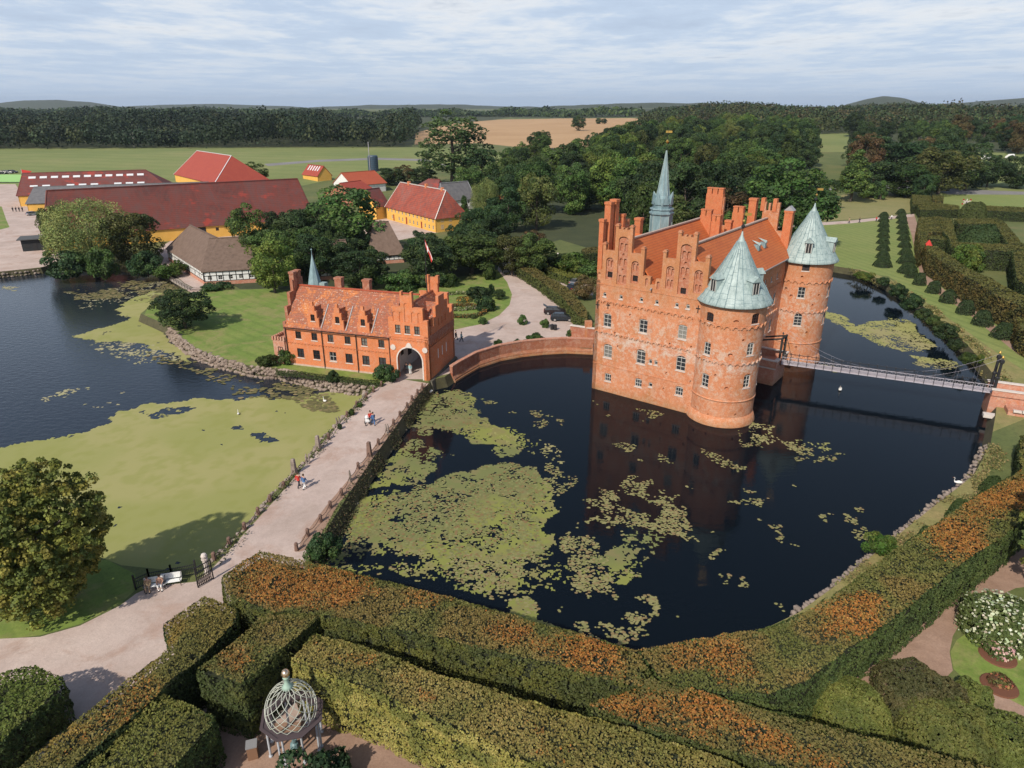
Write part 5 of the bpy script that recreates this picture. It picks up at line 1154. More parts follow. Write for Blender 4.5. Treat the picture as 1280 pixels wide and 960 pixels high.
# square clipped bush bottom left
hedge('clipped_bush','big square clipped green bush in the bottom left corner on the gravel','bush',PX([(-60,870),(-10,846),(44,833),(76,848),(76,862),(30,900),(-40,960),(-90,960)],4.6),1.5,4.6,140,.18,[(.10,.135,.028),(.13,.16,.035)],[(.045,.07,.02),(.06,.09,.025)],0,.6,110,rough=.2)
# right lower shrubs
def domepx(cx,cy,wpx,hm,*a,**k):
    p=P(cx,cy,1.5+hm*.45);r=wpx*pxscale(p)/2;return dome(Vector((p.x,p.y,1.5)),r,hm,*a,**k)
domepx(1064,888,92,2.3,'round yellow green shrub on the path edge, left of the dark shrub group',[(.13,.15,.035),(.17,.18,.045),(.10,.12,.03)],111,size=.17,dens=170)
domepx(1152,872,106,2.6,'large dull brown green shrub behind the path bend',[(.085,.08,.032),(.11,.10,.04),(.065,.07,.026)],112,lump=.16,size=.17,dens=170)
domepx(1190,918,112,2.6,'large yellow green shrub in the middle of the bottom right group',[(.12,.135,.035),(.15,.155,.042),(.085,.10,.028)],113,lump=.16,size=.17,dens=170)
domepx(1265,942,108,2.5,'loose green shrub in the bottom right corner',[(.12,.145,.035),(.15,.17,.045),(.09,.11,.03)],114,lump=.2,size=.17,dens=170)
domepx(1214,872,46,1.7,'small green shrub between the large shrubs and the curved lawn',[(.11,.14,.035),(.14,.16,.04)],115,lump=.2,size=.16,dens=170)
# white flowering shrub
def flowering(px,py,r,h,label,fc,n,seed,size=.3,leaf=((.07,.10,.03),(.10,.13,.04)),fsz=.25):
    p=P(px,py,1.5);t=dome(p,r,h,label,leaf,seed,'flowering_shrub',None,'shrub',lump=.3)
    rr=np.random.default_rng(seed+1);d=rr.normal(0,1,(n,3));d[:,2]=np.abs(d[:,2]);d/=np.linalg.norm(d,axis=1,keepdims=True);q,d=dshape(n,rr,3.1);P3=q*np.array([r,r,h])*rr.uniform(1.0,1.14,(n,1))
    meshcols('blossom',leafquads(P3,d,fsz,.3,rr,1.),4,pal(fc,n,rr,.1),M['hedgeleaf'],t)
    return t
flowering(1246,790,2.7,2.5,'white blossoming shrub beside the curved lawn',[(.60,.62,.46),(.45,.50,.30)],650,120,fsz=.24)
flowering(1282,800,2.4,2.4,'white blossoming shrub at the right picture edge',[(.70,.70,.60),(.62,.64,.48)],550,121,fsz=.24)
def soilpatch(px,py,r,name='flower_bed'):
    pass
flowering(1247,815,1.0,.8,'small pink flowering bush on its soil patch in the curved lawn',[(.55,.33,.30),(.60,.42,.36)],130,122,fsz=.2)
flowering(1249,853,.75,.35,'low reddish plant on a round soil patch in the curved lawn',[(.35,.18,.08),(.30,.08,.05)],60,123,fsz=.18,leaf=((.12,.07,.04),(.10,.10,.03)))
for a,b,r in((1247,820,1.25),(1249,857,1.2)):
    p=P(a,b,1.5);mb=MB();mb.lathe([(r,0),(r*.93,.07),(.05,.1)],(0,0,0),18);o=mb.build('soil_patch',mat('red_brown_soil',(.14,.055,.03),.95),None,loc=(p.x,p.y,1.5));tag(o,'round bed of red brown soil around the '+('pink bush' if b<830 else 'low reddish plant')+' in the curved lawn','soil bed')
# topiary yews
YW=[(.028,.05,.02),(.042,.068,.024)]
gtop='clipped yews standing in two rows on the striped lawn'
for (x0,y0,x1,y1,n,side) in((1103,333,1104.5,272,9,'left'),(1134,341,1126,268,10,'right')):
    a=P(x0,y0,1.5);b=P(x1,y1,1.5)
    for i in range(n):
        f=i/(n-1);p=a.lerp(b,f);big=1.25 if i<(1 if side=='left' else 2) else 1.
        dome(p,1.95*big,2.1*(1.2 if big>1 else 1),'dark clipped yew dome standing in the '+side+' row of the striped lawn',YW,200+i+int(x0),'clipped_yew',gtop+', '+side+' row','yew',.7,.22,60,0,.42,.04)
yl=[(1138,347,14,'smallest clipped yew, just below the two rows on the bank'),(1149,356,16,'clipped yew on the bank, second after the two rows end'),(1166,366,18,'clipped yew on the bank path, third after the two rows end'),(1184,378,20,'clipped yew on the bank path in the middle of the curving row'),(1206,392,22,'clipped yew on the bank path, third from the near end of the row'),(1227,406,25,'clipped yew on the bank path, second from the near end of the row'),(1253,422,29,'largest clipped yew on the bank path at the near end of the row')]
for i,(x,y,w,lb) in enumerate(yl): roundhedge(x,y,w,2.7,lb,YW,230+i,'clipped_yew','clipped yews curving along the garden bank','yew',1.5,.6,.22,70,0,.3)
for i,(x,y,w,lb) in enumerate([(1237,618,26,'dark clipped yew on the right bank nearest the bridge abutment'),(1202,650,36,'largest dark clipped yew on the grass bank inside the curved hedge'),(1156,684,26,'low clipped yew half hidden behind the orange hedge top')]): roundhedge(x,y,w,2.1,lb,[(.04,.065,.02),(.055,.085,.025)],240+i,'clipped_yew',None,'yew',1.5,.6,.18,130,0,.25)
# hedged garden on the right
mz=6.6
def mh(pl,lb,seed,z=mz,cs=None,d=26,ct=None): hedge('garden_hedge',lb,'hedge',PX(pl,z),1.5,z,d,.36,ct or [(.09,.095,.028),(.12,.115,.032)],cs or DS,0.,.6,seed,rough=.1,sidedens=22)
BS=[(.10,.085,.028),(.15,.115,.035),(.065,.07,.022)]
mh([(1158,307),(1170,308),(1188,320),(1209,335),(1238,347),(1259,360),(1280,371),(1340,402),(1340,420),(1280,385),(1247,369),(1226,356),(1205,344),(1178,327),(1162,317)],'long curved garden hedge with brownish sunlit face above the clipped yew row',301,cs=BS)
mh([(1149,272),(1172,271),(1177,289),(1160,291),(1158,305),(1152,310),(1148,290)],'garden hedge beside the pink path, left front of the enclosed garden',302,cs=BS)
mh([(1173,271),(1190,273),(1193,290),(1198,303),(1190,309),(1186,296),(1178,289)],'narrow garden hedge just left of the square garden room',303)
mh([(1194,273.5),(1243,273),(1246,280),(1198,280)],'back hedge of the square garden room with the round bush',304)
mh([(1244,272),(1253,275),(1284,311),(1266,313),(1246,284)],'right slanting hedge of the square garden room',305)
mh([(1190,303),(1200,302),(1262,306),(1268,314),(1194,311)],'front hedge of the square garden room with dark shaded face',306)
mh([(1266,315),(1286,313),(1330,352),(1330,380),(1300,372),(1272,350)],'dark hedge at the right picture edge below the square garden room',307)
mh([(1160,292),(1187,295),(1187,300),(1160,298)],'short dark hedge crossing behind the red parasol',308,5.6)
mh([(1146,255),(1165,253),(1199,257),(1199,262),(1150,262)],'low back hedge left of the big domed bush',309,4.6)
mh([(1140,243),(1163,244),(1165,254),(1141,257)],'square hedge block at the far left corner of the hedged garden',310,4.8)
mh([(1166,244),(1179,245),(1179,251),(1166,250)],'small square hedge block with brownish face at the far corner',311,4.2,BS)
mh([(1228,257),(1300,260),(1300,266),(1228,263)],'long dark hedge right of the big domed bush',312,5.)
mh([(1271,396),(1300,402),(1300,424),(1276,411)],'hedge end with brownish face at the right edge above the footbridge',313,5.5,BS)
mh([(1276,545),(1290,540),(1290,600),(1274,590)],'narrow hedge sliver at the right edge below the bridge abutment',314,4.)
dome(P(1213,277,1.5),4.3,7.0,'big domed clipped bush among the garden hedges beside the white windmill ornament',[(.07,.09,.03),(.09,.11,.035)],320,'clipped_bush',None,'bush',.8,.36,40)
dome(P(1222,312,1.5),5.6,6.2,'wide green bush growing inside the square garden room',[(.045,.08,.028),(.06,.095,.033)],321,'garden_bush',None,'bush',.8,.36,40,lump=.2)
tree(1205,338,306,30,'ybush','yellowish bush in the garden in front of the square garden room','bush')
# hedge of the gravel road and small hedges behind it
hedge('road_hedge','long clipped hedge lining the gravel road down to the parked cars','hedge',PX([(644,325),(655,327),(680,342),(708,359),(722,372),(734,389),(734,400),(722,394),(700,369),(672,349),(646,333)],4.),1.5,4.,40,.3,[(.13,.115,.035),(.15,.12,.04)],[(.07,.09,.025),(.09,.105,.03)],.2,.62,330)
hedge('garden_hedge','yellowish low garden hedge behind the road hedge','hedge',PX([(673,326),(678,325),(690,334),(712,341),(735,341),(735,346),(710,347),(685,338)],3.3),1.5,3.3,40,.3,[(.14,.15,.03),(.17,.17,.04)],[(.10,.12,.03),(.07,.09,.025)],0,.6,331)
hedge('garden_hedge','dark curved garden hedge behind the small pink statue','hedge',PX([(676,322),(690,317),(712,317),(712,321),(692,322),(680,327)],4.),1.5,4.,35,.32,DS,DS,0,.6,332)
hedge('garden_hedge','brown topped dark hedge left of the castle gable','hedge',PX([(727,312),(735,309),(752,309),(752,315),(730,317)],4.2),1.5,4.2,35,.32,[(.10,.09,.03),(.12,.10,.035)],DS,0,.6,333)
hedge('garden_hedge','straight narrow hedge strip at the left of the road hedge','hedge',PX([(663,318),(672,319),(674,330),(664,328)],3.5),1.5,3.5,35,.32,DS,DS,0,.6,334)
hedge('low_hedge','knee high dark hedge along the foot of the gatehouse','hedge',PX([(345,462),(360,463),(420,470),(478,477),(478,479),(420,473),(345,465)],2.1),1.5,2.1,110,.16,DS,DS,0,.6,335,rough=.08)
# loose shrubs: (px, base, top, width, kind, label)
SH=[(362,455,438,22,'bush','bright green shrub against the left corner of the gatehouse'),(484,478,458,24,'dbush','dark rounded shrub left of the gatehouse arch'),(336,458,444,22,'bush','low shrub in front of the gatehouse garden wall'),
(408,700,672,36,'dbush','dark overgrown bush where the causeway meets the long hedge'),(1098,692,670,32,'ybush','light green bush on the right moat bank at the waterline'),
(213,346,328,32,'ybush','pale green bush beside the thatched pond house deck'),(90,345,318,44,'dbush','dark bush overhanging the pond at the foot of the willow'),(130,345,312,30,'bush','green drooping bush at the waterline below the willow'),(185,344,318,36,'dbush','dark bush right of the willow at the waterline'),
(60,321,313,10,'bush','tiny round bush by the black shed corner'),(273,362,354,30,'dbush','dark low bush under the timber framed wall'),(598,372,360,26,'dbush','dark shrub in the round garden, left of two'),(607,388,372,20,'dbush','dark round shrub in the middle of the round garden'),(613,368,356,8,'dbush','little dark shrub on the round lawn behind the others'),
(612,350,332,13,'bush','sapling at the far tip of the round lawn'),(624,375,361,14,'dark','small tree with thin trunk on the right of the round lawn'),(604,405,397,9,'bush','little round bush at the near edge of the round lawn'),(618,388,378,5,'cone','tiny conifer on the round lawn'),
(653,406,395,9,'bush','potted shrub on the gravel left of the parked cars'),(681,410,400,9,'bush','shrub in a tub in front of the parked cars'),(623,432,425,9,'bush','small bush on the moat wall nearest the gatehouse'),(668,428,418,20,'bush','leafy bush on the moat wall left of the castle'),(648,431,424,10,'dbush','dark little bush on the moat wall'),(712,421,412,7,'bush','climbing plant at the brick wall beside the castle'),
(732,375,344,30,'brown','grey mauve rounded shrub just left of the castle wall'),(745,352,330,40,'bush','bright green shrub behind the left castle gable'),(720,342,318,44,'ybush','bright yellow green bush left of the castle gable'),(700,338,316,30,'mid','green bush behind the small pink statue'),
(560,358,342,22,'bush','flowering bush at the left end of the round lawn'),(500,362,342,40,'bush','green shrub behind the gatehouse ridge, right of the chimneys'),(540,358,340,30,'dbush','dark shrub behind the flagpole'),
(440,519,512,6,'bush','bushy weeds on the left causeway edge halfway along'),(425,537,530,5,'dbush','dark weeds on the left causeway edge'),(450,509,503,6,'bush','low weeds on the left causeway edge nearer the gatehouse'),
(417,478,465,14,'dbush','dark bush on the stone wall below the gatehouse windows'),(1107,354,345,18,'dbush','bank bush nearest the far end of the moat'),(1125,368,352,24,'dbush','dark bank bush, second from the far end of the moat'),(1142,384,364,30,'dbush','broad dark bank bush in the middle of the far bank'),(1157,398,383,24,'dbush','dark bank bush overhanging the yellow weed'),(1185,420,402,32,'dbush','large dark bank bush below the clipped yews'),(1178,412,396,22,'olive','grassy olive bank bush'),(1200,436,420,24,'dbush','dark bank bush with trailing branches'),(1212,452,438,20,'bush','green bank bush nearest the footbridge'),(1170,405,392,18,'bush','small pale bank bush'),
(392,1004,962,84,'dbush','dark green shrub in front of the gazebo at the bottom edge'),
(1228,452,440,12,'ybush','yellowish bank tuft beside the footbridge end'),(1080,349,340,20,'ybush','reedy tuft at the far end of the moat')]
for a in SH:
  if 'bank' in a[5] and a[0]>1100: a=(a[0]-4,a[1]+2,a[1]-(a[1]-a[2])*.72,a[3]*.72,a[4],a[5])
  tree(*a[:5],a[5],cat='shrub',name=None if a[4] not in('dark','mid','olive','brown') else 'shrub')
# big maple near left, and the tree reaching in from the right edge
def bigtree(px,pyb,pyt,wpx,label,cols,seed,nc,lp,ls,name,zb=.06,cat='tree'):
    p=P(px,pyb,1.5);h=topz(px,pyt,p)-1.5;w=wpx*pxscale((p[0],p[1],1.5+h/2))
    t=thing(name,label,cat,(p[0],p[1],1.5),0)
    rr=np.random.default_rng(seed);r=w/2
    # many small leaf rosettes over an egg-shaped crown
    n=nc;d=rr.normal(0,1,(n,3));d/=np.linalg.norm(d,axis=1,keepdims=True);k=rr.random((n,1))**.28
    q=d*k*np.array([r,r,h*(1-zb)/2])*.93;lob=1+(fbm(d*2+seed,1.,seed)-.5)*.5;q*=lob[:,None];q[:,2]+=h*(zb+(1-zb)/2)
    cen=[];nr=[];cl=[];base=np.array(cols)
    for i in range(n):
        m=lp;dd=rr.normal(0,1,(m,3));dd[:,2]=np.abs(dd[:,2])*.9-.15;dd=dd+d[i]*.5;dd/=np.linalg.norm(dd,axis=1,keepdims=True);rc=rr.uniform(.32,.6)
        cen.append(q[i]+dd*rc*rr.uniform(.5,1.05,(m,1)));nr.append(dd);bc=base[rr.integers(0,len(base))]*(1+rr.normal(0,.12))
        tip=np.clip(dd@np.array([0,0,1.]),0,1)[:,None]*.0
        cl.append(bc*(1+rr.normal(0,.18,(m,1))))
    cen=np.concatenate(cen);cen[:,2]=np.maximum(cen[:,2],.5)
    meshcols('crown',leafquads(cen,np.concatenate(nr),ls,.45,rr,.8),4,np.concatenate(cl),M['hedgeleaf'],t)
    mb=MB();v=trunk_mesh(seed,h,.42,r,.1);o=bpy.data.objects.new('trunk',v);COL.objects.link(o);o.parent=t;return t
bigtree(64,762,583,176,'large round maple with golden green leaf clusters on the left pond bank',[(.14,.165,.034),(.19,.20,.04),(.10,.13,.03),(.21,.19,.04)],400,1250,44,.25,'maple_tree',zb=.0)
bigtree(1318,745,560,130,'yellow green tree reaching in from the right edge over the garden path',[(.15,.16,.035),(.11,.13,.03),(.07,.10,.028)],401,420,42,.28,'garden_tree')
# ================================================================ FARM
def farm(name,label,cat,FL,FR,ze,R0,R1,zr,wall,roof,wins=(),z0=None,ridge=None,gable_l=False,gable_r=False,over=.45,skyl=(),timber=False,parent=None,doors=(),ext=0):
    a=P(*FL,ze);b=P(*FR,ze);r0=P(*R0,zr);r1=P(*R1,zr)
    a2,b2,c0,c1=[Vector((p.x,p.y)) for p in(a,b,r0,r1)]
    d=(b2-a2).normalized();n=Vector((-d.y,d.x))
    vr=((c0-a2).dot(n)+(c1-a2).dot(n))/2;L=(b2-a2).length+ext;u0=(c0-a2).dot(d);u1=(c1-a2).dot(d)
    print('farm',name,'L',round(L,1),'vr',round(vr,1),'u',round(u0,1),round(u1,1));vr=min(max(vr,3.6),13.)
    if gable_l: u0=0.
    if gable_r: u1=L
    u0=max(u0,0 if gable_l else .5);u1=min(u1,L if gable_r else L-.5);D=2*vr
    g=min(terr(a2.x,a2.y),terr(b2.x,b2.y));z0=g if z0 is None else z0
    rz=math.atan2(d.y,d.x)
    t=parent or thing(name,label,cat,(a2.x,a2.y,z0),rz)
    if parent is None: off=Matrix.Identity(4)
    ze-=z0;zr-=z0
    H=[(archpoly(q[0]*L if q[0]<=1 else q[0],q[1],q[2],q[3]),.15,False) for q in wins if q[4:5]!=('end',)]
    fm=flatmap(0,0,1,0)
    panel('wall',M[wall],t,[(0,-.5),(L,-.5),(L,ze),(0,ze)],H,fm,.3)
    for q in wins:
        s=q[0]*L if q[0]<=1 else q[0]
        if len(q)>4 and q[4]=='end': continue
        if len(q)>4 and q[4]=='door':
            mb=MB();mbox(mb,fm,s-q[2]/2,s+q[2]/2,q[1],q[1]+q[3],.08,.14);mb.build('door',M[q[5]],t)
        else: window(t,fm,s,q[1],q[2],q[3],0,2,2,M[q[4]] if len(q)>4 else M['frame_white'],.08,sill=False)
    for nm,o,f in(('wall',[(0,-.5),(L,-.5),(L,ze),(0,ze)],flatmap(L,D,-1,0)),('end_wall',[(0,-.5),(D,-.5),(D,ze)]+([(vr,zr-.1)] if gable_r else [])+[(0,ze)],flatmap(L,0,0,1)),('end_wall',[(0,-.5),(D,-.5),(D,ze)]+([(vr,zr-.1)] if gable_l else [])+[(0,ze)],flatmap(0,D,0,-1))):
        ew=panel(nm,M[wall],t,o,[],f,.3)
    o=over;zo=ze-o*(zr-ze)/max(vr,.1)
    A=(-o,-o,zo);B=(L+o,-o,zo);C_=(L+o,D+o,zo);D_=(-o,D+o,zo)
    if gable_l: A=(-.25,-o,zo);D_=(-.25,D+o,zo);u0=-.25
    if gable_r: B=(L+.25,-o,zo);C_=(L+.25,D+o,zo);u1=L+.25
    Ra=(u0,vr,zr);Rb=(u1,vr,zr)
    slab('roof',M[roof],t,[A,B,Rb,Ra],.22);slab('roof',M[roof],t,[C_,D_,Ra,Rb],.22)
    if not gable_l: slab('roof_hip',M[roof],t,[D_,A,Ra],.2)
    if not gable_r: slab('roof_hip',M[roof],t,[B,C_,Rb],.2)
    mb=MB();mb.beam((u0,vr,zr+.04),(u1,vr,zr+.04),.45,.18)
    if ridge:
        for p,q in(((A,Ra),) if not gable_l else ())+(((B,Rb),) if not gable_r else ()): mb.beam(p,q,.3,.12)
    mb.build('ridge_tiles',M[ridge or roof],t)
    for f,k,w,h in skyl:
        p=Vector(A).lerp(Vector(B),f).lerp(Vector(Ra).lerp(Vector(Rb),f),k);nn=Vector((0,-(zr-ze),vr)).normalized();up=Vector((0,vr,zr-ze)).normalized()
        mb=MB();q=[p+Vector((1,0,0))*(i*w/2)+up*(j*h/2) for i,j in((-1,-1),(1,-1),(1,1),(-1,1))]
        mb.add([v+nn*.12 for v in q]+[v-nn*.05 for v in q],[(0,1,2,3),(0,4,5,1),(1,5,6,2),(2,6,7,3),(3,7,4,0)]);mb.build('skylight',M['skylight'],t)
    if timber:
        mb=MB();n_=int(L/1.3)
        for f,LL in((fm,L),(flatmap(L,0,0,1),D),(flatmap(0,D,0,-1),D)):
            for i in range(int(LL/1.25)+1):
                s=min(LL-.08,i*LL/int(LL/1.25));mbox(mb,f,s-.08,s+.08,.9,ze,-.04,.02)
            for z in(.9,(ze+.9)/2,ze-.12): mbox(mb,f,0,LL,z-.07,z+.07,-.045,.02)
        mb.build('timber_frame',M['timber'],t)
        mb=MB();
        for f,LL in((fm,L),(flatmap(L,0,0,1),D),(flatmap(0,D,0,-1),D)): mbox(mb,f,-.05,LL+.05,-.5,.8,-.1,.02)
        mb.build('stone_plinth',M['brick_pink'],t)
    return t,L,D,vr,ze,zr
barn=farm('long_barn','very long yellow barn with weathered dark red tiled roof behind the weeping willow','barn',(54.4,291.5),(392,267.5),6.5,(58.5,237),(374,224),17.7,'yellow','tile_barn',[(.14+.0,1.2,1.2,1.3,'frame_brown'),(.50,2.,.9,1.,'frame_brown'),(.54,.2,2.6,3.2,'door','dark'),(.60,2.,.9,1.,'frame_brown'),(.69,2.,.9,1.,'frame_brown'),(.80,2.,.9,1.,'frame_brown'),(.86,2.,.9,1.,'frame_brown'),(.9,.2,2.4,3.,'door','dark')],ridge='tile_barn')
farm('skylight_barn','long dark red roofed barn with two rows of pale skylights, behind the longest barn','barn',(22,244),(214,237),6.,(27,210),(190,206.5),13.6,'yellow','tile_red' if False else 'tile_barn',[],skyl=[(.08+.083*i,.78,2.6,1.4) for i in range(11)]+[(.10+.083*i,.40,2.8,1.) for i in(0,1,3,4,5,7,8,9)],ridge='tile_barn')
farm('low_barn','low grey roofed barn squeezed between the two long red barns','barn',(33,254),(262,246),4.6,(33,232.5),(262,228.5),9.6,'yellow','slate',[])
farm('red_barn','large bright red roofed barn with white ridge skylight standing at the green field','barn',(218,217),(268,229),7.,(249,184),(290,194.5),18.,'yellow','tile_red',[],ridge='skylight')
farm('small_yellow_barn','small yellow barn with striped red roof and black doorway beside the green field','barn',(378,217),(397,219.5),6.,(395,206.5),(414,208.5),10.6,'yellow','tile_red',[],skyl=[(.2+.15*i,.7,.9,3.) for i in range(5)],gable_l=True,gable_r=True)
q=P(414.5,228,3.);mb=MB();mb.beam((q.x-2.3,q.y-1,3.),(q.x+2.3,q.y-2.6,3.),.3,5.5);
man=farm('manor_house','long yellow two storey farm manor with hipped red roof and red doors','house',(482.5,256.6),(544.4,271.6),6.4,(499.4,227.5),(557.5,237.8),14.2,'yellow','tile_manor',[(.05+.075*i,3.0,.8,1.2) for i in range(13)]+[(.05+.075*i,.7,.8,1.3) for i in(1,3,4,6,7,8,10,11,12)]+[(.16,.1,1.,2.2,'door','door_red'),(.43,.1,1.1,2.4,'door','door_red'),(.73,.1,1.,2.2,'door','door_red')],ridge='coping')
for c in((.2,.8),(.55,1.),(.85,.7)):
    mb=MB();L_=man[1];u=L_*c[0];mb.box(u-.5,u+.5,man[3]-.4,man[3]+.4,man[5]-.5,man[5]+c[1]);mb.build('chimney',M['brick_gate'],man[0])
em=flatmap(man[1],0,0,1)
for s in(.2,.45,.8):
    for z in(.9,3.2): window(man[0],em,man[2]*s,z,.9,1.3,0,2,2,M['frame_white'],-.04,sill=False)
th,L_,D_,v_,e_,r_=farm('thatched_house','half timbered white house with brown thatched roof at the pond edge','house',(208.4,309.7),(254.4,338.5),4.9,(233.8,278.8),(269.4,297.5),10.3,'white','thatch',[(.1+.11*i,1.2,.8,.9) for i in range(8)],timber=True,over=.35)
farm('thatched_wing','timber framed thatched wing facing the lawn, joined to the pond house','house',(253.,338.6),(318,335),4.9,(262,297.5),(312,296.5),10.2,'white','thatch',[(.12+.2*i,1.2,.9,1.) for i in range(5)],timber=True,over=.35)
farm('thatched_barn','half hidden thatched timber framed building among trees, left of the flag','house',(462,317.5),(504,314.7),4.3,(466,277.5),(486,277),11.2,'white','thatch',[(.3,1.3,.8,.9),(.6,1.3,.8,.9)],timber=True,over=.6)
farm('thatched_cottage','timber framed wall glimpsed under dark trees behind the gatehouse turret','house',(400,336),(440,333),4.2,(404,305),(436,303),10.,'white','thatch',[(.5,1.3,.8,.9)],timber=True,over=.6)
farm('farm_house','orange roofed farm house nearest the dark blue silo','house',(440,231.5),(482,228),6.,(443,214.5),(480,212.5),11.,'white','tile_orange',[],gable_l=True,ridge='tile_orange')
farm('farm_house','small bright red roofed house between the orange roof and the yellow gable','house',(450,246),(476,242),5.6,(464,222),(482,223.5),10.5,'brick_dull','tile_red',[],gable_l=True)
farm('farm_house','yellow gabled house with dark maroon roof against the manor','house',(470.3,257),(486,254.5),6.6,(462,235.5),(494,232.5),12.,'yellow','tile_barn',[],gable_l=True,gable_r=True)
farm('grey_roofed_house','white house with hipped grey slate roof behind the manor','house',(556,249.5),(593,246),7.2,(548,229),(591,227.2),12.8,'white','slate',[(.45,1.,1.,1.6),(.62,3.4,.9,1.2),(.8,3.4,.9,1.2),(.8,1.,.9,1.3)],ridge='lead')
farm('maroon_roof_house','low maroon roofed range seen over the manor ridge','house',(514,235),(546,237),6.,(515,226.5),(546,228),10.,'yellow','tile_barn',[])
farm('orange_cottage','orange roofed yellow cottage alone among the trees right of the farm','house',(621.5,261.5),(637.5,261),4.8,(623,238.5),(639.5,237.5),11.,'yellow','tile_orange',[(.3,.7,.9,1.2),(.75,.7,.9,1.2)],gable_l=True,gable_r=True)
# gable doorway of the small yellow barn (kept as its own object leaning on its front)
# black shed
a=P(29,314.5,1.5);b=P(57,312.5,1.5);d=(b-a);rz=math.atan2(d.y,d.x);Ls=d.length
sh=thing('black_shed','small black boarded shed with flat grey roof at the corner of the longest barn','shed',tuple(a),rz)
mb=MB();mb.box(0,Ls,0,5.5,-.2,3.2)
for i in range(int(Ls/.5)): mb.box(i*.5+.2,i*.5+.26,-.03,0,0,3.2)
mb.build('walls',M['shed'],sh);mb=MB();mb.box(-.8,Ls+.5,-.7,6.2,3.2,3.45);mb.build('roof',M['shedroof'],sh);mb=MB();mb.box(.6,1.9,-.05,-.01,.9,2.);mb.box(2.6,3.6,-.05,-.01,0.,2.2);mb.build('shutter',M['dark'],sh)
# silo with mast
g=G(467,214);sl_=thing('silo','dark blue cylindrical silo with a thin mast standing at the edge of the green field','silo',tuple(g),0)
zt=topz(467,194,g)-g.z;mb=MB();mb.lathe([(3.,-.3),(3.,zt-.8),(2.6,zt-.1),(.3,zt)],(0,0,0),20)
mb.build('tank',M['blue_steel'],sl_);mb=MB()
for k in range(8):
    z=zt*k/8;mb.lathe([(3.02,z),(3.06,z+.05),(3.02,z+.1)],(0,0,0),20)
mb.build('hoops',M['iron'],sl_);mb=MB();mb.tube([(-1.4,-3,0),(-1.4,-3,zt*1.85)],.18,5);mb.build('mast',M['iron_pale'],sl_)
# deck and rail by the thatched house
def PZ(px,py,z): return P(px,py,z)
dk=thing('wooden_deck','grey wooden terrace with a low rail between the thatched pond house and the water','terrace',(0,0,0))
pts=[P(*q,1.35) for q in((193,330),(200,335),(214,350),(238,364),(256,365),(268,361))];inn=[P(*q,1.35) for q in((200,322),(207,327),(222,342),(242,356),(256,357),(266,355))]
mb=MB();n=len(pts);mb.add([tuple(p) for p in pts+inn]+[(p.x,p.y,p.z-.3) for p in pts],[(i,i+1,n+i+1,n+i) for i in range(n-1)]+[(i+1,i,2*n+i,2*n+i+1) for i in range(n-1)]);mb.build('planks',simple('grey_boards',[(.3,(.28,.23,.2)),(.7,(.38,.33,.29))],2.),dk)
mb=MB()
for i in range(n-1):
    p,q=pts[i],pts[i+1];k=max(1,int((q-p).length/1.8))
    for j in range(k+1): r=p.lerp(q,j/k);mb.tube([(r.x,r.y,r.z-1.6),(r.x,r.y,r.z+.85)],.06,5)
    for z in(.45,.82): mb.beam((p.x,p.y,p.z+z),(q.x,q.y,q.z+z),.06,.08)
mb.build('rail',M['bark'],dk)
# small garden house with round white roof, tents, roadside posts on the right
g=G(1213,226);t=thing('white_hut','little hut with rounded white roof between the roadside trees','hut',tuple(g),0);mb=MB();mb.lathe([(2.,-.3),(2.,3.)],(0,0,0),8);mb.build('walls',M['yellow'],t);mb=MB();mb.lathe([(2.9,2.6),(2.4,4.2),(1.3,5.6),(.2,6.2)],(0,0,0),12);mb.build('roof',M['white'],t);mb=MB();mb.box(-.5,.5,-2.05,-1.9,0,2.);mb.build('door',M['door_red'],t)
for px,py,lb in((1233,199,'pale rounded tent roof far behind the left roadside tree'),(1263,198,'white pointed tent in the meadow behind the right roadside tree')):
    g=G(px,py);t=thing('tent',lb,'tent',tuple(g),.4);t.scale=(.55,.55,.55);mb=MB();mb.add([(-6,-3,0),(6,-3,0),(6,3,0),(-6,3,0),(-5,0,5),(5,0,5),(-6,-3,2),(6,-3,2),(6,3,2),(-6,3,2)],[(0,1,7,6),(1,2,8,7),(2,3,9,8),(3,0,6,9),(6,7,5,4),(8,9,4,5),(7,8,5),(9,6,4)]);mb.build('canvas',M['white'],t)
for px,py,w in((983,156,8),(995,157,6)):
    g=G(px,py);t=thing('distant_house','tiny pale house in the wooded hillside, '+('left' if px<990 else 'right')+' of two','house',tuple(g),.3);mb=MB();mb.box(-8,8,-5,5,-1,6);mb.build('walls',M['white'],t);mb=MB();mb.add([(-9,-6,5.8),(9,-6,5.8),(9,6,5.8),(-9,6,5.8),(-9,0,11),(9,0,11)],[(0,1,5,4),(2,3,4,5),(1,2,5),(3,0,4)]);mb.build('roof',M['tile_orange'],t)
# dead pole in front of the wood
g=G(168,185);t=MB();t.tube([(0,0,-.3),(.3,0,6),(1,0,12)],[.35,.25,.08],5);t.tube([(.4,0,6),(-1.4,.3,11)],[.2,.06],4);o=t.build('bare_tree',mat('bleached_wood',(.3,.28,.25),.9),None,loc=tuple(g));tag(o,'bleached bare forked trunk standing in front of the dark wood','dead tree')
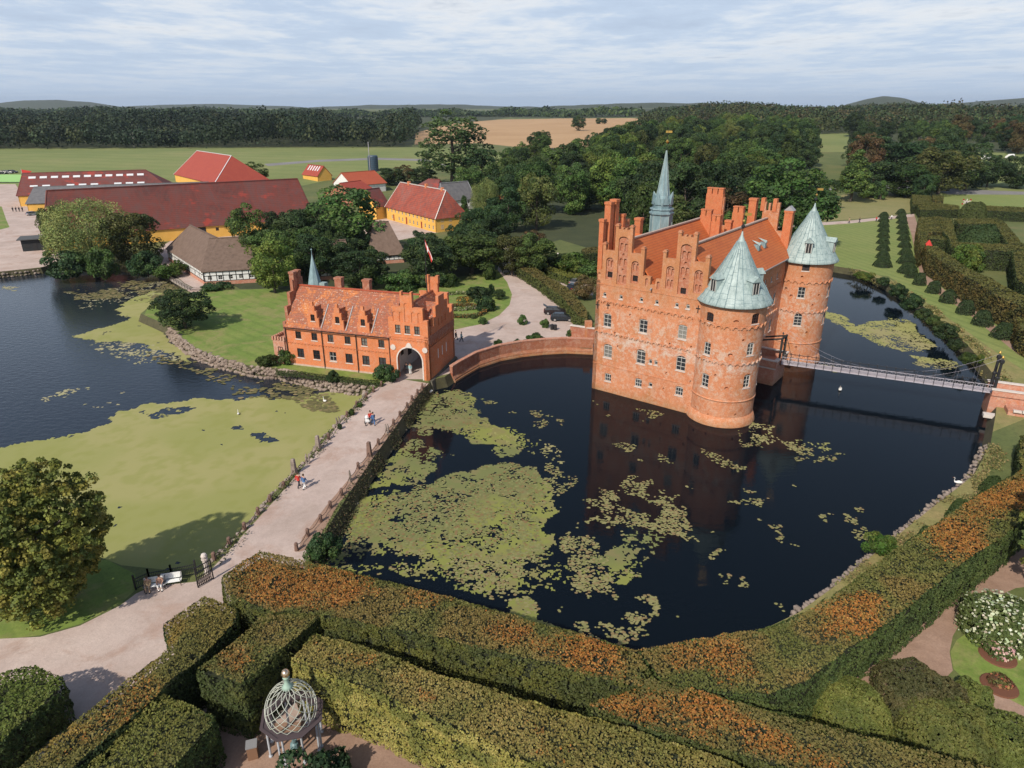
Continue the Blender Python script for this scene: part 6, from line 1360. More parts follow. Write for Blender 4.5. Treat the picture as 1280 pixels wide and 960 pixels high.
# ================================================================ WALLS, POSTS, STONES
def stones(mb_pts,name,label,cat,m_,size,seed,flat=.8,zr=(0,.9),count=None,mats=None):
    """boulder wall along 3D polyline of (x,y) with outward normal; one wall thing"""
    rr=random.Random(seed);ico=[(0,0,-1),(.72,-.53,-.45),(-.28,-.85,-.45),(-.89,0,-.45),(-.28,.85,-.45),(.72,.53,-.45),(.28,-.85,.45),(-.72,-.53,.45),(-.72,.53,.45),(.28,.85,.45),(.89,0,.45),(0,0,1)]
    fc=[(0,1,2),(1,0,5),(0,2,3),(0,3,4),(0,4,5),(1,5,10),(2,1,6),(3,2,7),(4,3,8),(5,4,9),(1,10,6),(2,6,7),(3,7,8),(4,8,9),(5,9,10),(6,10,11),(7,6,11),(8,7,11),(9,8,11),(10,9,11)]
    mb=MB()
    for (x,y,z) in mb_pts:
        s=size*rr.uniform(.6,1.25);a=rr.uniform(0,6.28);ca,sa=math.cos(a),math.sin(a);sx,sy,sz=s*rr.uniform(.8,1.3),s*rr.uniform(.7,1.1),s*rr.uniform(.6,.95)*flat
        vs=[]
        for p in ico:
            j=rr.uniform(.85,1.15);u,v,w=p[0]*sx*j,p[1]*sy*j,p[2]*sz*j;vs.append((x+u*ca-v*sa,y+u*sa+v*ca,z+w))
        mb.add(vs,fc)
    o=mb.build(name,m_);tag(o,label,cat);return o
def sub(poly,pxa,pxb,z=0):
    """run of resampled shore points nearest to the given end points"""
    a=P(*pxa,z);b=P(*pxb,z);n=len(poly)
    i=min(range(n),key=lambda k:(poly[k][0]-a.x)**2+(poly[k][1]-a.y)**2);j=min(range(n),key=lambda k:(poly[k][0]-b.x)**2+(poly[k][1]-b.y)**2)
    r1=[];k=i
    while k!=j: r1.append(poly[k]);k=(k+1)%n
    r1.append(poly[j]);r2=[];k=i
    while k!=j: r2.append(poly[k]);k=(k-1)%n
    r2.append(poly[j]);return r1 if len(r1)<len(r2) else r2
def along(line,step):
    out=[]
    for i in range(len(line)-1):
        a=Vector(line[i]);b=Vector(line[i+1]);L=(b-a).length;k=max(1,int(L/step));d=(b-a)/max(L,1e-6)
        for j in range(k): out.append((a.lerp(b,j/k),Vector((-d.y,d.x))))
    return out
rg=random.Random(9)
R=sub(moat_w,(545,487),(400,712));L_=sub(pond_w,(462,494),(262,712))
pts=[];side=None
def wallpts(line,inland,rows,step):
    o=[]
    for p,n in along(line,step):
        q=Vector(inland)-p
        if n.dot(q)<0:n=-n
        for z,off in rows: o.append((p.x+n.x*(off+rg.uniform(-.12,.12))+rg.uniform(-.2,.2),p.y+n.y*(off+rg.uniform(-.12,.12))+rg.uniform(-.2,.2),z+rg.uniform(-.1,.1)))
    return o
stones(wallpts(R,P(400,600)[:2],[(-.2,-.05),(-.02,.3),(.15,.65),(.35,1.0),(.6,1.38)],.40),'rubble_wall','mossy dark rubble wall along the moat side of the causeway','wall',M['stone_dark'],.27,1)
stones(wallpts(L_,P(400,600)[:2],[(.1,.0),(.6,.2),(1.1,.45),(1.45,.7)],.62),'rubble_wall','pale rubble edge along the pond side of the causeway','wall',M['stone'],.34,2)
I_=sub(pond_w,(210,420),(455,494))
stones(wallpts(I_,P(330,420)[:2],[(.1,-.1),(.65,.1),(1.0,.35),(1.3,.65)],.58),'boulder_wall','low wall of rounded pinkish boulders holding the island lawn above the pond','wall',simple('pink_boulders',[(.3,(.15,.11,.09)),(.5,(.26,.20,.16)),(.75,(.35,.29,.25))],.7),.46,3)
B_=sub(moat_w,(1232,560),(985,778))
stones(wallpts(B_,P(1200,700)[:2],[(.1,-.1),(.6,.15),(1.1,.4)],.62),'bank_stones','line of pale stones edging the right hand moat bank','stones',M['stone'],.30,4)
K_=sub(pond_w,(-200,350),(55,342))
stones(wallpts(K_,P(0,320)[:2],[(.2,0),(.9,.3)],.9),'bank_stones','row of small stones under the grass strip by the farm yard','stones',M['stone'],.42,5)
def leafrun(line,inland,label,name,cols,n,h,seed,offs=(0,1.4),size=.26,cat='plants',up=.7):
    rr=np.random.default_rng(seed);L=along(line,.4);c=[];N=[]
    inland=Vector(inland)
    idx=rr.integers(0,len(L),n)
    for i in idx:
        p,nn=L[i]
        if nn.dot(inland-p)<0: nn=-nn
        o=rr.uniform(*offs);hh=abs(rr.normal(0,h))
        c.append((p.x+nn.x*o+rr.normal(0,.2),p.y+nn.y*o+rr.normal(0,.2),.15+min(1.45,max(0,o)*1.6)+hh));N.append((-nn.x*.5,-nn.y*.5,up))
    c=np.array(c);k=fbm(c,.35,seed,2)>.47;c=c[k];N=np.array(N)[k]
    o=meshcols(name,leafquads(c,N,size,.7,rr,.6),4,pal(cols,len(c),rr),M['hedgeleaf']);tag(o,label,cat,kind='stuff')
leafrun(R,P(400,600)[:2],'weeds and ivy tufts growing over the moat side rubble wall','wall_weeds',[(.07,.075,.03),(.05,.055,.025),(.11,.085,.05)],7000,.10,11,(-.3,.9),.2)
leafrun(L_,P(400,600)[:2],'low green weeds along the pond side of the causeway','wall_weeds',[(.10,.12,.035),(.07,.09,.03)],1500,.16,12,(.5,1.6))
leafrun(sub(moat_w,(1060,343),(1233,500)),P(1240,420)[:2],'rough reeds and grasses along the far right moat bank','bank_grass',[(.26,.23,.09),(.18,.18,.06),(.32,.25,.11),(.11,.13,.045)],7000,.22,13,(-.2,2.6),.34)
leafrun(B_,P(1200,700)[:2],'dry grass tufts on the right moat bank above the stones','bank_grass',[(.24,.21,.08),(.17,.17,.06),(.28,.22,.10)],5200,.14,14,(.5,2.6),.24)
# ---- curved brick moat wall with parapet
W_=PX([(567,478),(578,471),(598,459.5),(625,450.5),(652,445.5),(680,442.5),(708,441),(741,442.5)],0)
def offline(l,d):
    o=[]
    for i in range(len(l)):
        a=Vector(l[max(0,i-1)]);b=Vector(l[min(len(l)-1,i+1)]);t=(b-a).normalized();o.append((l[i][0]-t.y*d,l[i][1]+t.x*d))
    return o
mw=thing('moat_wall','curved red brick moat wall with parapet carrying the road from gatehouse to castle','wall',(W_[0][0],W_[0][1],0))
def strip(l,prof,name,m_,par):
    ls=[[(x-W_[0][0],y-W_[0][1],z) for x,y in offline(l,d)] for d,z in prof];n=len(l);mb=MB()
    mb.add([p for r in ls for p in r],[(k*n+i,k*n+i+1,(k+1)*n+i+1,(k+1)*n+i) for k in range(len(prof)-1) for i in range(n-1)]+[tuple(k*n for k in range(len(prof))),tuple(k*n+n-1 for k in reversed(range(len(prof))))])
    return mb.build(name,m_,par)
W2=[tuple(v) for v in [Vector(W_[i]).lerp(Vector(W_[i+1]),k/4) for i in range(len(W_)-1) for k in range(4)]]+[W_[-1]]
strip(W2,[(-.35,-1),(-.2,.55),(.12,.95),(.12,2.55),(.62,2.55),(.62,-1)],'masonry',M['brick_dull'],mw)
strip(W2,[(.05,2.55),(.05,2.72),(.69,2.72),(.69,2.55)],'coping',M['brick_pink'],mw)
strip(W2,[(-.38,-.6),(-.34,.28),(-.22,.3),(-.22,-.6)],'foot_course',M['brick_gable'],mw)
e=P(741,425,2.6);gp_=thing('wall_pier','square brick gate pier and short wall against the castle corner','wall pier',(0,0,0))
a=P(714,424,1.5);b=P(742,424,1.5);mb=MB();mb.beam((a.x,a.y+1.5,2.3),(b.x+.5,b.y-.8,2.3),.5,2.6);mb.build('masonry',M['brick_dull'],gp_)
mb=MB();mb.beam((a.x-.1,a.y+1.5,3.65),(b.x+.5,b.y-.8,3.65),.64,.14);mb.build('coping',M['coping'],gp_)
mb=MB();mb.box(b.x-1.6,b.x-.4,b.y-.2,b.y+1.,1.4,4.7);mb.build('pier',M['brick_gable'],gp_)
# ---- causeway posts and chains
leftp=[(268,700,0),(287,681,0),(306,662,0),(323,643,0),(338,627,0),(355,610,0),(368,592,1),(385,579,2),(398,562,1),(411,549,0),(423,532,2),(434,521,0),(446,508,0),(458,498,0),(467,490,0),(477,483,0)]
rightp=[(371,688,0),(385,670,0),(401,652,0),(413,635,0),(427,619,0),(438,601,2),(448,586,0),(462,570,1),(473,556,0),(484,541,2),(492,531,0),(500,521,0),(509,510,0),(515,501,0),(522,493,0),(528,486,0)]
def post(px,py,kind,side,idx,n):
    p=P(px,py,1.5);pt=['lowest reddish stone bollard','','']
    if kind==0:
        h=.85;mb=MB();mb.lathe([(.25,-.1),(.21,.0),(.17,h*.8),(.19,h*.85),(.12,h)],(0,0,0),7);o=mb.build('stone_bollard',M['stone_red'],None,loc=tuple(p));tag(o,'short reddish stone bollard carrying the iron chain on the '+side+' side of the causeway','bollard','stone bollards on the '+side+' side of the causeway')
    elif kind==1:
        h=1.9;mb=MB();mb.lathe([(.42,-.1),(.38,0),(.26,h*.95),(.1,h)],(0,0,0),4,.6);o=mb.build('stone_pillar',M['stone_red'] if side=='moat' else M['stone'],None,loc=tuple(p))
        tag(o,{'moat':'tall tapering red stone pillar, the only one on the moat side of the causeway'}.get(side,'tall grey stone pillar on the pond side, '+('behind the strolling couple' if py>570 else 'next one beyond the strolling couple')),'pillar')
    else:
        h=1.25;mb=MB();mb.tube([(-.14,0,0),(-.2,0,h*.7),(-.1,0,h)],[.13,.1,.07],6);mb.tube([(.15,0,0),(.16,0,h*.75),(.22,0,h*.95)],[.13,.1,.06],6);mb.lathe([(.3,-.05),(.26,.2),(.05,.24)],(0,0,0),8);o=mb.build('forked_bollard',M['stone'],None,loc=tuple(p));o.rotation_euler.z=idx
        tag(o,'forked pale stone on the '+side+' side of the causeway, '+{(385,579):'just past the strolling couple',(423,532):'level with the pushchair',(438,601):'below the tall red pillar',(484,541):'above the tall red pillar'}[(px,py)],'standing stone')
    return p
for side,pl in(('pond',leftp),('moat',rightp)):
    ps=[post(a,b,k,side,i,len(pl)) for i,(a,b,k) in enumerate(pl)]
    for i in range(len(ps)-1):
        a,b=ps[i],ps[i+1];mb=MB();pp=[]
        for k in range(9):
            f=k/8;q=a.lerp(b,f);q.z+=.66-.42*(1-(2*f-1)**2);pp.append(tuple(q-a))
        mb.tube(pp,.035,4);o=mb.build('chain',simple('rusty_iron',[(.3,(.06,.03,.02)),(.7,(.10,.05,.035))],3.) if 'rusty_iron' not in bpy.data.materials else bpy.data.materials['rusty_iron'],None,loc=tuple(a));tag(o,'sagging rusty chain between two posts on the '+side+' side of the causeway','chain','chains on the '+side+' side of the causeway')
# ================================================================ GATE, FENCE, BENCHES
gp=P(259,716,1.5)
t=thing('gate_post','pale round stone gate post with ball top at the causeway entrance','gate post',tuple(gp));t.scale=(.8,.8,.78);mb=MB();mb.lathe([(.36,-.1),(.33,.1),(.27,.3),(.25,1.7),(.34,1.8),(.34,1.95)],(0,0,0),10);mb.build('shaft',M['coping'],t);mb=MB();mb.lathe([(.1,1.95),(.3,2.1),(.34,2.32),(.24,2.55),(.04,2.62)],(0,0,0),10);mb.build('ball',M['coping'],t)
ga=P(248,735,1.5);gb=P(267,724,1.5);d=gb-ga;t=thing('iron_gate','open black wrought iron gate leaf beside the ball topped gate post','gate',tuple(ga),math.atan2(d.y,d.x));L=d.length
mb=MB()
for x in(0,L): mb.beam((x,0,.05),(x,0,2.1),.09,.09)
for z in(.15,1.0,2.0): mb.beam((0,0,z),(L,0,z),.07,.07)
mb.build('gate_frame',M['iron'],t);mb=MB()
for i in range(1,9):
    x=L*i/9;mb.beam((x,0,.15),(x,0,2.),.035,.035)
    mb.beam((L*(i-1)/9,0,.15),(x,0,1.),.03,.03);mb.beam((x,0,.15),(L*(i-1)/9,0,1.),.03,.03)
    mb.lathe([(.1,-.01),(.1,.01)],(x,0,1.5),8)
mb.build('gate_bars',M['iron'],t)
fl=[P(*q,1.5) for q in((170,737),(188,729),(216,724),(246,718))]
t=thing('iron_fence','low black wrought iron fence between pond and benches','fence',tuple(fl[0]));mb=MB();mp2=MB()
for i in range(len(fl)-1):
    p,q=fl[i]-fl[0],fl[i+1]-fl[0];k=int((q-p).length/.13)
    for z in(.12,.75,1.05): mb.beam((p.x,p.y,z),(q.x,q.y,z),.05,.05)
    for j in range(k): r=p.lerp(q,j/k);mb.beam((r.x,r.y,.1),(r.x,r.y,1.15),.025,.025)
    for r in(p,q): mp2.beam((r.x,r.y,-.1),(r.x,r.y,1.5),.12,.12)
mb.build('fence_bars',M['iron'],t);mp2.build('fence_posts',M['iron'],t)
def bench(px,py,rz,label,L=1.7):
    p=P(px,py,1.5);t=thing('garden_bench',label,'bench',tuple(p),rz)
    mb=MB()
    for i in range(5): mb.box(-L/2,L/2,-.05+i*.1,.03+i*.1,.42,.45)
    mb.build('seat',M['bench_white'],t);mb=MB()
    for i in range(5): mb.box(-L/2,L/2,.46+i*.02,.49+i*.02,.52+i*.1,.605+i*.1)
    mb.build('backrest',M['bench_white'],t)
    for x in(-L/2+.05,L/2-.05):
        mb=MB();mb.tube([(x,-.08,0),(x,-.05,.42),(x,-.08,.65)],.03,5);mb.tube([(x,.55,0),(x,.45,.42),(x,.56,1.02)],.03,5);mb.tube([(x,-.08,.65),(x,.48,.66)],.03,5);mb.tube([(x,-.05,.4),(x,.47,.4)],.03,5);mb.build('leg',M['iron'],t)
    return p
fa=math.radians(15)
b1=bench(194,738,fa,'white slatted garden bench with two people sitting on it, by the iron fence');b2=bench(214,733,fa,'empty white slatted garden bench beside the occupied one')
# ================================================================ PEOPLE
def skinbody(joints,bones,rad,name):
    me=bpy.data.meshes.new(name);me.from_pydata(joints,bones,[]);o=bpy.data.objects.new(name,me);COL.objects.link(o)
    m=o.modifiers.new('s','SKIN');me.skin_vertices or None
    sv=me.skin_vertices[0].data
    for i,r in enumerate(rad): sv[i].radius=(r,r*.9) if not isinstance(r,tuple) else r
    sv[0].use_root=True
    s=o.modifiers.new('u','SUBSURF');s.levels=1;s.render_levels=1
    bpy.context.view_layer.update();dg=bpy.context.evaluated_depsgraph_get();r=bpy.data.meshes.new_from_object(o.evaluated_get(dg));bpy.data.objects.remove(o);bpy.data.meshes.remove(me);return r
def pose(kind):
    if kind=='stand':
        lf=[(.10,0,.88),(.11,-.02,.48),(.11,.0,.09),(.11,-.14,.04)];rf=[(-.10,0,.88),(-.11,-.02,.48),(-.11,.02,.09),(-.11,-.12,.04)];la=[(.20,0,1.42),(.25,.02,1.14),(.26,-.06,.90),(.26,-.08,.80)];ra=[(-.20,0,1.42),(-.25,.02,1.14),(-.26,-.08,.90),(-.26,-.10,.80)];h=0
    elif kind=='walk':
        lf=[(.10,0,.88),(.10,-.18,.50),(.10,-.22,.10),(.10,-.36,.06)];rf=[(-.10,0,.88),(-.10,.08,.48),(-.10,.32,.16),(-.10,.24,.05)];la=[(.20,0,1.42),(.24,.12,1.16),(.25,.16,.93),(.25,.15,.84)];ra=[(-.20,0,1.42),(-.24,-.10,1.16),(-.25,-.24,.96),(-.25,-.30,.89)];h=0
    elif kind=='push':
        lf=[(.10,0,.88),(.10,-.16,.50),(.10,-.18,.10),(.10,-.32,.06)];rf=[(-.10,0,.88),(-.10,.10,.48),(-.10,.34,.16),(-.10,.26,.05)];la=[(.20,-.02,1.42),(.22,-.14,1.18),(.18,-.38,1.02),(.17,-.46,1.02)];ra=[(-.20,-.02,1.42),(-.22,-.14,1.18),(-.18,-.38,1.02),(-.17,-.46,1.02)];h=0
    else:
        h=-.40;lf=[(.11,0,.50),(.13,-.42,.50),(.13,-.44,.10),(.13,-.58,.05)];rf=[(-.11,0,.50),(-.13,-.42,.50),(-.13,-.40,.10),(-.13,-.54,.05)];la=[(.20,0,1.02),(.24,-.08,.76),(.16,-.28,.62),(.13,-.34,.60)];ra=[(-.20,0,1.02),(-.24,-.06,.76),(-.18,-.28,.60),(-.15,-.36,.58)]
    sp=[(0,0,.93+h),(0,.01,1.12+h),(0,.01,1.32+h),(0,.0,1.45+h),(0,-.01,1.54+h),(0,-.02,1.64+h),(0,-.02,1.74+h)]
    return sp,lf,rf,la,ra,h
BODY={}
def person(p,rz,kind,top,legs,hair,label,h=1.0,hands='skin'):
    sp,lf,rf,la,ra,hh=pose(kind)
    if kind not in BODY:
        J=sp+lf+rf+la+ra;b=[(i,i+1) for i in range(6)];o=7;b+=[(0,o),(o,o+1),(o+1,o+2),(o+2,o+3)];o=11;b+=[(0,o),(o,o+1),(o+1,o+2),(o+2,o+3)];o=15;b+=[(3,o),(o,o+1),(o+1,o+2),(o+2,o+3)];o=19;b+=[(3,o),(o,o+1),(o+1,o+2),(o+2,o+3)]
        rad=[(.15,.11),(.135,.10),(.16,.11),(.12,.09),.055,.095,.085]+[.09,.06,.042,.035]*2+[.055,.042,.032,.035]*2
        BODY[kind]=skinbody(J,b,rad,'person_'+kind);BODY[kind].materials.append(M['skin'])
    t=thing('person',label,'person',tuple(p),rz);t.scale=(h,h,h)
    o=bpy.data.objects.new('body',BODY[kind]);COL.objects.link(o);o.parent=t
    mb=MB();mb.tube([tuple(Vector(sp[0])-Vector((0,0,.05))),sp[1],sp[2],tuple(Vector(sp[3])+Vector((0,0,.0)))],[.185,.165,.185,.11],10)
    for a in(la,ra): mb.tube([a[0],a[1],a[2]],[.085,.065,.05],7)
    mb.build('shirt',M[top],t,True)
    mb=MB();mb.tube([tuple(Vector(sp[0])+Vector((0,0,.06))),tuple(Vector(sp[0])-Vector((0,0,.10)))],[.175,.17],10)
    for a in(lf,rf): mb.tube([a[0],a[1],a[2]],[.115,.085,.06],8)
    mb.build('trousers',M[legs],t,True)
    mb=MB();c=sp[5];mb.lathe([(.03,-.04),(.105,0),(.118,.08),(.10,.16),(.05,.20)],(c[0],c[1]+.02,c[2]-.01),10);mb.build('hair',M[hair],t,True)
    mb=MB();mb.lathe([(.012,-.02),(.02,0),(.008,.03)],(c[0],c[1]-.115,c[2]+.02),5)
    for s in(-1,1): mb.lathe([(.006,-.012),(.014,0),(.006,.012)],(c[0]+s*.038,c[1]-.10,c[2]+.065),6);mb.lathe([(.01,-.03),(.02,0),(.01,.03)],(c[0]+s*.1,c[1]-.01,c[2]+.04),5)
    mb.build('face',M['skin'],t)
    for a in(lf,rf):
        mb=MB();mb.beam(tuple(Vector(a[2])+Vector((0,.05,-.04))),tuple(Vector(a[3])+Vector((0,-.02,.01))),.10,.08);mb.build('shoe',M['fabric_dark'],t)
    return t
dirN=math.radians(-20)
person(P(374,609),math.radians(160),'walk','fabric_red','fabric_dark','hair','person in red top and dark trousers strolling at the pond side of the causeway',1.0)
person(P(381,611),math.radians(150),'walk','fabric_blue','fabric_white','hair','person in blue top and white trousers strolling beside the one in red')
person(P(463.5,529),math.radians(20),'push','fabric_red','fabric_dark','hair','person in red top pushing the white pushchair on the causeway')
person(P(467,531),math.radians(20),'walk','fabric_blue','fabric_blue','hair','person dressed all in blue walking beside the pushchair')
person(P(513,467.5),math.radians(0),'stand','fabric_teal','fabric_white','hair','person in pale teal standing in the gatehouse archway')
person(P(508.5,467),math.radians(30),'stand','fabric_dark','fabric_dark','hair','person in dark clothes standing in the gatehouse archway')
person(P(570,425),math.radians(90),'walk','fabric_dark','fabric_dark','hair','person in dark clothes on the gravel behind the gatehouse corner')
person(P(577,427),math.radians(90),'walk','fabric_teal','fabric_dark','hair','person in pale top walking on the gravel right of the gatehouse')
def onbench(b,x,top,legs,label):
    v=Matrix.Rotation(fa,3,'Z')@Vector((x,.22,-.03));person(Vector(b)+v,fa,'sit',top,legs,'hair',label)
onbench(b1,-.5,'fabric_tan','fabric_tan','person in tan clothes sitting at the left end of the white bench');onbench(b1,.45,'skin','fabric_white','person in pink top and white shorts sitting at the right end of the bench')
person(P(1013,884,1.5),math.radians(200),'stand','fabric_teal','fabric_white','hair','person in a pale lilac top half hidden between hedge and round shrub')
for i,(x,y) in enumerate([(16.5,264.5),(20.5,264.5),(24.5,264.5),(28.5,264.5)]): person(P(x,y),1.,'stand','fabric_dark','fabric_dark','hair','dark clothed person in the row of four in the farm yard','1' and 1.05)['group']='row of four people in the farm yard'
for x,y,c,lb in((1114,274.5,'fabric_white','person in white top on the garden walk nearest the clipped yews'),(1095,277,'fabric_red','person in red on the pale garden walk'),(1074,278.5,'fabric_dark','dark clothed person on the pale garden walk'),(1061,279,'fabric_tan','person in tan at the left part of the garden walk')): person(P(x,y),1.5,'walk',c,'fabric_dark','hair',lb,1.1)
# pushchair
p=P(459.5,530.5);t=thing('pushchair','white pushchair with black wheels in front of the person in red','pushchair',tuple(p),math.radians(20));mb=MB();mb.box(-.25,.25,-.3,.35,.45,.6);mb.box(-.25,.25,.3,.38,.5,1.05);mb.lathe([(.28,.95),(.22,1.15),(.05,1.22)],(0,.15,0),8);mb.build('seat',M['fabric_white'],t)
for x in(-.3,.3):
    for y in(-.35,.35): mb=MB();mb.tube([(x-.03,y,.17),(x+.03,y,.17)],.17,10);mb.build('wheel',M['tyre'],t)
mb=MB()
for x in(-.27,.27): mb.tube([(x,-.35,.2),(x,.1,.5),(x,.55,1.0)],.02,5)
mb.tube([(-.27,.55,1.),(.27,.55,1.)],.02,5);mb.build('chassis',M['iron'],t)
# ================================================================ CARS
def car(p,rz,label,paint,open_boot=False,scale=1.,group=None):
    t=thing('parked_car',label,'car',tuple(p),rz,group);t.scale=(scale,)*3
    L=4.5;prof=[(-2.22,.35),(-2.25,.62),(-2.2,.86),(-2.05,.95),(-1.3,1.0),(-1.0,1.02),(1.15,.98),(2.0,.86),(2.22,.66),(2.25,.38),(1.95,.28),(-1.95,.28)]
    cab=[(-2.02,.94),(-1.75,1.28),(-1.35,1.44),(-.2,1.48),(.35,1.40),(1.15,.97)]
    def ext(pr,w0,w1,nm,m_):
        mb=MB();n=len(pr);zs=[z for x,z in pr];z0,z1=min(zs),max(zs)
        vs=[]
        for s in(-1,1):
            for x,z in pr: f=(z-z0)/(z1-z0+1e-6);vs.append((x,s*(w0+(w1-w0)*f)*(1-.06*(abs(x)/2.25)**4),z))
        mb.add(vs,[tuple(range(n)),tuple(reversed(range(n,2*n)))]+[(i,n+i,n+(i+1)%n,(i+1)%n) for i in range(n)]);return mb.build(nm,m_,t)
    ext(prof,.90,.86,'body',M[paint]);ext(cab,.80,.62,'window',M['glass'])
    mb=MB();mb.box(-1.45,.3,-.60,.60,1.455,1.51);mb.beam((.33,.62,1.42),(1.15,.78,.98),.07,.06);mb.beam((.33,-.62,1.42),(1.15,-.78,.98),.07,.06);mb.box(-.5,-.4,-.745,.745,.98,1.40);mb.build('roof_panel',M[paint],t)
    for x in(-1.4,1.4):
        for s in(-1,1):
            mb=MB();mb.tube([(x,s*.72,.33),(x,s*.93,.33)],.33,16);w=mb.build('wheel',M['tyre'],t);mb=MB();mb.tube([(x,s*.90,.33),(x,s*.945,.33)],.21,10);mb.build('rim',M['rim'],w)
    for s in(-.62,.62):
        mb=MB();mb.box(2.12,2.24,s-.2,s+.2,.62,.76);mb.build('headlight',M['skylight'],t);mb=MB();mb.box(-2.27,-2.15,s-.16,s+.16,.68,.86);mb.build('taillight',M['taillight'],t)
    if open_boot:
        mb=MB();mb.add([(-1.55,-.66,1.42),(-1.55,.66,1.42),(-2.35,.66,1.9),(-2.35,-.66,1.9),(-1.55,-.66,1.47),(-1.55,.66,1.47),(-2.38,.66,1.95),(-2.38,-.66,1.95)],[(3,2,1,0),(4,5,6,7),(0,1,5,4),(1,2,6,5),(2,3,7,6),(3,0,4,7)]);mb.build('tailgate',M[paint],t)
    return t
car(P(702.5,400.5),math.radians(-3),'dark blue estate car, the nearer of the two parked by the road hedge','carpaint')
car(P(694,392.5),math.radians(-5),'dark car with its tailgate open, the farther one parked by the road hedge','carpaint2',True)
car(P(716.5,362),math.radians(60),'dark car half hidden behind the road hedge near the bushes','carpaint');car(P(720,355),math.radians(60),'silver grey car behind the dark one beyond the road hedge','rim')
for i,(x,y,c) in enumerate(((3,217.5,'dark'),(10,217,'silver'),(16,216.8,'black'))): car(G(x,y),.1,c+' car parked far left at the edge of the green field',['carpaint','rim','carpaint2'][i],scale=1.2)
p=P(41,269);t=car(p,1.2,'pale blue car parked at the end of the longest barn','rim')
# planters/people by cars
for x,y,lb in((690,412,'dark round litter bin by the tub shrub'),(694,412.5,'dark upright litter bin in front of the cars')): 
    p=P(x,y);mb=MB();mb.lathe([(.28,0),(.32,.1),(.32,.9),(.36,.95),(.2,1.05)],(0,0,0),10);tag(mb.build('litter_bin',M['iron'],None,loc=tuple(p)),lb,'bin')
# small pink statue on plinth
p=P(697,330);t=thing('garden_statue','small pink stone statue on a plinth in the garden behind the road hedge','statue',tuple(p));mb=MB();mb.box(-.5,.5,-.5,.5,0,1.);mb.build('plinth',M['stone'],t);mb=MB();mb.lathe([(.35,1.),(.3,1.5),(.42,2.0),(.2,2.4),(.28,2.6),(.22,2.85),(.05,2.95)],(0,0,0),10);mb.build('figure',M['coping'],t)
# ================================================================ FLAGS
def GW(u,v,z):
    c,s=math.cos(GA),math.sin(GA);return Vector((GO[0]+c*u-s*v,GO[1]+s*u+c*v,z))
b=GW(20.6,8.6,12.);t=thing('flagpole','tall flagpole above the gatehouse with a limp red and white flag','flagpole',tuple(b));hp=topz(530,297,b)-12.
mb=MB();mb.tube([(0,0,0),(0,0,hp)],[.09,.05],8);mb.lathe([(.03,0),(.12,.1),(.03,.2)],(0,0,hp),6);mb.build('pole',M['iron'],t)
def flag(t,hp,w,h,red,white,droop,cross=True,swallow=False):
    nx,ny=16,10
    def pt(i,j):
        u=i/nx;v=j/ny;x=w*u*.42;y=.10*math.sin(u*9+v*2)*u;z=hp-.2-h*v*.8-droop*u-.1*math.sin(u*7);return (x+.05+.1*math.sin(v*4)*u,y,z)
    def part(cond,nm,m_):
        mb=MB()
        for i in range(nx):
            for j in range(ny):
                if cond(i,j): mb.add([pt(i,j),pt(i+1,j),pt(i+1,j+1),pt(i,j+1)],[(0,1,2,3)])
        return mb.build(nm,m_,t)
    cr=lambda i,j:cross and (i in(5,6) or j in(4,5))
    f=part(lambda i,j:not cr(i,j),'flag',M[red])
    if cross: o=part(cr,'flag_cross',M[white]);
flag(t,hp,2.2,1.2,'fabric_red','fabric_white',2.6)
g=P(33,238,1.5);t=thing('flagpole','white flagpole with a red pennant in the farm yard','flagpole',tuple(g));hp=topz(29,211,g)-1.5;mb=MB();mb.tube([(0,0,0),(0,0,hp)],[.14,.09],6);mb.build('pole',M['frame_white'],t)
mb=MB();mb.add([(0,0,hp-.3),(4.8,.5,hp-1.2),(3.6,.4,hp-1.9),(4.6,.3,hp-2.9),(0,0,hp-2.4)],[(0,1,2,3,4)]);mb.build('flag',M['fabric_red'],t)
g=G(8,229);t=thing('banner','long pale green banner at the far left field edge','banner',tuple(g));mb=MB();mb.box(-9,9,-.1,.1,.5,4.2);mb.build('cloth',mat('pale_green_banner',(.28,.5,.2),.8),t);mb=MB();[mb.tube([(x,0,-.3),(x,0,4.4)],.1,5) for x in(-9,0,9)];mb.build('poles',M['iron'],t)
# ================================================================ GARDEN ORNAMENTS
p=P(1203,272,1.5);p=Vector((p.x,p.y,1.5));t=thing('windmill_ornament','white and pink vaned garden ornament in front of the big domed bush','ornament',tuple(p));mb=MB();mb.tube([(0,0,0),(0,0,6.2)],.22,6);mb.build('post',M['frame_white'],t)
mb=MB()
for a in(.5,1.57,2.6): mb.beam((-1.7*math.cos(a),-.25,5.6-1.2*math.sin(a)),(1.7*math.cos(a),-.25,5.6+1.2*math.sin(a)),.1,.3)
mb.build('vanes',M['coping'],t);mb=MB()
for x,z in((-1.3,6.5),(1.3,6.5),(-1.4,5.),(1.4,5.)): mb.box(x-.25,x+.25,-.35,-.2,z-.25,z+.25)
mb.build('panels',M['taillight'],t)
p=P(1155,330,1.5);t=thing('red_kiosk','bright red hooded figure ornament on a dark stand beside the pink garden path','ornament',tuple(p));mb=MB();mb.lathe([(.9,0),(.8,.2),(.35,.6),(.3,3.),(.6,3.2)],(0,0,0),8);mb.build('stand',M['iron'],t);mb=MB();mb.lathe([(1.1,3.2),(1.2,3.6),(1.0,4.8),(.5,5.6),(.1,6.2)],(0,0,0),10);mb.build('hood',M['fabric_red'],t)
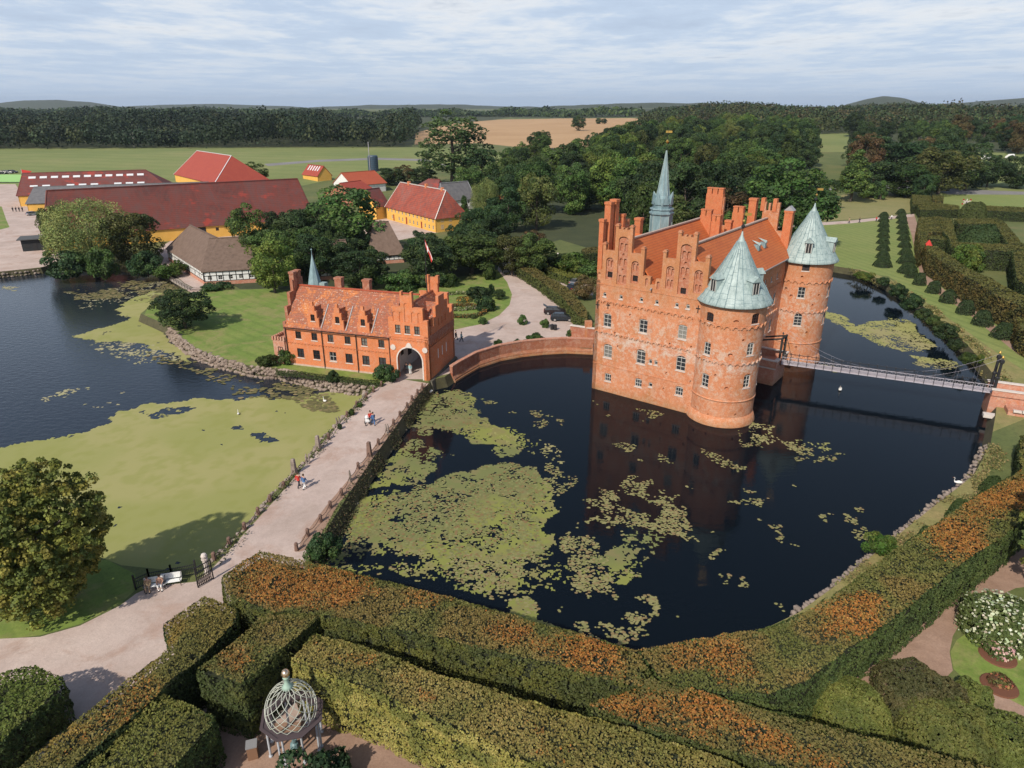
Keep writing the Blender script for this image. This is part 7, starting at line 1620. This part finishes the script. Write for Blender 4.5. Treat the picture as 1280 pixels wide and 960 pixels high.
def bird(p,rz,s,label,name='swan'):
    t=thing(name,label,'bird',tuple(p),rz);t.scale=(s,s,s)
    prof=[(.03,-.55),(.13,-.42),(.2,-.15),(.21,.12),(.13,.34),(.05,.42)];mb=MB()
    n=10;vs=[]
    for r,y in prof:
        for k in range(n): a=2*math.pi*k/n;vs.append((r*math.cos(a),y,.16+r*.75*math.sin(a)+(.10 if y<-.4 else 0)))
    mb.add(vs,[(i*n+k,i*n+(k+1)%n,(i+1)*n+(k+1)%n,(i+1)*n+k) for i in range(len(prof)-1) for k in range(n)]+[tuple(range(n)),tuple(reversed(range((len(prof)-1)*n,len(prof)*n)))])
    mb.tube([(0,.34,.2),(0,.48,.42),(0,.44,.66),(0,.50,.80),(0,.60,.78)],[.08,.05,.04,.05,.035],7);mb.build('body',M['bird_white'],t,True)
    mb=MB();mb.tube([(0,.6,.78),(0,.70,.74)],[.03,.012],5);mb.build('beak',M['beak'],t)
    for sx in(-1,1):
        mb=MB();mb.add([(sx*.19,.22,.22),(sx*.2,-.1,.36),(sx*.12,-.5,.34),(sx*.2,-.3,.16),(sx*.23,.0,.12)],[(0,1,2,3,4)]);mb.build('wing',M['bird_white'],t)
bird(P(1050,488,0),2.6,1.1,'white swan swimming in the open moat below the footbridge');bird(P(1144,374),1.,.9,'white bird resting on the grass bank beyond the moat','goose');bird(P(406,502,0),.7,.8,'white bird among the brown lily pads below the boulder wall','duck')
bird(P(537,491,.3),2.2,1.,'white heron perched on the moat edge at the gatehouse corner','heron');bird(P(1197,604,1.5),1.2,.8,'white bird beside the dark clipped yew on the right bank','goose')
bird(P(298,518,0),.4,.7,'tiny white gull on the pond at the edge of the duckweed','gull')
# ================================================================ GAZEBO
c=P(359.5,893,4.05);ct=thing('gazebo','round garden gazebo of grey columns carrying a verdigris lattice dome with golden ball','gazebo',(c.x+.28,c.y,1.5),.2);ct.scale=(.9,.9,.93)
R_=1.95
for k in range(8):
    a=2*math.pi*k/8+.39
    for da in(-.09,.09) if k%2 else(0,):
        mb=MB();x,y=(R_-.12)*math.cos(a+da),(R_-.12)*math.sin(a+da);mb.lathe([(.14,0),(.14,.1),(.085,.16),(.075,2.35),(.11,2.42),(.13,2.5)],(x,y,0),10);mb.build('column',M['gaz_col'],ct)
mb=MB()
n=8
for r0,r1,z0,z1 in((R_-.5,R_+.05,2.55,2.68),(R_-.05,R_+.16,2.66,2.74)):
    vs=[];
    for r,z in((r0,z0),(r1,z0),(r1,z1),(r0,z1)):
        for k in range(8): a=2*math.pi*k/8+.39;vs.append((r*math.cos(a)*1.06,r*math.sin(a)*1.06,z))
    mb.add(vs,[(i*8+k,i*8+(k+1)%8,((i+1)%4)*8+(k+1)%8,((i+1)%4)*8+k) for i in range(4) for k in range(8)])
mb.build('ring_plate',M['gaz_plate'],ct)
def dome_r(f): # f 0..1 height fraction -> radius
    return 1.74*math.sin(math.acos(min(1,max(-1,(f*1.28-.28)))))
def lat(dirn,nm):
    mb=MB()
    for k in range(15):
        a0=2*math.pi*k/15;pp=[]
        for i in range(25):
            f=i/24;r=max(.16,dome_r(f));z=2.74+2.55*f;a=a0+dirn*1.75*f;pp.append((r*math.cos(a),r*math.sin(a),z))
        mb.tube(pp,.024,5)
    o=mb.build(nm,M['lattice'],ct)
lat(1,'lattice');lat(-1,'lattice')
mb=MB();mb.lathe([(.42,5.2),(.28,5.36),(.17,5.6),(.14,5.95),(.24,6.02),(.12,6.1)],(0,0,0),14);mb.build('neck',M['copper_green'],ct,True)
mb=MB();mb.lathe([(.05,6.05),(.2,6.12),(.29,6.3),(.29,6.42),(.2,6.6),(.05,6.67)],(0,0,0),16);mb.build('ball',mat('polished_gold',(.75,.55,.38),.25,Metallic=.9),ct,True)
mb=MB();mb.lathe([(.3,0),(.25,.3),(.12,.4)],(0,0,0),10);mb.tube([(0,0,.4),(.05,0,.7),(0,-.1,1.05),(0,-.1,1.3)],[.14,.17,.12,.09],8);mb.tube([(0,-.1,1.0),(-.3,-.1,1.2),(-.55,0,1.15)],[.06,.05,.03],6);mb.tube([(0,-.1,1.),(.3,-.2,.8)],[.06,.04],6);o=mb.build('small_statue',M['statue'],None,loc=(c.x+.2,c.y-.2,1.5));tag(o,'small blue grey statue standing under the gazebo dome','statue')
p=P(317,945,1.5);t=thing('waste_box','brown wooden box with grey lid left of the gazebo','bin',tuple(p),.3);mb=MB();mb.box(-.3,.3,-.3,.3,0,1.);mb.build('box',M['bin_side'],t);mb=MB();mb.box(-.34,.34,-.34,.34,1.,1.08);mb.build('lid',M['bin_top'],t)
# round flower beds in the island garden
for px,py,r,lb in((572,378,6.5,'large ring shaped box hedge with flowers in the round garden'),(580,390,4.2,'smaller brown green ring bed in the round garden, nearest the gatehouse')):
    p=P(px,py);rr=np.random.default_rng(int(px));n=2600;a=rr.uniform(0,6.28,n);q=r+rr.normal(0,.22,n);c3=np.column_stack([q*np.cos(a),q*np.sin(a),rr.uniform(.1,.75,n)])
    t=thing('ring_bed',lb,'flower bed',tuple(p));meshcols('foliage',leafquads(c3,np.tile([0,-.3,1.],(n,1)),.3,.6,rr),4,pal([(.09,.09,.03),(.13,.10,.04),(.07,.09,.03),(.3,.12,.03)] if r<5 else [(.07,.1,.03),(.10,.12,.035),(.3,.28,.2)],n,rr),M['hedgeleaf'],t)
p=P(574,378);mb=MB();flowering(580,376,1.6,.7,'orange flowering mound in the middle of the ring beds',[(.5,.18,.03),(.45,.3,.05)],150,77,.3)
for i,(px,py,r) in enumerate(((560,390,.8),(556,402,.6),(592,398,.5))): dome(P(px,py),r,.8,['little brown bush near the gatehouse corner','small dark bush by the gatehouse corner','tiny bush on the lawn edge of the round garden'][i],YS if i==0 else DS,500+i,'small_bush',None,'shrub')
dome(P(700,303,1.5),9,7,'','' ,1) if False else None
USE_HAZE=True
# ================================================================ CAMERA, LIGHT, SKY
cam=bpy.data.cameras.new('camera');co=bpy.data.objects.new('camera',cam);COL.objects.link(co);co.location=(0,0,CH);co.rotation_euler=(math.radians(90)-TH,0,0)
cam.sensor_width=36;cam.lens=36*FPX/1280;cam.clip_end=30000;cam.clip_start=.5;SC.camera=co
AZ=math.radians(32);EL=math.radians(41)   # light travels towards +AZ (from +Y towards +X)
sd=Vector((-math.sin(AZ)*math.cos(EL),-math.cos(AZ)*math.cos(EL),math.sin(EL)))
sl=bpy.data.lights.new('sun','SUN');sl.energy=4.6;sl.angle=math.radians(.9);sl.color=(1,.915,.78);so_=bpy.data.objects.new('sun',sl);COL.objects.link(so_);so_.rotation_euler=sd.to_track_quat('Z','Y').to_euler();so_.location=(0,0,200)
wd=bpy.data.worlds.new('World');SC.world=wd;wd.use_nodes=True;nt=wd.node_tree;nt.nodes.clear()
N=lambda t,**k:[nt.nodes.new(t),][0]
sky=N('ShaderNodeTexSky');sky.sky_type='NISHITA';sky.sun_disc=False;sky.sun_elevation=EL;sky.sun_rotation=math.atan2(sd.x,sd.y);sky.altitude=50;sky.dust_density=1.2
b1=N('ShaderNodeBackground');b1.inputs[1].default_value=.11;nt.links.new(sky.outputs[0],b1.inputs[0])
tc=N('ShaderNodeTexCoord');sx=N('ShaderNodeSeparateXYZ');nt.links.new(tc.outputs['Generated'],sx.inputs[0])
def mth(op,a,b=None):
    x=nt.nodes.new('ShaderNodeMath');x.operation=op
    for i,v in enumerate((a,b)):
        if v is None:continue
        if isinstance(v,(int,float)):x.inputs[i].default_value=v
        else:nt.links.new(v,x.inputs[i])
    return x.outputs[0]
def rmp(f,st):
    r=nt.nodes.new('ShaderNodeValToRGB');e=r.color_ramp.elements
    while len(e)<len(st):e.new(.5)
    for i,(p,c) in enumerate(st):e[i].position=p;e[i].color=(*c,1) if isinstance(c,tuple) else (c,c,c,1)
    nt.links.new(f,r.inputs[0]);return r.outputs[0]
zz=mth('ADD',mth('MAXIMUM',sx.outputs[2],0.),.035)
cv=N('ShaderNodeCombineXYZ');nt.links.new(mth('DIVIDE',sx.outputs[0],zz),cv.inputs[0]);nt.links.new(mth('DIVIDE',sx.outputs[1],zz),cv.inputs[1])
def nz(sc,det,ro,off):
    mp=nt.nodes.new('ShaderNodeMapping');mp.inputs['Location'].default_value=off;mp.inputs['Scale'].default_value=(1,.75,1);nt.links.new(cv.outputs[0],mp.inputs[0])
    x=nt.nodes.new('ShaderNodeTexNoise');x.inputs['Scale'].default_value=sc;x.inputs['Detail'].default_value=det;x.inputs['Roughness'].default_value=ro;nt.links.new(mp.outputs[0],x.inputs['Vector']);return x.outputs['Fac']
n1=nz(.55,6,.62,(3,1,0));n2=nz(1.5,7,.66,(9,4,2))
cloud=rmp(mth('ADD',mth('MULTIPLY',n1,.6),mth('MULTIPLY',n2,.4)),[(.34,(.50,.60,.77)),(.46,(.58,.69,.86)),(.53,(.76,.82,.91)),(.58,(.84,.87,.92)),(.66,(.60,.66,.76))])
hz=rmp(sx.outputs[2],[(0.,1.),(.035,.55),(.09,0.)])
mxc=N('ShaderNodeMix');mxc.data_type='RGBA';nt.links.new(hz,mxc.inputs[0]);nt.links.new(cloud,mxc.inputs[6]);mxc.inputs[7].default_value=(.52,.65,.84,1)
b2=N('ShaderNodeBackground');b2.inputs[1].default_value=1.;nt.links.new(mxc.outputs[2],b2.inputs[0])
ms=N('ShaderNodeMixShader');nt.links.new(rmp(sx.outputs[2],[(0.,.93),(.16,.88),(.34,.18),(1.,.1)]),ms.inputs[0]);nt.links.new(b1.outputs[0],ms.inputs[1]);nt.links.new(b2.outputs[0],ms.inputs[2])
wo=N('ShaderNodeOutputWorld');nt.links.new(ms.outputs[0],wo.inputs[0])
if USE_HAZE:
    mb=MB();mb.box(-9500,9500,-700,9500,-2.5,150);hm=bpy.data.materials.new('air_haze');hm.use_nodes=True;hn=hm.node_tree;hn.nodes.clear()
    pv=hn.nodes.new('ShaderNodeVolumePrincipled');pv.inputs['Density'].default_value=5.5e-5;pv.inputs['Color'].default_value=(.72,.82,.97,1);pv.inputs['Anisotropy'].default_value=.3
    oo=hn.nodes.new('ShaderNodeOutputMaterial');hn.links.new(pv.outputs[0],oo.inputs['Volume']);h=mb.build('haze',hm);h['kind']='stuff'
SC.view_settings.view_transform='Standard';SC.view_settings.look='None';SC.view_settings.exposure=0;SC.view_settings.gamma=1
SC.cycles.max_bounces=5;SC.cycles.diffuse_bounces=2;SC.cycles.glossy_bounces=3;SC.cycles.transmission_bounces=2;SC.cycles.volume_bounces=0;SC.cycles.use_denoising=True
